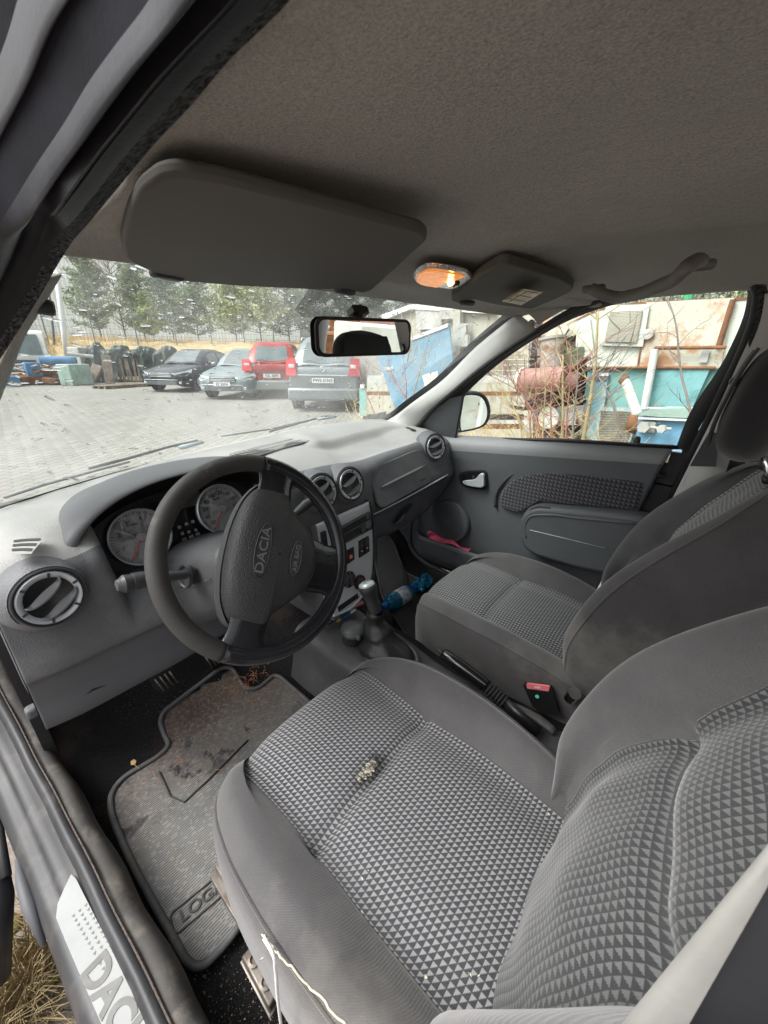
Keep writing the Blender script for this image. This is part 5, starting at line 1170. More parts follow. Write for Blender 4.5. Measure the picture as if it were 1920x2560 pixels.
# ================================================================== SEATS
def seat(cx,dy,dz,label,back_m,headrest=True,lean_=0):
    t=thing('bucket_seat',label,'car seat',(cx,-.55+dy,.33),group='front seats')
    SEC=[(-.86,.215,.575,.565,.150,.44),(-.76,.232,.612,.585,.150,.42),(-.62,.246,.640,.598,.152,.41),(-.505,.248,.646,.600,.148,.41),(-.42,.240,.642,.604,.150,.41),(-.355,.222,.628,.604,.153,.42),(-.315,.198,.605,.592,.155,.43),(-.293,.175,.565,.562,.145,.44),(-.290,.163,.50,.50,.135,.44),(-.30,.16,.43,.43,.13,.42)]
    rows=[]
    for y,w,cr,cz,s_,zb in SEC:
        h=[(w-.004,zb-.03),(w+.006,(cr+zb)/2+.02),(w+.002,cr-.038),(w-.012,cr-.012),(w-.032,cr),(w-.058,cr-.008),(s_+.014,cz+.012),(s_,cz-.002),(s_*.55,cz+.007),(0,cz+.009)]
        if y>-.295: h=[(a,min(b,cr+.002)) for a,b in h]
        full=[(-a,b) for a,b in h]+[(a,b) for a,b in h[::-1][1:]]
        rows.append([(cx+a,y+dy+(.012*(1-(a/w)**2) if y>-.33 else 0),b+dz) for a,b in full])
    A=surf(rows,8,5); J=5
    yy=A[:,:,1]-dy; xx=A[:,:,0]-cx
    in_=(np.abs(xx)<.152)
    cu_=np.where(in_,1,0)
    A[:,:,2]-=cu_*(.011*np.exp(-((yy+.505)/.007)**2)+.004*np.exp(-((yy+.505)/.03)**2)) + np.where(in_&(np.abs(xx)<.09),.0025*np.exp(-((yy+.635)/.004)**2),0)
    def mf(i,j):
        k=j/J
        if k<2.6 or k>15.4: return 1
        return 2 if 7<=k<11 else 0
    c_=sheet('seat_cushion',A,[G['fab'],G['fabside'],G['tri']],t,mfn=mf)
    for jj in (3*J-2,15*J+2): MB().tube(A[:,jj][::2]+np.array((0,0,.001)),.0028,6).build('piping',G['fabside'],c_,ang=180)
    for jj in (7*J,11*J): MB().tube(A[:66,jj][::2]+np.array((0,0,.0006)),.0012,5).build('seam',G['fabside'],c_,ang=180)
    # backrest
    al=R(17); n_=np.array((0,math.cos(al),math.sin(al)))
    SB=[(-.765,.54,.205,.155,.02),(-.778,.60,.215,.162,.035),(-.790,.67,.228,.172,.056),(-.817,.76,.240,.158,.066),(-.858,.87,.246,.136,.064),(-.905,.96,.240,.140,.052),(-.955,1.04,.222,.150,.036),(-.985,1.09,.175,.125,.018),(-1.002,1.108,.120,.09,.004)]
    rows=[]
    for y,z,w,s_,f in SB:
        sh=1 if z<1.05 else .6
        h=[(0,-.14*sh),(w-.05,-.14*sh),(w-.008,-.115*sh),(w+.004,-.05*sh),(w+.002,f*.1),(w-.007,f*.68),(w-.028,f),(w-.055,f*.82),(s_+.012,.012),(s_,.0),(s_*.5,.006),(0,.009)]
        full=[(-a,b) for a,b in h]+[(a,b) for a,b in h[::-1][1:]]
        rows.append([tuple(np.array((cx+a,y+dy,z+dz))+n_*b) for a,b in full])
    rows.append([tuple(np.array((cx+a*.9,-1.02+dy,1.105+dz))+n_*(-.05)) for a,b in full])
    A=surf(rows,8,5)
    pz=A[:,:,2]-dz; xx=np.abs(A[:,:,0]-cx); front=np.zeros(A.shape[:2],bool); front[:,8*J:14*J+1]=True
    dq=np.where(front,.015*np.exp(-((pz-.87)/.010)**2)+.006*np.exp(-((pz-.87)/.035)**2)-.007*np.exp(-((pz-.76)/.05)**2),0)+np.where(front,.0022*np.sin(A[:,:,0]*55+pz*23)*np.sin(pz*40),0)
    A-=dq[:,:,None]*n_
    def mf2(i,j):
        k=j/J
        if k<5 or k>=17: return 1
        return 2 if 9<=k<13 else 0
    b_=sheet('seat_back',A,[G['fab'],G['fabside'],back_m],t,mfn=mf2)
    for jj in (5*J,17*J): MB().tube(A[6:-10,jj][::2]+n_*.001,.0028,6).build('piping',G['fabside'],b_,ang=180)
    for jj in (9*J,13*J): MB().tube(A[6:-20,jj][::2]+n_*.0006,.0012,5).build('seam',G['fabside'],b_,ang=180)
    if headrest:
        c=Vector((cx,-.945+dy+.0,1.235+dz)); rows=[]
        for v in np.linspace(-1,1,15):
            rr_=(1-abs(v)**3.2)**(1/2.2) if abs(v)<1 else .0
            row=[]
            for k in range(36):
                a=2*math.pi*k/36; ca,sa=math.cos(a),math.sin(a)
                ex=.135*(abs(ca)**.75)*(1 if ca>0 else -1)*max(rr_,.02); ey=.052*(abs(sa)**.8)*(1 if sa>0 else -1)*max(rr_,.02)
                p_=Vector((ex,ey-.02*v*0+.018*(ex/.135)**2,.112*v)); row.append(tuple(c+Matrix.Rotation(R(8),3,'X')@p_))
            rows.append(row)
        mb=MB(); mb.grid(dense(np.array(rows),2),closev=True); hr=mb.build('headrest',G['fabdark'],t,ang=180)
        for s_ in (-1,1):
            MB().tube([(cx+s_*.065,-1.0+dy,1.075+dz),(cx+s_*.065,-.955+dy,1.17+dz)],.006,10).build('headrest_post',G['chrome'],hr,ang=180)
            mb=MB(); mb.box((0,0,0),(.034,.024,.014),Matrix.Translation((cx+s_*.065,-.985+dy,1.108+dz))); mb.build('post_collar',G['black'],hr,bevel=.004)
        # dark front panel
        rows=[]
        for v in np.linspace(-.80,.80,11):
            rows.append([tuple(c+Matrix.Rotation(R(8),3,'X')@Vector((u*.105*(1-abs(v)**4*.25),.0555*(1-abs(v)**3*.28)*(1-.06*u*u)+.018*u*u*.6,.112*v))) for u in np.linspace(-1,1,11)])
        sheet('headrest_front',np.array(rows),G['fabdark'],hr)
    # frame and rail under the cushion
    for s_ in (-1,1):
        mb=MB(); mb.box((0,0,0),(.035,.52,.03),Matrix.Translation((cx+s_*.205,-.55+dy,.362+dz))); mb.box((0,0,0),(.018,.55,.014),Matrix.Translation((cx+s_*.225,-.56+dy,.345+dz))); 
        mb.lathe([(.010,0),(.010,.006),(0,.008)],12,frame((cx+s_*.205,-.62+dy,.378+dz),ez=(0,0,1))); mb.lathe([(.008,0),(.008,.004),(0,.004)],12,frame((cx+s_*.205,-.50+dy,.378+dz),ez=(0,0,1)))
        mb.build('seat_rail',G['steel'],t,bevel=.003)
    return t,c_,b_
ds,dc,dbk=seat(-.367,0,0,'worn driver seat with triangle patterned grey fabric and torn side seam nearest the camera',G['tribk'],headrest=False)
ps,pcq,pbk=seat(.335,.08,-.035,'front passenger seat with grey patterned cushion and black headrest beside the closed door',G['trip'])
# worn hole on the driver's cushion crease
mb=MB()
a_,b_=Vector(at(898,1955,z=.6105)),Vector(at(944,1903,z=.6105))
pp=[]
for k,(t,w_) in enumerate(((.05,.004),(.25,.0075),(.45,.009),(.65,.0085),(.85,.007))):
    c=a_.lerp(b_,t); mb.add([c+Vector((w_*.62*math.cos(q_)+rs.randn()*.0006,.003+w_*math.sin(q_)*1.25,.0015*math.cos(q_*2))) for q_ in np.linspace(0,2*math.pi,9)[:-1]],[tuple(range(8))])
mb.build('worn_patch',G['foam'],dc)
mb=MB()
for k in range(260):
    c=a_.lerp(b_,rs.uniform(-.2,1.2))+Vector((rs.randn()*.006,.003+rs.randn()*.008,.0015)); d_=Vector(rs.randn(3))*.004; d_.z=abs(d_.z)*.5; mb.tube([c,c+d_],.0003,3)
mb.build('frayed_threads',G['black'],dc)
# torn pale seam along the outer edge
tp=[(655,2335),(672,2357),(700,2390),(735,2425),(790,2485),(860,2560),(930,2640)]
P=dense(np.array([at(*p_,x=-.617) for p_ in tp]),6); P+=rs.randn(*P.shape)*.0006
MB().tube(P,.0012,5).build('torn_seam',G['foam'],dc,ang=180)
wcb=thing('white_cable','thin white cable hanging down beside the torn driver seat side','cable',tuple(at(690,2450,x=-.64)))
MB().tube(dense(np.array([at(*p_,x=-.635) for p_ in ((660,2345),(678,2375),(688,2420),(692,2470),(697,2520),(708,2600),(720,2700))]),5),.0018,8).build('cable',G['whitecable'],wcb,ang=180)
# metal rail end sticking out
rb=thing('seat_rail_end','rusty metal seat rail end on the carpet beside the driver seat','seat rail',tuple(at(640,2460,z=.36)))
p0,p1,p2,p3_=[Vector(at(*p_,z=.352)) for p_ in ((607,2405),(640,2368),(700,2490),(675,2535))]
mb=MB(); up3=Vector((0,0,.02)); mb.add([p0,p1,p2,p3_,p0+up3,p1+up3,p2+up3,p3_+up3],[(0,1,2,3),(4,5,6,7),(0,1,5,4),(1,2,6,5),(2,3,7,6),(3,0,4,7)]); mb.build('rail',G['steel'],rb,bevel=.003)
for t in (.25,.7):
    c=(p0.lerp(p3_,t)+p1.lerp(p2,t))/2+up3; mb=MB(); mb.lathe([(.009,0),(.010,.004),(.006,.005),(.005,.001),(0,.001)],16,Matrix.Translation(c)); mb.build('bolt',G['steel'],rb,ang=50)
# ================================================================== FLOOR THINGS
fm=thing('floor_mat','dusty grey ribbed rubber floor mat with embossed name in the driver footwell','floor mat',(-.45,-.1,.32))
mo=[(560,1690),(586,1687),(612,1721),(632,1722),(650,1717),(683,1687),(700,1690),(780,1760),(860,1830),(860,1990),(700,2180),(612,2294),(570,2353),(515,2410),(489,2417),(464,2400),(422,2324),(359,2214),(312,2121),(278,2037),(274,1986),(304,1944),(397,1889),(424,1862),(410,1835),(403,1815),(415,1795)]
P=[at(*p_,z=.333) for p_ in mo]; Pd=rounded(P,.03)
def mz(x,y): return .0+ (max(0,y-.10)*.5)
mb=MB(); mb.add([(p_[0],p_[1],.329+mz(*p_[:2])) for p_ in Pd],[tuple(range(len(Pd)))]); mp_=mb.build('mat_sheet',G['mat'],fm,ang=180)
MB().tube([(p_[0],p_[1],.332+mz(*p_[:2])) for p_ in Pd],.0065,8,closed=True,flat=.8).build('mat_rim',G['matedge'],fm,ang=180)
hp_=[(398,1930),(425,1990),(460,2005),(520,1950),(620,1850)]
MB().tube(np.array([at(*p_,z=.3315) for p_ in hp_]),.0022,5).build('heel_pad_edge',G['dirtdark'],mp_,ang=180)
ex=Vector(at(578,2192,z=.33))-Vector(at(460,2290,z=.33)); c=(Vector(at(578,2190,z=.3312))+Vector(at(460,2288,z=.3312)))/2
lf=frame(c,ex=ex,ez=(0,0,1)); text('LOGAN',.027,lf,G['dirtdark'],mp_,'mat_text',.0006,sx=1.05,bold=.0004)
mb=MB(); mb.tube([lf@Vector((x,y,0)) for x,y in rrect(.125,.036,.008,4)],.0014,5,closed=True); mb.build('text_border',G['dirtdark'],mp_,ang=180)
# pedals
for nm,px,yy,lab in (('pedal',[(378,1700),(393,1678),(432,1668),(443,1690),(437,1718),(408,1733),(390,1722)],.16,'ribbed black clutch pedal under the left end of the dashboard'),('pedal',[(508,1632),(545,1628),(556,1650),(538,1665),(516,1660)],.18,'brake pedal just visible below the steering wheel rim')):
    P=[Vector(at(*p_,y=yy)) for p_ in px]; c=sum(P,Vector())/len(P); pdl=thing(nm,lab,'pedal',tuple(c),group='pedals')
    n_=Vector((0,-.75,.6)); k=len(P); mb=MB(); mb.add(P+[p_-n_*.012 for p_ in P],[tuple(range(k)),tuple(range(k,2*k))[::-1]]+[(i,(i+1)%k,k+(i+1)%k,k+i) for i in range(k)]); pd_=mb.build('pad',G['rubber'],pdl,bevel=.002)
    for q_ in range(4):
        t=.18+.21*q_; a=P[0].lerp(P[-2],t*.6)+Vector((0,0,0)); e0=c+Vector((-.022+.012*q_,-.004,.024-.0*q_)); e1=c+Vector((-.010+.012*q_,-.006,-.024))
        MB().tube([e0+n_*.004,e1+n_*.004],.0028,6).build('pad_rib',G['steel'],pd_,ang=180)
    MB().tube([c-n_*.01,c+Vector((0,.12,.10)),c+Vector((0,.2,.3))],.009,8).build('pedal_arm',G['black'],pdl,ang=180)
# under-dash recess and cable
mb=MB(); mb.add([at(*p_,y=-.053) for p_ in ((205,1768),(212,1738),(232,1722),(268,1712),(276,1735),(262,1748))],[tuple(range(6))]); mb.build('fuse_recess',G['black'],dash)
mb=MB(); mb.lathe([(.016,-.02),(.014,.0),(.008,.004),(0,.004)],14,frame(at(250,1735,y=-.05),ez=(-.2,-1,.1))); mb.build('diagnostic_plug',G['dark'],dash,ang=50)
# passenger mat
pm=thing('floor_mat','dark textile floor mat with fine ribs in the passenger footwell','floor mat',(.3,0,.32))
pp=[(935,1393),(982,1397),(1000,1422),(1036,1442),(1090,1460),(1150,1480),(1200,1560),(1120,1640),(1060,1640),(1010,1580),(960,1500),(938,1440)]
P=rounded([at(*p_,z=.335) for p_ in pp],.05)
mb=MB(); mb.add([(p_[0],p_[1],.332+max(0,p_[1]-.12)*.85) for p_ in P],[tuple(range(len(P)))]); mb.build('mat_sheet',G['ribcarpet'],pm,ang=180)
MB().tube([(p_[0],p_[1],.333+max(0,p_[1]-.12)*.85) for p_ in P],.004,6,closed=True).build('mat_binding',G['dark'],pm,ang=180)
# bottles
def bottle(label,a,b,r_,m,labelband,crush=0,grp=None):
    a,b=Vector(a),Vector(b); t=thing('water_bottle',label,'bottle',tuple((a+b)/2),group=grp); L_=(b-a).length; fr=frame(a,ez=b-a)
    rows=[]
    for z,r in ((0,.30),(.02,.34),(.09,.36),(.13,.55),(.22,.9),(.30,1),(.42,.97),(.5,1),(.62,.97),(.72,1),(.86,1),(.94,.92),(.97,.6),(.96,.0)):
        rows.append([tuple(fr@Vector((r_*r*math.cos(q_)*(1-crush*.5*abs(math.sin(z*9))),r_*r*math.sin(q_)*(1-crush*.35)+crush*.012*math.sin(q_*3+z*14),z*L_+crush*.01*math.sin(q_*2+z*20)))) for q_ in np.linspace(0,2*math.pi,25)[:-1]])
    mb=MB(); mb.grid(dense(np.array(rows),3),closev=True); bo=mb.build('bottle_body',m,t,ang=180)
    mb=MB(); mb.lathe([(r_*.42,-.004),(r_*.42,.016),(r_*.36,.018)],20,fr); mb.lathe([(0,-.004),(r_*.42,-.004)],20,fr); mb.build('cap',G['bluecap2'],t,ang=50)
    if labelband:
        mb=MB(); mb.lathe([(r_*1.012,L_*.50),(r_*1.012,L_*.84)],30,fr); mb.build('paper_label',G['blabel'],bo,ang=180)
bottle('blue plastic water bottle with white paper label lying in the passenger footwell',at(958,1518,z=.365),at(1026,1478,z=.37),.034,G['bluepet'],True)
bottle('crushed empty dark blue bottle lying behind the labelled one by the door',at(1030,1470,z=.365),at(1076,1446,z=.365),.036,G['bluepet'],False,crush=.7)
# litter on the driver side floor
mb=MB()
for k in range(1500):
    if k<700: p_=(rs.uniform(-.52,-.22),rs.normal(.07,.04))
    else: p_=(rs.uniform(-.68,-.5),rs.uniform(-.55,-.1)) if k<900 else ((rs.uniform(-.68,-.56),rs.uniform(-.62,-.36)))
    s_=.0006+.0013*rs.rand()**2; z=.3345 if k<900 else .322; z+=mz(*p_)
    mb.add([(p_[0]+s_*rs.uniform(-1,1),p_[1]+s_*rs.uniform(-1,1),z+s_*rs.uniform(0,1)) for _ in range(4)],[(0,1,2),(0,2,3),(0,1,3),(1,2,3)],int(rs.rand()<.35))
tag(mb.build('floor_crumbs',[G['crumb'],G['crumb2']]),'brown crumbs and grit scattered over the driver footwell',kind='stuff')
mb=MB()
for k in range(46):
    c=np.array((rs.normal(-.30,.035),rs.normal(.085,.02),.352)); a=rs.uniform(0,6.28); L_=rs.uniform(.01,.03)
    mb.tube([c,c+np.array((L_*.5*math.cos(a),L_*.5*math.sin(a),.004)),c+np.array((L_*math.cos(a+.4),L_*math.sin(a+.4),.0))],.0006,4)
for k in range(22):
    c=np.array((rs.uniform(-.6,-.25),rs.uniform(-.3,.1),.337)); a=rs.uniform(0,6.28); L_=rs.uniform(.015,.04)
    mb.tube([c,c+np.array((L_*.5*math.cos(a),L_*.5*math.sin(a),.001)),c+np.array((L_*math.cos(a+.5),L_*math.sin(a+.5),.0))],.0005,4)
tag(mb.build('dry_needles',G['needlebrown']),'rust brown dry pine needles on the front of the floor mat',kind='stuff')
lf_=thing('dry_leaf','tiny pale yellow dried leaf on the edge of the rubber mat','leaf',tuple(at(337,1915,z=.335)))
c=Vector(at(337,1912,z=.345)); mb=MB(); mb.add([c+Vector(v)*.011 for v in ((0,0,0),(.5,.4,.3),(.3,1,.6),(-.4,.9,.7),(-.6,.3,.3))],[(0,1,2),(0,2,3),(0,3,4)]); mb.tube([c,c+Vector((.004,-.012,-.006))],.0006,4); mb.build('leaf_blade',G['leafy'],lf_)
mb=MB()
for px in ((938,2190),(905,2195),(905,2279),(1140,2399),(1175,2440),(1197,2440),(920,2175),(1000,2215),(1380,2110),(1374,2035),(1325,2003),(1062,2440),(977,2538),(897,2423),(1098,1750),(650,2400)):
    c=at(*px,z=.612); s_=rs.uniform(.0008,.002); mb.add([c+s_*rs.randn(3)*.8 for _ in range(5)],[(0,1,2),(2,3,4),(0,2,4)])
tag(mb.build('seat_crumbs',G['leafcrumb']),'pale crumbs and leaf bits lying on the driver seat',kind='stuff')
# ================================================================== OUTSIDE
# block paving
q=NT('block_paving'); v=q.vec('Object',(1,1,1),(0,0,R(-38))); 
wv=q.n('TexWave',wave_type='BANDS',bands_direction='X'); q.l(v,wv.inputs[0]); wv.inputs['Scale'].default_value=3.2; 
sp=q.n('SeparateXYZ'); q.l(v,sp.inputs[0]); cb=q.n('CombineXYZ'); q.l(sp.outputs[0],cb.inputs[0])
q.l(q.math('ADD',sp.outputs[1],q.math('MULTIPLY',q.math('PINGPONG',sp.outputs[0],.06),.45)),cb.inputs[1])
br=q.n('TexBrick'); q.l(cb.outputs[0],br.inputs['Vector']); br.inputs['Scale'].default_value=1; br.inputs['Brick Width'].default_value=.24; br.inputs['Row Height'].default_value=.125; br.inputs['Mortar Size'].default_value=.009; br.inputs['Mortar Smooth'].default_value=.3
br.inputs['Color1'].default_value=(.24,.235,.205,1); br.inputs['Color2'].default_value=(.31,.30,.265,1); br.inputs['Mortar'].default_value=(.10,.10,.09,1)
c=q.mix(q.math('MULTIPLY',q.ramp(q.noise(.35,5,.6),.4,.65),.55),br.outputs[0],(.19,.19,.18)); c=q.mix(q.math('MULTIPLY',q.ramp(q.noise(.22,4,.6,q.vec('Object',(1,1,1),(0,0,0),(9,4,0))),.55,.7),.4),c,(.36,.34,.28))
c=q.mix(q.math('MULTIPLY',q.ramp(q.noise(150,3,.7),.45,.7),.35),c,(.12,.11,.10))
sp2=q.n('SeparateXYZ'); q.l(q.tc.outputs['Object'],sp2.inputs[0]); near=q.ramp(q.math('MULTIPLY',sp2.outputs[0],-1.0),.3,.6)
c=q.mix(q.math('MULTIPLY',near,.7),c,q.mix(q.ramp(q.noise(40,4),.3,.7),(.16,.12,.10),(.34,.27,.24)))
pav=q.set(c,.7,0,q.bump(q.math('SUBTRACT',1.0,br.outputs[1]),.6,.006,q.bump(q.noise(130,3),.5,.004)),.35)
g_=MB(); g_.add([(-300,-300,0),(400,-300,0),(400,500,0),(-300,500,0)],[(0,1,2,3)]); tag(g_.build('paved_ground',pav),kind='structure')
DRY=mat('dry_grass_soil',(.42,.32,.17),.95,var=(1.5,.3),bump=[('n',6,.8,.05)],dirt=((.16,.13,.07),1.2,.55,.5)); STRAW=mat('straw_blades',(.62,.46,.22),.9,var=(2,.35)); MOSS=mat('moss',(.14,.12,.03),.95,var=(30,.4))
def gp_(px,dist): # point on the ground in the direction of survey column px at range dist
    v=np.array(at(px,1000,z=0))-CAM; v[2]=0; v/=np.linalg.norm(v); return np.array((CAM[0]+v[0]*dist,CAM[1]+v[1]*dist,0.))
# grassy bank behind the yard
rows=[]
for k,px in enumerate(np.linspace(-160,1300,60)):
    d0=26-.004*(px-100); row=[]
    for dd,z in ((0,-.02),(.6,.7),(2,1.35),(5,1.95),(9,2.2),(20,2.2),(60,2.2)):
        p_=gp_(px,d0+dd); row.append((p_[0],p_[1],z+.08*math.sin(k*1.7+dd)))
    rows.append(row)
tag(MB().grid(surf(rows,1,3)).build('grass_bank',DRY,ang=180),kind='structure')
mb=MB()
for k in range(14000):
    px=rs.uniform(-80,900); d_=26+rs.rand()**1.5*7; p_=gp_(px,d_); z=float(np.interp(d_-26,(0,.6,2,5,9),(0,.7,1.35,1.95,2.2)))-.03; h=rs.uniform(.12,.5)*(1 if rs.rand()<.8 else 1.7); a=rs.uniform(0,3.14); w=.018; dx=rs.randn()*.15
    b0=(p_[0]-w*math.cos(a),p_[1]-w*math.sin(a),z); b1=(p_[0]+w*math.cos(a),p_[1]+w*math.sin(a),z); mb.add([b0,b1,(p_[0]+dx,p_[1]+rs.randn()*.1,z+h)],[(0,1,2)])
for k in range(900):
    p_=np.array(at(rs.uniform(20,235),rs.uniform(940,958),z=0)); h=rs.uniform(.05,.22); mb.add([(p_[0]-.02,p_[1],0),(p_[0]+.02,p_[1],0),(p_[0]+rs.randn()*.1,p_[1],h)],[(0,1,2)])
tag(mb.build('dry_grass',STRAW),'straw coloured dry grass on the bank behind the parked cars',kind='stuff')
# warehouse
WH=mat('corrugated_cladding',(.78,.84,.88),.45,var=(.2,.06)); DKB=mat('dark_opening',(.10,.12,.13),.5,var=None)
wh=thing('warehouse','big pale blue corrugated metal warehouse behind the trees','building',tuple(gp_(200,62)))
A0,A1=gp_(-260,70),gp_(760,66); rows=[]
n=420
for i in range(n+1):
    t=i/n; p_=A0*(1-t)+A1*t; off=.16*(1 if (i%4)<2 else 0); dn=(A0-p_)*0; nv_=np.array((A1[1]-A0[1],-(A1[0]-A0[0]),0)); nv_/=np.linalg.norm(nv_); p_=p_+nv_*off
    rows.append([(p_[0],p_[1],0.),(p_[0],p_[1],19.)])
MB().grid(np.array(rows)).build('cladding',WH,wh,ang=10)
for px in (70,86,205,330):
    c=gp_(px,64); mb=MB(); mb.box((0,0,2.3),(3.0,.3,1.0),frame((c[0],c[1],0),ex=A1-A0,ez=(0,0,1))); mb.build('dark_window',DKB,wh)
# poles
PW=mat('white_pole_paint',(.75,.77,.78),.5,var=(2,.1)); 
lp1=thing('light_pole','leaning white light pole in front of the warehouse','pole',tuple(gp_(190,27)))
b_=gp_(190,27); t_=np.array(at(138,660,n=(0,1,0),d=b_[1])); MB().tube([b_,t_],[.15,.10],12).build('pole_shaft',PW,lp1,ang=180)
lp2=thing('thin_pole','thin dark pole left of the white one before the warehouse','pole',tuple(gp_(162,29)))
b_=gp_(162,29); t_=np.array(at(118,690,n=(0,1,0),d=b_[1])); MB().tube([b_,t_],[.06,.05],8).build('pole_shaft',DKB,lp2,ang=180)
# mesh fence
FN=mat('fence_wire',(.16,.20,.20),.5,var=None); BARK=mat('bark',(.16,.12,.09),.9,var=(8,.4),bump=[('n',30,.6,.02)])
fe=thing('mesh_fence','tall green-grey mesh fence running along the grassy bank','fence',tuple(gp_(300,29)))
F0,F1=gp_(40,29),gp_(880,33); L_=np.linalg.norm(F1-F0); npst=int(L_/1.9)
for k in range(npst+1):
    p_=F0+(F1-F0)*k/npst; MB().tube([(p_[0],p_[1],1.3),(p_[0],p_[1],3.75),(p_[0]-.12,p_[1]-.15,3.95)],.035,6).build('fence_post',FN,fe)
mb=MB()
for k in range(int(L_/.16)):
    p_=F0+(F1-F0)*(k*.16/L_); mb.tube([(p_[0],p_[1],1.6),(p_[0],p_[1],3.7)],.006,3,cap=False)
for z in np.arange(1.7,3.75,.3): mb.tube([(F0[0],F0[1],z),(F1[0],F1[1],z)],.009,3,cap=False)
mb.build('wire_panel',FN,fe)
CONC=mat('grey_concrete',(.30,.30,.28),.85,var=(2,.3),bump=[('n',25,.5,.02)],dirt=((.12,.12,.10),2,.5,.6))
kw=thing('low_wall','low concrete wall at the foot of the grassy bank','wall',tuple(gp_(230,26)))
a,b=gp_(150,26.2),gp_(245,25.6); c=(a+b)/2; MB().box((0,0,.3),(np.linalg.norm(b-a),.2,.75),frame((c[0],c[1],0),ex=b-a,ez=(0,0,1))).build('concrete_panel',CONC,kw,bevel=.02)
kw2=thing('guard_rail','low wooden rail along the bank right of the tarpaulin','rail',tuple(gp_(520,27)))
a,b=gp_(395,26.6),gp_(640,27.5); MB().tube([a+np.array((0,0,1.35)),b+np.array((0,0,1.35))],.06,6).build('rail_beam',BARK,kw2)
for t in (0,.33,.66,1): p_=a*(1-t)+b*t; MB().tube([p_,p_+np.array((0,0,1.45))],.08,6).build('rail_post',BARK,kw2)
# ---- trees
def leafmat(n,c1,c2):
    q=NT(n); c=q.mix(q.ramp(q.noise(1.1,4,.7),.3,.7),c1,c2); q.set(c,.8,0,None,.2); return q.mat
PG=[leafmat('pine_needles_mid',(.16,.22,.14),(.36,.43,.28)),leafmat('pine_needles_yellow',(.24,.29,.13),(.48,.53,.30)),leafmat('pine_needles_dark',(.12,.17,.13),(.26,.34,.25)),leafmat('bare_twig_haze',(.28,.25,.245),(.42,.38,.37))]  # foliage colours lightened, so the haze in the air is painted in
def pine(px,dist,h,w,mi,label,dens=1.0,base=.1):
    p_=gp_(px,dist); p_[2]=2.0; h*=.82; w*=1.0; t=thing('pine_tree' if mi!=3 else 'bare_tree',label,'tree',tuple(p_),group='trees beyond the fence')
    lean=rs.randn()*.15; mb=MB(); mb.tube([(0,0,0),(lean*.4,0,h*.5),(lean,0,h)],[.022*h*.35,.014*h*.3,.008],7)
    fb=MB(); nb=int(26*dens*(h/6)); 
    for k in range(nb):
        z=h*(base+(1-base)*((k+rs.rand())/nb)**.9); u=(z/h-base)/(1-base)
        prof_=(1-u)**.75*.95+.06 if mi!=3 else (math.sin(math.pi*min(1,u*.85+.12)))**.6
        R0=w*prof_*rs.uniform(.55,1.15); nbr=5 if mi!=3 else 4
        for j in range(nbr):
            a=rs.uniform(0,6.283); up=.25+rs.rand()*.35 if mi!=3 else .9
            e=np.array((math.cos(a)*R0+lean*u,math.sin(a)*R0,z+R0*up)); s_=np.array((lean*u,0,z)); m_=(s_+e)/2+np.array((0,0,-.05*R0))
            mb.tube([s_,m_,e],[.022,.014,.006],4,cap=False)
            nl=int((52 if mi!=3 else 9)*dens)
            for q_ in range(nl):
                tt=rs.uniform(.25,1.05); c=s_*(1-tt)+e*tt+rs.randn(3)*np.array((.13,.13,.10))*(w/2.2)
                d_=rs.randn(3); d_/=np.linalg.norm(d_); d_[2]=abs(d_[2])*.8; l_=rs.uniform(.14,.30) if mi!=3 else rs.uniform(.25,.5); ww=(.045 if mi!=3 else .011)
                pr_=np.cross(d_,rs.randn(3)); pr_/=np.linalg.norm(pr_)
                fb.add([c-pr_*ww,c+pr_*ww,c+d_*l_+pr_*ww*.3,c+d_*l_-pr_*ww*.3],[(0,1,2,3)])
    mb.build('trunk',BARK,t,ang=180,local=True); fb.build('crown',PG[mi],t,local=True)
TR=[(292,34,8.6,1.75,0,'tall open pine at the left end of the tree row'),(350,38,9.0,2.3,3,'brownish leafless broad tree right of the leftmost pine'),(395,37,8.0,1.9,0,'slender mid green pine behind the yellowish sapling'),(416,31,3.4,.95,1,'small bright yellow-green pine sapling at the fence'),(462,40,8.6,2.6,2,'darker pine between its lighter neighbours above the dark saloon'),(520,36,8.6,2.2,0,'full mid green pine above the dark sedan roof'),(610,34,7.6,2.3,1,'wide light green pine above the silver-green saloon'),(668,32,7.8,2.6,1,'broad yellowish pine above the red people carrier'),(735,34,8.2,2.5,0,'bushy pine left of the rear view mirror'),(800,36,8.8,2.6,2,'dark pine directly above the rear view mirror'),(870,36,8.6,2.6,2,'dark dense pine right of the mirror mount'),(940,38,8.2,2.6,2,'brownish green pine right of the dark pines'),(1010,40,8.0,2.8,2,'dark pine above the tilted blue sheet'),(1090,42,8.2,2.8,3,'leafless tree above the concrete machinery')]
for a in TR: pine(*a)
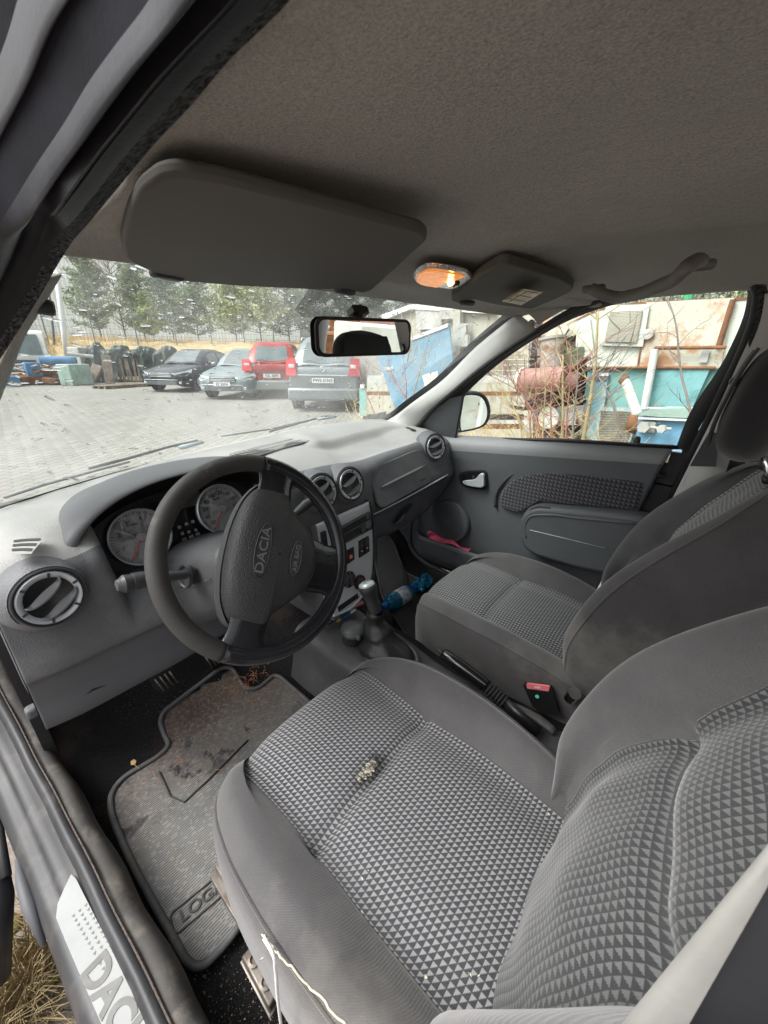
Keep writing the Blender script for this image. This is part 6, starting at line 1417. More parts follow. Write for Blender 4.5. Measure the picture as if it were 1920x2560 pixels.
# hedge seen above the rusty machine on the right
for k,(px,d_) in enumerate(((1560,14),(1660,13),(1760,13),(1860,12),(1960,12),(1470,15))):
    p_=gp_(px,d_); t=thing('shrub',['bushy evergreen shrub above the left end of the white machine','evergreen shrub above the machine grille','evergreen shrub behind the green post','yellow-green shrub above the rusty machine corner','evergreen shrub at the right edge of the side window','low evergreen shrub left of the white machine'][k],'shrub',tuple(p_),group='shrubs behind the machines')
    fb=MB(); st=MB()
    for j in range(9): 
        a=rs.uniform(0,6.28); st.tube([(0,0,0),(math.cos(a)*.5,math.sin(a)*.5,2.2),(math.cos(a)*1.0,math.sin(a)*1.0,4.0)],[.04,.03,.01],5)
    for j in range(3600):
        c=np.array((rs.randn()*.9,rs.randn()*.9,rs.uniform(.6,4.3))); d_=rs.randn(3); d_/=np.linalg.norm(d_); pr_=np.cross(d_,rs.randn(3)); pr_/=np.linalg.norm(pr_); l_=rs.uniform(.07,.16); fb.add([c-pr_*.02,c+pr_*.02,c+d_*l_],[(0,1,2)])
    st.build('stem',BARK,t,local=True); fb.build('foliage',PG[1 if k==3 else 0],t,local=True)
# ================================================================== parked cars
def cpaint(n,c,r=.3,m=.35): return mat(n,c,r,m,var=(2,.08),dirt=((.35,.34,.31),1.8,.55,.3))
CG=mat('car_window_glass',(.09,.12,.125),.08,0,var=(2,.3),spec=.9); TY=mat('tyre_rubber',(.02,.02,.02),.8,var=None); RIM=mat('alloy_rim',(.6,.62,.63),.3,.7,var=None); LR=mat('tail_lamp_red',(.55,.02,.03),.15,var=None); LW=mat('lamp_clear',(.75,.78,.8),.1,.2,var=None); PLT=mat('number_plate_white',(.78,.8,.8),.4,var=None); BUMP=mat('grey_bumper',(.20,.23,.22),.5,var=(4,.1))
def parked_car(label,pos,head,Lc,Wc,Hc,paint,prof_,roof,side,front,rear,plate_txt,name='parked_car',badge=None,bump_=None):
    """prof_: (x, belt z) front to back of the lower body; roof: (windscreen foot x, roof front x, roof rear x, tail foot x)"""
    t=thing(name,label,'car',(pos[0],pos[1],0),group='cars parked in the yard',rz=head)
    hw=Wc/2; rows=[]
    for x,zt,wf,zb in prof_:
        w=hw*wf; rows.append([(x,-w*.90,zb),(x,-w*.98,zb+.10),(x,-w,.48),(x,-w*.995,max(zt-.22,.55)),(x,-w*.95,zt-.05),(x,-w*.84,zt),(x,-w*.4,zt+.025),(x,0,zt+.035)])
    rows=[r_+[(x,-y,z) for x,y,z in r_[::-1][1:]] for r_ in rows]
    A=surf(rows,4,3); mb=MB(); mb.grid(A); 
    for e in (0,-1): mb.add([tuple(p_) for p_ in A[e]],[tuple(range(len(A[e])))])
    bd=mb.build('body',paint,t,ang=40,local=True)
    xf,rf,rr,xr=roof; belt=side; wb=hw*.86; wr=hw*.66
    zf=[z for x,z,_,_ in prof_]; 
    def zb_(x): return float(np.interp(-x,[-p_[0] for p_ in prof_],zf))
    gh=[]
    for x,zt,f in ((xf,zb_(xf)+.02,1.0),((xf+rf)/2,(zb_(xf)+Hc)/2+.05,.93),(rf,Hc-.03,.82),((rf+rr)/2,Hc,.80),(rr,Hc-.04,.80),((rr+xr)/2,(zb_(xr)+Hc)/2+.04,.90),(xr,zb_(xr)+.02,.96)):
        zz=max(zt,zb_(x)+.03); w0=wb; w1=wb*f
        gh.append([(x,-w0,zb_(x)-.02),(x,-w0*.5-w1*.5,(zb_(x)+zz)/2),(x,-w1,zz-.06),(x,-w1*.88,zz-.005),(x,0,zz+.015),(x,w1*.88,zz-.005),(x,w1,zz-.06),(x,w0*.5+w1*.5,(zb_(x)+zz)/2),(x,w0,zb_(x)-.02)])
    G_=surf(gh,6,4); MB().grid(G_).build('cabin_roof',paint,t,ang=50,local=True)
    def pane(nm,i0,i1,j0,j1,par,off=.012):
        P=G_[i0:i1+1,j0:j1+1].copy(); c=np.array((0,0,Hc*.5)); P=P+(P-np.array(((xf+xr)/2,0,.9)))/np.linalg.norm(P-np.array(((xf+xr)/2,0,.9)),axis=2)[:,:,None]*off
        return MB().grid(P).build(nm,CG,par,ang=180,local=True)
    pane('windscreen',1,11,13,19,t); pane('windscreen_half',1,11,12,20,t) if False else None
    pane('rear_window',26,35 if not isinstance(rear,dict) or rear.get('full',1) else 33,13,19,t)
    for sgn in (0,1):
        jj=(1,7) if sgn==0 else (25,31)
        pane('side_window',8,17,*jj,t); pane('side_window',18,27,*jj,t)
    # wheels
    xs_=[p_[0] for p_ in prof_]; wx=(max(xs_)-.88,min(xs_)+.82)
    for x in wx:
        for s_ in (-1,1):
            m_=frame((x,s_*(hw-.10),.325),ex=(1,0,0),ez=(0,s_,0)); mb=MB(); mb.lathe([(.20,.09),(.30,.105),(.325,.08),(.325,-.10),(.2,-.10)],28,m_); ty=mb.build('wheel',TY,t,ang=40,local=True)
            mb=MB(); mb.lathe([(.21,.085),(.20,.105),(.185,.09)],28,m_); mb.lathe([(.19,.05),(0,.05)],20,m_,1)
            for k in range(9): mb.box((.11,0,.09),(.17,.03,.02),m_@Matrix.Rotation(2*math.pi*k/9,4,'Z'))
            mb.lathe([(.04,.08),(.04,.105),(0,.11)],12,m_); mb.build('rim',[RIM,DKB],ty,ang=40,local=True)
            mb=MB(); mb.lathe([(.36,.075),(.33,.075)],28,m_); mb.lathe([(.37,.0),(.37,.108),(.335,.108)],28,m_,0,-.3,math.pi+.3); mb.build('wheel_arch',DKB,bd,ang=40,local=True)
    F_=max(xs_); B_=min(xs_)
    def bx(nm,c,d_,m,par=t,bev=.01,rot=0,mi=0): return MB().box((0,0,0),d_,Matrix.Translation(c)@Matrix.Rotation(rot,4,'Z')).build(nm,m,par,bevel=bev,local=True)
    if front:
        for s_ in (-1,1):
            mb=MB(); pts=[(F_-.62,s_*hw*.90,.80),(F_-.20,s_*hw*.86,.73),(F_-.03,s_*hw*.52,.66),(F_-.05,s_*hw*.55,.56),(F_-.20,s_*hw*.90,.58),(F_-.45,s_*hw*.955,.68)]
            mb.add([(x+.02,y*1.02,z) for x,y,z in pts],[tuple(range(6))]); mb.build('headlight',LW,t,local=True)
            bx('fog_lamp',(F_-.06,s_*hw*.66,.34),(.06,.22,.08),LW,rot=-s_*.35)
        gr=bx('grille',(F_+.005,0,.60),(.05,Wc*.44,.16),DKB); 
        for z in (.55,.60,.65): bx('grille_bar',(F_+.035,0,z),(.015,Wc*.44,.014),RIM,gr,bev=.003)
        bx('lower_grille',(F_+.01,0,.33),(.05,Wc*.62,.13),DKB)
        bx('bumper_trim',(F_+.04,0,.44),(.02,Wc*.7,.018),RIM,bev=.004)
        for s_ in (-1,1): bx('wing_mirror',(xf-.35,s_*(hw+.08),1.0),(.12,.16,.12),paint,bev=.04)
        if plate_txt:
            pl=bx('number_plate',(F_+.05,0,.46),(.012,.52,.115),PLT,bev=.003)
            text(plate_txt,.105,frame((F_+.058,0,.46),ex=(0,1,0),ez=(1,0,0)),G['print'],pl,'plate_text',.001,local=True,bold=.002)
    if rear:
        for s_ in (-1,1):
            z0,z1,w_=rear['lamp']; mb=MB(); y0,y1=hw*rear['in'],hw*.96
            P=[(B_-.035,s_*y0,z0),(B_+.02,s_*y1,z0),(B_+.12,s_*y1*.99,z1),(B_+.06,s_*(y0+w_),z1)]
            mb.add([(x-.02,y*1.01,z) for x,y,z in P]+[(x+.10,y,z) for x,y,z in P],[(0,1,2,3),(0,1,5,4),(1,2,6,5),(2,3,7,6),(3,0,4,7)]); tl_=mb.build('tail_light',LR,t,bevel=.015,local=True)
            zz=z0+(z1-z0)*.55; mb=MB(); mb.box((0,0,0),(.02,(y1-y0)*.55,(z1-z0)*.22),Matrix.Translation((B_-.045,s_*(y0+y1)/2*.98,zz))); mb.build('reverse_lamp',LW,tl_,bevel=.008,local=True)
        bx('bumper',(B_-.03,0,.42),(.16,Wc*.96,.30),bump_ or BUMP,bev=.06)
        bx('tailgate_line',(B_-.045,0,rear['line']),(.012,Wc*.66,.02),LW if rear.get('chrome') else DKB,bev=.003)
        pl=bx('number_plate',(B_-.055,0,rear['pz']),(.012,.52,.115),PLT,bev=.003)
        text(plate_txt,.105,frame((B_-.063,0,rear['pz']),ex=(0,-1,0),ez=(-1,0,0)),G['print'],pl,'plate_text',.001,local=True,bold=.002)
        mb=MB(); m_=frame((B_-.04+rear.get('bx',0),0,rear['bz']),ex=(0,-1,0),ez=(-1,0,0)); 
        if badge=='ring': mb.tube([m_@Vector((.055*math.cos(a),.055*math.sin(a),.01)) for a in np.linspace(0,6.28,24)[:-1]],.008,6,closed=True); mb.tube([m_@Vector((-.06,-.01,.012)),m_@Vector((.06,.01,.012))],.008,5)
        else: mb.tube([m_@Vector(p_) for p_ in ((0,.07,.01),(.035,0,.01),(0,-.07,.01),(-.035,0,.01))],.010,5,closed=True)
        mb.build('badge',RIM,t,local=True)
        wz=zb_(xr)+.12; MB().tube([(B_+.02,.05,wz-.03),(B_+.04,.30,wz+.05),(B_+.06,.42,wz+.02)],.012,5).build('rear_wiper',DKB,t,local=True)
        if rear.get('rails'):
            for s_ in (-1,1): MB().tube([(rr+.1,s_*wb*.80,Hc-.02),(rr+.2,s_*wb*.80,Hc+.05),(rf-.2,s_*wb*.80,Hc+.05),(rf,s_*wb*.80,Hc-.02)],.018,6).build('roof_rail',RIM,t,ang=180,local=True)
    return t
SED=[(2.40,.50,.60,.30),(2.34,.62,.80,.22),(2.15,.72,.93,.19),(1.6,.86,.985,.19),(1.05,.93,1,.20),(.2,.95,1,.2),(-.8,.96,1,.2),(-1.7,.97,.99,.2),(-2.2,.95,.93,.24),(-2.42,.85,.8,.3),(-2.46,.6,.72,.34)]
MPV=[(2.05,.52,.65,.30),(2.0,.66,.85,.22),(1.7,.86,.96,.19),(1.2,.98,1,.2),(.2,1.0,1,.2),(-.8,1.01,1,.2),(-1.6,1.03,.99,.2),(-2.0,1.03,.94,.26),(-2.10,.98,.90,.32),(-2.12,.6,.88,.34)]
def hd(a): return R(90-a)   # compass-like heading (degrees from +y towards +x) to z rotation of local +x
def place(px,dist,off=(0,0)): p_=gp_(px,dist); return (p_[0]+off[0],p_[1]+off[1])
P_dark=cpaint('dark_blue_grey_car_paint',(.035,.042,.055),.22); P_green=cpaint('silver_green_car_paint',(.23,.28,.29),.28); P_red=cpaint('red_car_paint',(.34,.04,.035),.3,.1); P_sil=cpaint('silver_blue_car_paint',(.20,.235,.25),.3)
parked_car('dark blue-grey saloon with ajar bonnet parked nose towards the tarpaulin',place(512,18.4),hd(238),4.9,1.88,1.45,P_dark,SED,(1.15,.35,-.75,-1.75),0,True,None,'')
parked_car('silver-green saloon wedged between the dark saloon and the red people carrier',place(640,15.3),hd(234),4.75,1.84,1.46,P_green,SED,(1.15,.35,-.75,-1.75),0,True,None,'EZ 203H')
parked_car('red people carrier with grey lower tailgate parked tail towards us',place(706,15.2),hd(42),4.25,1.80,1.63,P_red,MPV,(1.35,.45,-1.45,-2.02),0,False,dict(lamp=(.86,1.16,.05),pz=.70,bz=.98,line=.80,**{'in':.66}),'FZL 50FS')
parked_car('silver-blue estate-like people carrier with red tail lamps nearest the blue sheet',place(838,11.9),hd(50),4.45,1.80,1.66,P_sil,MPV,(1.35,.45,-1.45,-2.02),0,False,dict(lamp=(.86,1.22,.04),pz=.74,bz=1.0,line=.86,chrome=1,rails=1,**{'in':.70}),'FWS·31N3',badge='ring',bump_=P_sil)
# extra car nearly hidden behind the tarp
# white truck cab
WHT=mat('white_lorry_paint',(.72,.73,.70),.4,var=(3,.1),dirt=((.35,.25,.15),2,.58,.5))
tk=thing('white_lorry','old white flat nosed lorry cab standing in the scrap at far left','lorry',(*place(98,27),0),rz=hd(195))
mb=MB(); mb.prism([(0,.5),(1.9,.5),(1.95,1.1),(1.45,2.15),(1.2,2.25),(0,2.25)],2.1,Matrix(((1,0,0,0),(0,0,-1,1.05),(0,1,0,0),(0,0,0,1)))); mb.build('cab',WHT,tk,bevel=.06,local=True)
mb=MB(); mb.add([(1.93,-.88,1.2),(1.93,.88,1.2),(1.50,.80,2.05),(1.50,-.80,2.05)],[(0,1,2,3)],0,Matrix.Translation((.03,0,.02))); mb.build('windscreen',CG,tk,local=True)
for s_ in (-1,1):
    MB().box((1.96,s_*.8,.75),(.06,.28,.18)).build('headlight',LW,tk,bevel=.02,local=True)
    mb=MB(); mb.add([(.3,s_*1.06,1.2),(1.6,s_*1.06,1.2),(1.35,s_*1.06,1.95),(.3,s_*1.06,1.95)],[(0,1,2,3)]); mb.build('side_window',CG,tk,local=True)
    MB().lathe([(.2,-.12),(.42,-.1),(.42,.1),(.2,.12),(0,.1)],20,frame((1.2,s_*.95,.42),ez=(0,1,0))).build('wheel',TY,tk,local=True)
MB().box((1.97,0,.85),(.03,1.1,.25)).build('grille',DKB,tk,bevel=.01,local=True)
# ---- scrap things on the left
BLUE=mat('blue_scrap_paint',(.07,.20,.38),.5,var=(3,.3),dirt=((.3,.2,.12),2,.6,.6)); GRN=mat('pale_green_scrap',(.30,.42,.36),.6,var=(3,.3),dirt=((.25,.15,.08),2,.55,.6)); RST=mat('rusty_scrap',(.20,.09,.04),.85,var=(5,.5)); TARP=mat('dark_green_tarpaulin',(.018,.04,.032),.38,var=(3,.4),bump=[('n',5,.8,.08),('n',22,.6,.02)]); WOOD=mat('weathered_wood',(.22,.18,.14),.85,var=(6,.4),bump=[('n',40,.4,.01)]); LG=mat('light_grey_scrap',(.45,.46,.43),.7,var=(3,.3),dirt=((.25,.16,.09),2,.5,.6))
def sbox(name,label,cat,px,dist,d_,m,z=0,rot=0,tilt=0,group=None,part='shell'):
    p_=gp_(px,dist); t=thing(name,label,cat,(p_[0],p_[1],z),group=group); mb=MB(); mb.box((0,0,d_[2]/2),d_,Matrix.Rotation(R(rot),4,'Z')@Matrix.Rotation(R(tilt),4,'X')); mb.build(part,m,t,bevel=.04,local=True); return t
t=thing('blue_tank','horizontal blue metal tank on the scrap beside the white lorry','tank',tuple(gp_(175,23))); p_=gp_(175,23)
MB().tube([(-.6,.2,.95),(.6,-.2,.95)],[.2,.2],18).build('barrel',BLUE,t,ang=50,local=True); MB().box((-.95,.1,.62),(.5,.5,.55)).build('pump_box',BLUE,t,bevel=.03,local=True); MB().box((0,0,.55),(1.9,.5,.12)).build('stand',RST,t,local=True); MB().tube([(.3,-.3,1.25),(1.2,-.5,1.15)],.07,8).build('pipe',LG,t,local=True)
sbox('blue_engine','small blue engine block lying at far left','scrap',42,22,(.5,.4,.35),BLUE,.05,20)
sbox('green_cabinet','pale green metal cabinet lying beside the tarpaulin heap','cabinet',206,22,(1.1,.6,.85),GRN,0,35)
sbox('white_crate','white plastic container standing behind the green cabinet','container',238,25,(.9,.8,1.3),LG,.25,20)
for k,(px,d_,s_) in enumerate(((60,23.5,(1.2,.5,.4)),(95,23,(1.5,.6,.35)),(130,23.4,(1.3,.5,.45)),(150,22.6,(.8,.5,.25)),(78,24.4,(1.4,.6,.6)))):
    t=sbox('scrap_metal',['flattened grey scrap part at the far left','rusty beam pile in front of the white lorry','crumpled grey panel right of the lorry','small rusty bracket on the dry grass','bent pipes below the lorry bumper'][k],'scrap',px,d_,s_,[LG,RST,LG,RST,DKB][k],.05,rs.uniform(0,180),8,group='scrap metal pile')
    mb=MB()
    for j in range(14): a=rs.randn(3)*np.array((.5,.3,.16))+np.array((0,0,.45)); b=a+rs.randn(3)*np.array((.4,.3,.12)); mb.tube([a,b],rs.uniform(.015,.05),5)
    mb.build('tangled_bars',[RST,LG,DKB][k%3],t,local=True)
# tarpaulin heap
tp_=thing('tarpaulin_heap','long stack of pallets covered by a crumpled dark green tarpaulin','tarpaulin',tuple(gp_(330,23)))
A0,A1=np.array(at(232,955,z=0)),np.array(at(470,955,z=0)); rows=[]; dirn=(A1-A0)/np.linalg.norm(A1-A0); nn=np.array((dirn[1],-dirn[0],0)); nn=nn if nn@(CAM-A0)>0 else -nn
for k in range(28):
    t=k/27; p_=A0*(1-t)+A1*t; h=1.45+.12*math.sin(k*.9)+.08*rs.randn(); wv_=.12*math.sin(k*1.9); e=0 if 0<k<27 else -.25
    if 8<k<15: rows.append([tuple(p_+nn*(.15)+np.array((0,0,1.1))),tuple(p_+nn*(.2)+np.array((0,0,1.2))),tuple(p_+nn*(.1)+np.array((0,0,h))),tuple(p_-nn*.6+np.array((0,0,h+.05))),tuple(p_-nn*1.4+np.array((0,0,.2)))])
    else: rows.append([tuple(p_+nn*(.45+wv_)+np.array((0,0,0))),tuple(p_+nn*(.25-wv_)+np.array((0,0,.7))),tuple(p_+nn*(.12)+np.array((0,0,h+e))),tuple(p_-nn*.6+np.array((0,0,h+.05+e))),tuple(p_-nn*1.4+np.array((0,0,.2)))])
A=surf(rows,3,5); A+=rs.randn(*A.shape)*.02; MB().grid(A).build('tarpaulin_sheet',TARP,tp_,ang=180)
for k in range(7):
    t=.30+.04*k; p_=A0*(1-t)+A1*t; MB().box((0,0,.6),(.10,.04,1.2),frame(tuple(p_+nn*.1),ex=dirn,ez=(0,0,1))@Matrix.Rotation(R(6*rs.randn()),4,'Y')).build('upright_board',WOOD,tp_)
def pallet(label,M_,w=1.0):
    M_=M_@Matrix.Diagonal((1,w,1,1))
    t=thing('wooden_pallet',label,'pallet',tuple(M_.translation),group='wooden pallets by the tarpaulin')
    for k in range(7): MB().box((0,-.36+.12*k,.11),(1.2,.085,.022),M_).build('board',WOOD,t)
    for y in (-.35,0,.35): MB().box((-.0,y,.05),(1.2,.09,.08),M_).build('runner',WOOD,t)
c=np.array(at(285,970,z=0)); pallet('wooden pallet lying flat on the paving',frame(tuple(c),ex=(.9,.3,0),ez=(0,0,1)))
c=np.array(at(338,972,z=0)) if False else np.array(at(318,968,z=0)); pallet('second flat wooden pallet right of the first',frame(tuple(c+np.array((.35,.2,0))),ex=(.95,-.1,0),ez=(0,0,1)))
c=np.array(at(281,962,z=0)); pallet('narrow pallet leaning upright against the tarpaulin heap',frame(tuple(c+np.array((0,0,.62))),ex=(.12,.12,1),ez=(nn[0],nn[1],.15)),.42)
c=np.array(at(238,957,z=0)); pallet('pallet leaning low at the left end of the heap',frame(tuple(c+np.array((0,0,.25))),ex=(.75,.25,.55),ez=(nn[0]-.4,nn[1],.8)),.6)
# ================================================================== machines beside the passenger door
MN=(1,-.22,0); MD=4.3
def mat_rust(n,c,rc=(.42,.15,.05),th=.55,sc=1.4,sp=.6,streak=0):
    q=NT(n); base_=q.mix(q.ramp(q.noise(3,5,.6),.3,.7),tuple(x*.82 for x in c),tuple(min(1,x*1.08) for x in c))
    f=q.ramp(q.noise(sc,8,.72,dist=.3),th,th+.10); base_=q.mix(q.math('MULTIPLY',f,.85),base_,rc)
    v=q.ramp(q.voro(26),.16,.08); f2=q.math('MULTIPLY',v,q.ramp(q.noise(1.1,4),.42,.6)); base_=q.mix(q.math('MULTIPLY',f2,sp),base_,(.22,.08,.04))
    if streak:
        s_=q.ramp(q.noise(5,4,.6,q.vec('Object',(1,2.2,.12))),.56,.68); base_=q.mix(q.math('MULTIPLY',s_,streak),base_,(.30,.19,.07))
    return q.set(base_,.55,0,q.bump(q.noise(30,3),.2,.01),.3)
MW=mat_rust('white_machine_paint',(.56,.60,.53),th=.63); MWR=mat_rust('rusted_white_paint',(.55,.55,.46),(.42,.20,.09),.475,2.6,.95); MT=mat_rust('teal_machine_paint',(.20,.42,.40),(.3,.16,.06),.62,1.5,.5,.9); MTB=mat_rust('turquoise_paint',(.22,.45,.46),(.10,.24,.24),.46,3,.5,.4); MC=mat_rust('cyan_paint',(.24,.45,.50),(.45,.52,.52),.5,2,.5,.5); MB_=mat_rust('bright_blue_paint',(.17,.38,.56),(.2,.12,.06),.66,2,.6); MGm=mat_rust('grey_beige_machine_paint',(.45,.44,.37),(.25,.22,.15),.55,2,.5,.4); MDk=mat('dark_greasy_metal',(.03,.027,.025),.6,var=(8,.5),dirt=((.2,.09,.05),6,.55,.7),bump=[('n',14,.8,.04)]); MP=mat_rust('salmon_pipe_paint',(.36,.21,.18),(.25,.08,.04),.55,2.5,.7); MSB=mat_rust('sky_blue_sheet_paint',(.16,.31,.42),(.32,.42,.47),.56,1.3,.3); WHITE=mat_rust('white_frame_paint',(.75,.76,.72),(.45,.2,.1),.62,3,.6)
def mplate(name,px,m,par,off=0,th=.06,bev=.012):
    """flat panel standing on the machine plane, off metres towards the car"""
    P=[Vector(at(*p_,n=MN,d=MD-off)) for p_ in px]; nv=Vector(MN).normalized(); k=len(P)
    mb=MB(); mb.add(P+[p_+nv*th for p_ in P],[tuple(range(k)),tuple(range(k,2*k))[::-1]]+[(i,(i+1)%k,k+(i+1)%k,k+i) for i in range(k)]); return mb.build(name,m,par,bevel=bev)
def mbar(name,p0,p1,r_,m,par,off=0,n=8): return MB().tube([at(*p0,n=MN,d=MD-off),at(*p1,n=MN,d=MD-off)],r_,n).build(name,m,par,ang=60)
def mth(name,label,cat,px,py=1100,off=0,group=None): return thing(name,label,cat,tuple(at(px,py,n=MN,d=MD-off)),group)
def c3(x,y): return (1000+x*.5546,640+y*.5546)
def c8(x,y): return (1150+x*.33153,700+y*.33153)
def c2(x,y): return (600+x*.42194,700+y*.42194)
def grille(name,px,par,off,nx,ny,m,r_=.006):
    q4=[Vector(at(*p_,n=MN,d=MD-off)) for p_ in px]; mb=MB()
    for k in range(nx+1): t=k/nx; mb.tube([q4[0].lerp(q4[1],t),q4[3].lerp(q4[2],t)],r_,4,cap=False)
    for k in range(ny+1): t=k/ny; mb.tube([q4[0].lerp(q4[3],t),q4[1].lerp(q4[2],t)],r_,4,cap=False)
    return mb.build(name,m,par)
w=mth('rusty_machine','large white rust-stained machine housing with a framed grille beyond the passenger window','machine',1650)
hb_=mplate('housing',[c3(795,285),c3(900,238),c3(1000,222),c3(1118,212),c3(1300,203),c3(1600,190),c3(1600,505),c3(850,503)],MW,w,0,1.0)
mplate('rusted_panel',[c3(1116,214),c3(1500,194),c3(1440,499),c3(1072,499)],MWR,w,.02,.02)
mplate('rust_edge',[c3(795,287),c3(900,240),c3(1118,214),c3(1600,192),c3(1600,186),c3(1118,206),c3(900,232)],RST,w,.01,.05)
mplate('side_panel',[c3(800,300),c3(850,275),c3(880,500),c3(852,500),c3(795,430)],MW,w,.03,.02)
fr_=mplate('grille_frame',[c3(932,228),c3(1120,222),c3(1090,404),c3(903,398)],MW,w,.05,.04,.01)
mplate('grille_backing',[c3(950,252),c3(1090,246),c3(1064,388),c3(925,384)],RST,fr_,.056,.01,.002)
grille('grille_mesh',[c3(950,252),c3(1090,246),c3(1064,388),c3(925,384)],fr_,.066,24,20,MGm,.008)
mbar('corner_post',c3(1502,196),c3(1435,410),.022,RST,w,.04)
mbar('lower_seam',c3(850,504),c3(1420,504),.014,RST,w,.03); mbar('panel_seam',c3(1115,216),c3(1071,500),.008,RST,w,.03)
mplate('hinge_plate',[c3(1368,425),c3(1392,425),c3(1378,475),c3(1352,475)],LG,w,.05,.02)
MB().lathe([(.05,0),(.05,.03),(.02,.03)],16,frame(at(*c3(1122,352),n=MN,d=MD-.03),ez=(-1,.2,0))).build('lifting_eye',LG,w,ang=50)
w=mth('teal_machine','teal and turquoise machine cabinet with rust runs below the white housing','machine',1600)
mplate('cabinet',[c3(853,506),c3(1450,506),c3(1300,900),c3(800,900)],MT,w,-.03,1.0)
mplate('turquoise_panel',[c3(1150,508),c3(1392,508),c3(1310,690),c3(1105,686)],MTB,w,.02,.02)
mplate('cyan_strip',[c3(868,530),c3(935,530),c3(895,845),c3(805,845)],MC,w,.02,.02)
mplate('dark_slot',[c3(876,540),c3(935,540),c3(930,562),c3(872,562)],DKB,w,.03,.01,.002); mplate('white_edge',[c3(875,531),c3(938,531),c3(937,540),c3(874,540)],WHITE,w,.035,.01,.002)
fr_=mplate('grille_frame',[c3(893,685),c3(1075,690),c3(1030,850),c3(872,850)],MC,w,.03,.02); mplate('grille_backing',[c3(907,698),c3(1064,702),c3(1020,850),c3(888,850)],DKB,fr_,.034,.01,.002)
grille('grille_mesh',[c3(907,698),c3(1064,702),c3(1020,850),c3(888,850)],fr_,.042,26,14,MGm,.0035)
w=mth('tubular_gate','white painted square tube gate leaning on the machine','gate',1640,off=.3)
mbar('frame_upright',c3(1150,420),c3(1100,690),.035,WHITE,w,.10); mbar('frame_top_bar',c3(1148,415),c3(1470,412),.016,RST,w,.10); mbar('frame_lower_bar',c3(1098,686),c3(1320,692),.014,WHITE,w,.10)
w=mth('hydraulic_strut','rusty white hydraulic strut standing at an angle before the turquoise panel','strut',1590,off=.5)
MB().tube([at(*c3(1008,556),n=MN,d=MD-.5),at(*c3(1020,575),n=MN,d=MD-.5),at(*c3(1070,715),n=MN,d=MD-.5)],[.038,.04,.045],14).build('strut_tube',WHITE,w,ang=50)
MB().tube([at(*c3(1070,715),n=MN,d=MD-.5),at(*c3(1062,765),n=MN,d=MD-.5),at(*c3(1040,790),n=MN,d=MD-.5)],[.07,.08,.05],12).build('rusty_joint',RST,w,ang=180); MB().tube([at(*c3(1002,552),n=MN,d=MD-.5),at(*c3(1014,562),n=MN,d=MD-.5)],.048,10).build('strut_cap',RST,w)
w=mth('blue_machine','bright blue machine bed with pale green top and bolted bracket','machine',1680,off=.7)
mplate('blue_casing',[c3(1082,722),c3(1320,730),c3(1290,900),c3(1060,900)],MB_,w,.7,.5); mplate('green_top',[c3(1082,712),c3(1130,697),c3(1330,702),c3(1325,724),c3(1180,720)],GRN,w,.75,.4); mplate('white_lip',[c3(1075,728),c3(1320,738),c3(1318,744),c3(1075,734)],WHITE,w,.76,.03,.003)
mplate('bracket',[c3(1085,752),c3(1145,755),c3(1140,790),c3(1080,786)],LG,w,.74,.03); mbar('bracket_bolt',c3(1100,770),c3(1225,780),.012,LG,w,.78); MB().lathe([(.05,0),(.05,.04),(.02,.04)],6,frame(at(*c3(1103,771),n=MN,d=MD-.78),ez=(-1,.2,0))).build('hex_nut',LG,w); MB().lathe([(.035,0),(.035,.05),(.0,.05)],6,frame(at(*c3(1185,778),n=MN,d=MD-.78),ez=(-1,.2,0))).build('hex_nut',LG,w)
# dark machine core with vertical rusty cylinder and salmon pipe
w=mth('dark_machine','dark greasy machine frame with a rusty cylinder and salmon pink pipe','machine',1400)
mplate('frame_back',[c8(560,330),c8(900,250),c8(985,520),c8(960,700),c8(900,1300),c8(500,1300),c8(520,800)],MDk,w,-.35,.5)
mb=MB(); p0=np.array(at(*c8(697,430),n=MN,d=MD-.1)); p1=np.array(at(*c8(690,705),n=MN,d=MD-.1)); MB().tube([p0,p0*.93+p1*.07,p0*.92+p1*.08,p1],[.155,.155,.135,.135],22).build('rusty_cylinder',mat_rust('cylinder_paint',(.42,.40,.36),(.22,.09,.04),.48,3,.6),w,ang=60)
mplate('tank_panel',[c8(650,330),c8(870,290),c8(860,380),c8(780,415),c8(640,420)],MWR,w,0,.3,.05)
mplate('green_box',[c8(785,515),c8(930,512),c8(900,640),c8(785,640)],mat('olive_box',(.08,.10,.05),.6,var=(8,.4)),w,.05,.3)
MB().tube([at(*c8(478,757),n=MN,d=MD-.35),at(*c8(800,745),n=MN,d=MD-.35)],.135,22).build('salmon_pipe',MP,w,ang=60); MB().tube([at(*c8(800,745),n=MN,d=MD-.35),at(*c8(880,775),n=MN,d=MD-.3)],[.135,.10],20).build('pipe_reducer',MP,w,ang=60); MB().tube([at(*c8(465,757),n=MN,d=MD-.35),at(*c8(484,757),n=MN,d=MD-.35)],.15,20).build('pipe_flange',WHITE,w,ang=60)
for k in range(7): MB().tube([at(*c8(835+k*6,690-k*4),n=MN,d=MD-.4+.04*k),at(*c8(925+k*9,600-k*3),n=MN,d=MD-.4+.04*k)],.022,6).build('cable_bundle' if False else 'hose',MDk if k%2 else RST,w,ang=180)
mplate('pale_bracket',[c8(740,965),c8(925,955),c8(905,1085),c8(745,1090)],LG,w,.15,.08); MB().lathe([(.03,0),(.13,0),(.13,.05),(.03,.05)],20,frame(at(*c8(680,1040),n=MN,d=MD-.2),ez=(-1,.2,.1))).build('pulley',LG,w,ang=50); MB().lathe([(.02,0),(.10,.0),(.10,.06),(.02,.06)],18,frame(at(*c8(880,700),n=MN,d=MD-.2),ez=(-1,.2,.1))).build('pulley',RST,w,ang=50)
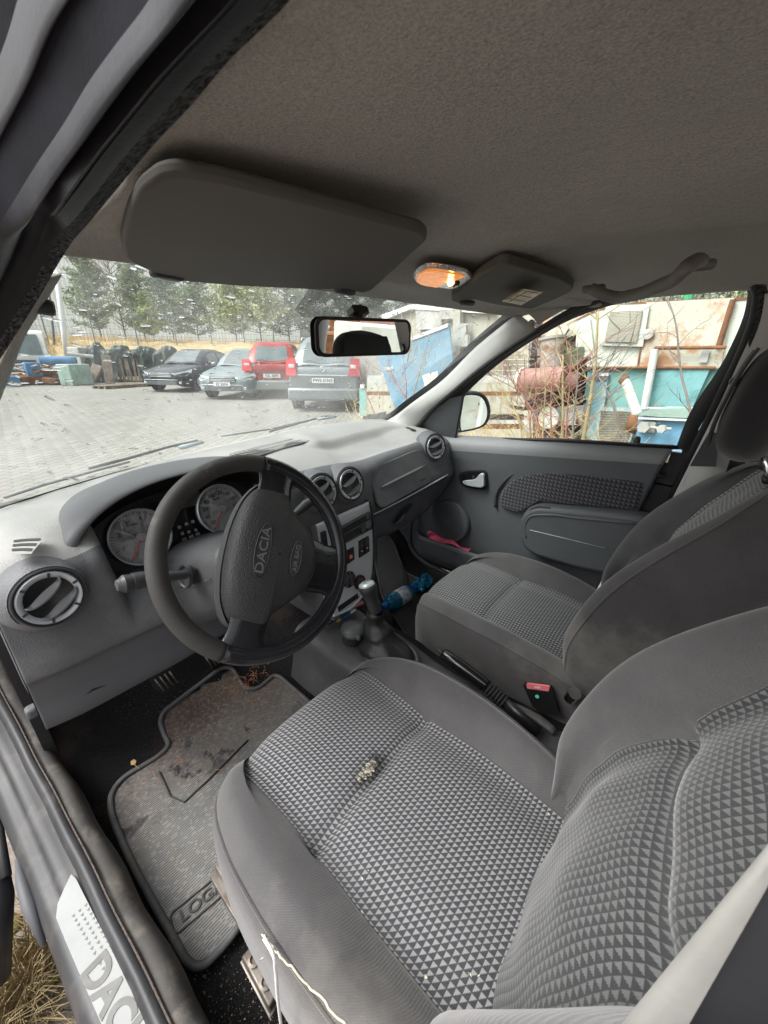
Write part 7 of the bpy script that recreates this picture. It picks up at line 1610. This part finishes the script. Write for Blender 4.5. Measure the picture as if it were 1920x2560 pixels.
mplate('junction_box',[c8(470,815),c8(527,812),c8(522,900),c8(465,900)],MGm,w,.3,.12)
mplate('white_post',[c8(490,990),c8(545,990),c8(540,1250),c8(480,1250)],LG,w,.2,.1)
mb=MB()
for k in range(60):
    a=np.array(at(*c8(rs.uniform(560,930),rs.uniform(420,1180)),n=MN,d=MD-.0)); b=a+rs.randn(3)*np.array((.15,.25,.2)); mb.tube([a,b],rs.uniform(.01,.035),6)
mb.build('tangled_pipes',mat('oily_pipes',(.09,.07,.06),.5,.2,var=(9,.6)),w)
# grey beige machine wall seen through windscreen corner and window front
w=mth('grey_machine','long weathered grey-beige machine with ribbed panels beyond the windscreen corner','machine',1200)
mplate('wall_panel',[c2(840,215),c2(1000,150),c2(1120,140),c2(1400,190),c2(1900,230),c8(620,420),c8(560,480),c8(560,720),c8(-600,730),c2(860,480)],MGm,w,-.5,.4)
mplate('upper_casing',[c2(1040,160),c2(1180,158),c2(1195,285),c2(1050,290)],LG,w,-.42,.06); mplate('window_plate',[c2(1185,180),c2(1275,180),c2(1272,225),c2(1188,228)],LG,w,-.38,.03)
mplate('cable_duct',[c2(1265,160),c2(1300,160),c2(1300,560),c2(1262,560)],MGm,w,-.36,.08); mplate('connector_box',[c2(1285,262),c2(1335,262),c2(1335,320),c2(1285,320)],LG,w,-.33,.06); mplate('lower_box',[c2(1268,330),c2(1345,328),c2(1345,390),c2(1270,388)],LG,w,-.33,.06)
mplate('roof_ledge',[c2(840,210),c2(1010,150),c2(1500,175),c2(1495,195),c2(1010,168),c2(850,232)],WHITE,w,-.4,.1)
for y0,y1,m_ in ((722,775,LG),(778,838,MGm),(845,868,RST),(872,1010,MGm),(1012,1050,MDk),(1052,1085,LG),(1088,1120,RST),(1122,1300,MGm)):
    mplate('beam',[c8(-700,y0),c8(490,y0),c8(480,y1),c8(-700,y1)],m_,w,-.3+.002*(y0%7),.3,.006)
for x in (60,200,330,520): mbar('rib',c8(x,470),c8(x-6,720),.018,LG,w,-.44)
for y in (560,600,640,682): mbar('rib',c8(0,y+8),c8(560,y),.010,MGm,w,-.44)
for x in (960,1105): mbar('rib',c2(x,180),c2(x+3,300),.016,CONC,w,-.44)
w=mth('concrete_block','mossy concrete block standing right of the silver-blue car','block',915,1030,-.9)
mplate('block_face',[c2(690,450),c2(860,455),c2(880,640),c2(870,800),c2(705,830),c2(690,640)],CONC,w,-.9,.5,.02)
w=mth('turquoise_cabinet','small turquoise metal cabinet at the foot of the blue sheet','cabinet',930,1030,-.4)
mplate('cabinet_body',[c2(708,645),c2(880,640),c2(905,830),c2(712,830)],MT,w,-.35,.4); mplate('cabinet_door',[c2(800,650),c2(870,648),c2(885,800),c2(805,805)],MTB,w,-.33,.03); mplate('label_plate',[c2(712,620),c2(735,620),c2(735,640),c2(714,640)],WHITE,w,-.32,.02,.003); 
for yy_ in (690,740): MB().lathe([(.03,0),(.03,.04),(0,.04)],10,frame(at(*c2(828,yy_),n=MN,d=MD+.31),ez=(-1,.2,0))).build('cabinet_knob',LG,w)
w=mth('blue_sheet','tall leaning sky-blue metal sheet with white top edge','metal sheet',1050,1030,-.1)
mplate('sheet_panel',[c2(815,445),c2(1000,345),c2(1235,262),c2(1262,500),c2(1320,600),c2(1200,900),c2(960,880),c2(880,650)],MSB,w,-.1,.03,.006); mplate('white_edge',[c2(1000,345),c2(1230,258),c2(1228,278),c2(1005,362)],WHITE,w,-.08,.02,.003); mplate('paper_patch',[c2(1080,565),c2(1170,540),c2(1180,640),c2(1100,650)],WHITE,w,-.08,.005,.001)
mplate('latch',[c2(855,520),c2(905,513),c2(907,527),c2(860,537)],LG,w,-.08,.02,.003)
w=mth('yellow_stake','thin yellow stake standing between the silver-blue car and the concrete block','stake',890,1040,-1.0)
MB().tube([at(*c2(692,495),n=MN,d=MD+1.2),at(*c2(678,520),n=MN,d=MD+1.2),at(*c2(682,830),n=MN,d=MD+1.2)],.016,6).build('stake_rod',mat('yellow_rod',(.6,.5,.2),.6,var=None),w,ang=180)
w=mth('green_post','short green post above the white machine housing','post',1720,740,-1.5)
MB().tube([at(*c3(1298,200),n=MN,d=MD+1.5),at(*c3(1302,152),n=MN,d=MD+1.5)],.05,8).build('post_rod',mat('green_post_paint',(.03,.35,.15),.5,var=None),w)
# ---- saplings in front of the machines
TWY=mat('yellow_twig_bark',(.40,.33,.17),.7,var=(10,.3)); TWR=mat('reddish_twig_bark',(.34,.15,.11),.7,var=(10,.3)); TWG=mat('grey_twig_bark',(.24,.20,.18),.75,var=(10,.3))
def sapling(label,path,off,r0,m,nbr,blen,tw=1.0,name='sapling'):
    nbr=int(nbr*.7)
    P=np.array([at(*p_,n=MN,d=MD-off) for p_ in path]); t=thing(name,label,'sapling',tuple(P[-1]),group='saplings before the machines')
    P=dense(P,8); n_=len(P); r=[r0*(.35+.65*i/(n_-1)) for i in range(n_)]; MB().tube(P,r,7).build('trunk',m,t,ang=180)
    mb=MB()
    for k in range(nbr):
        i=rs.randint(0,n_-1); a=P[i]; s_=rs.choice((-1,1)); L_=blen*rs.uniform(.4,1.2); pts=[a]; d_=np.array((rs.randn()*.3,s_*rs.uniform(.4,1),rs.uniform(.3,1.1))); d_/=np.linalg.norm(d_)
        for j in range(4): pts.append(pts[-1]+d_*L_/4); d_=d_+rs.randn(3)*.18; d_[2]+=.05; d_/=np.linalg.norm(d_)
        mb.tube(dense(np.array(pts),2),list(np.linspace(min(.007,r0*.28*tw),.0014,9)),4,cap=False)
        for j in range(2,5):
            if rs.rand()<.7:
                e=pts[j]; d2=d_+rs.randn(3)*.6; d2/=np.linalg.norm(d2); mb.tube([e,e+d2*L_*.2,e+d2*L_*.35+np.array((0,0,.01))],[.003*tw,.002,.0012],3,cap=False)
        
    mb.build('branches',m,t,ang=180)
sapling('tall yellowish sapling in the middle of the passenger window',[c3(893,250),c3(888,350),c3(880,480),c3(862,620),c3(838,760),c3(815,900)],.9,.022,TWY,26,.55)
sapling('thin grey sapling before the rusted panel',[c3(1195,165),c3(1225,240),c3(1250,350),c3(1255,430),c3(1270,540),c3(1300,660),c3(1312,720)],1.1,.010,TWG,14,.35)
sapling('forked grey sapling right of the yellowish one',[c3(850,450),c3(880,520),c3(930,600),c3(975,720),c3(1012,830),c3(1030,900)],1.2,.010,TWG,14,.45)
for k,(x0,x1,m,l) in enumerate(((560,590,TWR,'reddish shoot left of the salmon pipe'),(610,600,TWR,'reddish shoot crossing the salmon pipe'),(650,640,TWY,'pale shoot before the rusty cylinder'),(735,725,TWY,'stout yellow stem right of the rusty cylinder'),(700,690,TWR,'thin red stem before the rusty cylinder'),(770,745,TWR,'red stem left of the tall yellowish sapling'),(480,560,TWY,'arching pale shoot left of the pipe flange'),(430,600,TWY,'long leaning shoot behind the door mirror'),(800,780,TWG,'grey shoot beside the pale bracket'),(520,650,TWR,'slanting red shoot in the undergrowth'))):
    yt=rs.uniform(380,480) if k not in (6,7) else 520
    sapling(l,[c3(x0,yt),c3((x0*.7+x1*.3)+rs.randn()*6,(yt*.6+360)),c3(x1*.6+x0*.4+rs.randn()*8,720),c3(x1,900)],1.0+.12*k%1.3,.016 if k==3 else .0085,m,16,.42,1.2)
for k,(a,b,c,l) in enumerate((((962,440),(985,620),(985,760),'reddish forked sapling before the blue sheet'),((1120,330),(1060,560),(1000,780),'slanting pale sapling across the blue sheet'),((870,440),(920,600),(985,700),'thin arching twig left of the blue sheet'),((1180,430),(1215,540),(1100,640),'catkin twig before the paper patch'),((700,540),(760,700),(800,800),'bare twig before the turquoise cabinet'),((1000,230),(1020,330),(990,480),'bare sapling against the grey machine'))):
    P=[c2(*a),c2(*b),c2(*c)]; sapling(l,P,.6,.012,TWY if k%2 else TWR,13,.6,1.1)
# grass and undergrowth at the foot
mb=MB()
for k in range(420):
    p_=np.array(at(rs.uniform(880,1800),1130,n=MN,d=MD-rs.uniform(.1,1.2))); p_[2]=0; h=rs.uniform(.2,.75); mb.tube([p_,p_+np.array((rs.randn()*.1,rs.randn()*.15,h*.6)),p_+np.array((rs.randn()*.2,rs.randn()*.35,h))],[.004,.003,.001],3,cap=False)
tag(mb.build('dry_undergrowth',STRAW),'dry straw-like undergrowth at the foot of the machines',kind='stuff')
# yellow grass tuft and moss near the driver's sill
t=thing('grass_tuft','tuft of yellow-brown dry grass between the pavers beside the door sill','grass tuft',tuple(at(60,2480,z=0)))
mb=MB(); cc=np.array(at(70,2490,z=0))
for k in range(620):
    a=rs.uniform(0,6.28); r_=abs(rs.randn())*.05; b=cc+np.array(((0,0,0),(.05,.07,0),(-.06,-.03,0))[k%3])+np.array((r_*math.cos(a),r_*math.sin(a),0)); L_=rs.uniform(.04,.13); e=b+np.array((math.cos(a+rs.randn()*.5)*L_,math.sin(a+rs.randn()*.5)*L_,rs.uniform(.02,.09))); mb.tube([b,(b+e)/2+np.array((0,0,.03)),e],[.0013,.0011,.0005],3,cap=False)
mb.build('blades',mat('tuft_blades',(.27,.21,.11),.8,var=(30,.4)),t)
mb=MB()
for (p0_,p1_) in (((0,2420),(75,2370)),((75,2370),(110,2330)),((60,2500),(150,2430)),((0,2290),(40,2330))):
    a=np.array(at(*p0_,z=.002)); b=np.array(at(*p1_,z=.002)); mb.tube([a,(a+b)/2+rs.randn(3)*.006*np.array((1,1,0)),b],.014,6,flat=.4)
tag(mb.build('moss_joint',MOSS,ang=180),'dark moss and needles in the paving joints beside the sill',kind='stuff')
mb=MB()
for k in range(30):
    b=np.array(at(rs.uniform(0,160),rs.uniform(2250,2560),z=.006)); a=rs.uniform(0,6.28); L_=rs.uniform(.04,.12); mb.tube([b,b+np.array((math.cos(a)*L_*.5,math.sin(a)*L_*.5,.008)),b+np.array((math.cos(a+.3)*L_,math.sin(a+.3)*L_,0))],.0011,3)
tag(mb.build('fallen_needles',STRAW),'fallen pine needles on the paving beside the sill',kind='stuff')

# scrap yard behind the car, seen only in the door mirror
for k,(x,y,d_,m,l) in enumerate(((4.2,-4.2,(1.2,1.6,1.9),MWR,'rusty white tank standing behind the car'),(3.4,-6.5,(1.4,1.2,1.3),MW,'pale engine casing behind the car'),(5.6,-8.5,(2.4,2,2.6),MP,'red-brown shed seen in the door mirror'),(2.6,-10.5,(2,1.4,1.5),MGm,'grey machine casing seen in the door mirror'),(4.6,-13,(3,1.5,2.2),RST,'rusty container seen in the door mirror'))):
    t=thing('scrap_machine',l,'machine',(x,y,0),group='scrap behind the car'); MB().box((0,0,d_[2]/2),d_).build('casing',m,t,bevel=.05,local=True)
    mb=MB()
    for j in range(16): a=rs.randn(3)*np.array((.6,.7,.3))+np.array((-.2,.3,d_[2]*.7)); mb.tube([a,a+rs.randn(3)*.5],rs.uniform(.02,.07),6)
    mb.build('loose_pipes',[LG,RST,WHITE][k%3],t,local=True)
# ================================================================== LIGHT
W_=bpy.data.worlds.new('World'); S.world=W_; W_.use_nodes=True; nt=W_.node_tree; nt.nodes.clear()
sky=nt.nodes.new('ShaderNodeTexSky'); sky.sky_type='NISHITA'; sky.sun_disc=False; sky.sun_elevation=R(52); sky.sun_rotation=R(305); sky.dust_density=6; sky.air_density=1.5
hs=nt.nodes.new('ShaderNodeHueSaturation'); hs.inputs['Saturation'].default_value=.12; hs.inputs['Value'].default_value=1.0
bg=nt.nodes.new('ShaderNodeBackground'); bg.inputs[1].default_value=.32; ow=nt.nodes.new('ShaderNodeOutputWorld')
nt.links.new(sky.outputs[0],hs.inputs['Color']); nt.links.new(hs.outputs[0],bg.inputs[0]); nt.links.new(bg.outputs[0],ow.inputs[0])
sl=bpy.data.lights.new('sun','SUN'); sl.energy=2.0; sl.angle=R(25); sl.color=(1,.97,.93); so_=bpy.data.objects.new('sun',sl); COL.objects.link(so_)
# sun direction: azimuth 305 deg (front left of the car), elevation 52
az=R(305); el=R(52); dv=Vector((math.sin(az)*math.cos(el),math.cos(az)*math.cos(el),math.sin(el))); so_.rotation_euler=dv.to_track_quat('Z','Y').to_euler()
S.view_settings.view_transform='Standard'; S.view_settings.look='None'; S.view_settings.exposure=0; S.view_settings.gamma=1
S.render.engine='CYCLES'; S.cycles.max_bounces=10; S.cycles.diffuse_bounces=5; S.cycles.glossy_bounces=4; S.cycles.transmission_bounces=8; S.cycles.transparent_max_bounces=16
S.cycles.use_denoising=True; S.cycles.caustics_reflective=False; S.cycles.caustics_refractive=False; S.cycles.sample_clamp_indirect=6
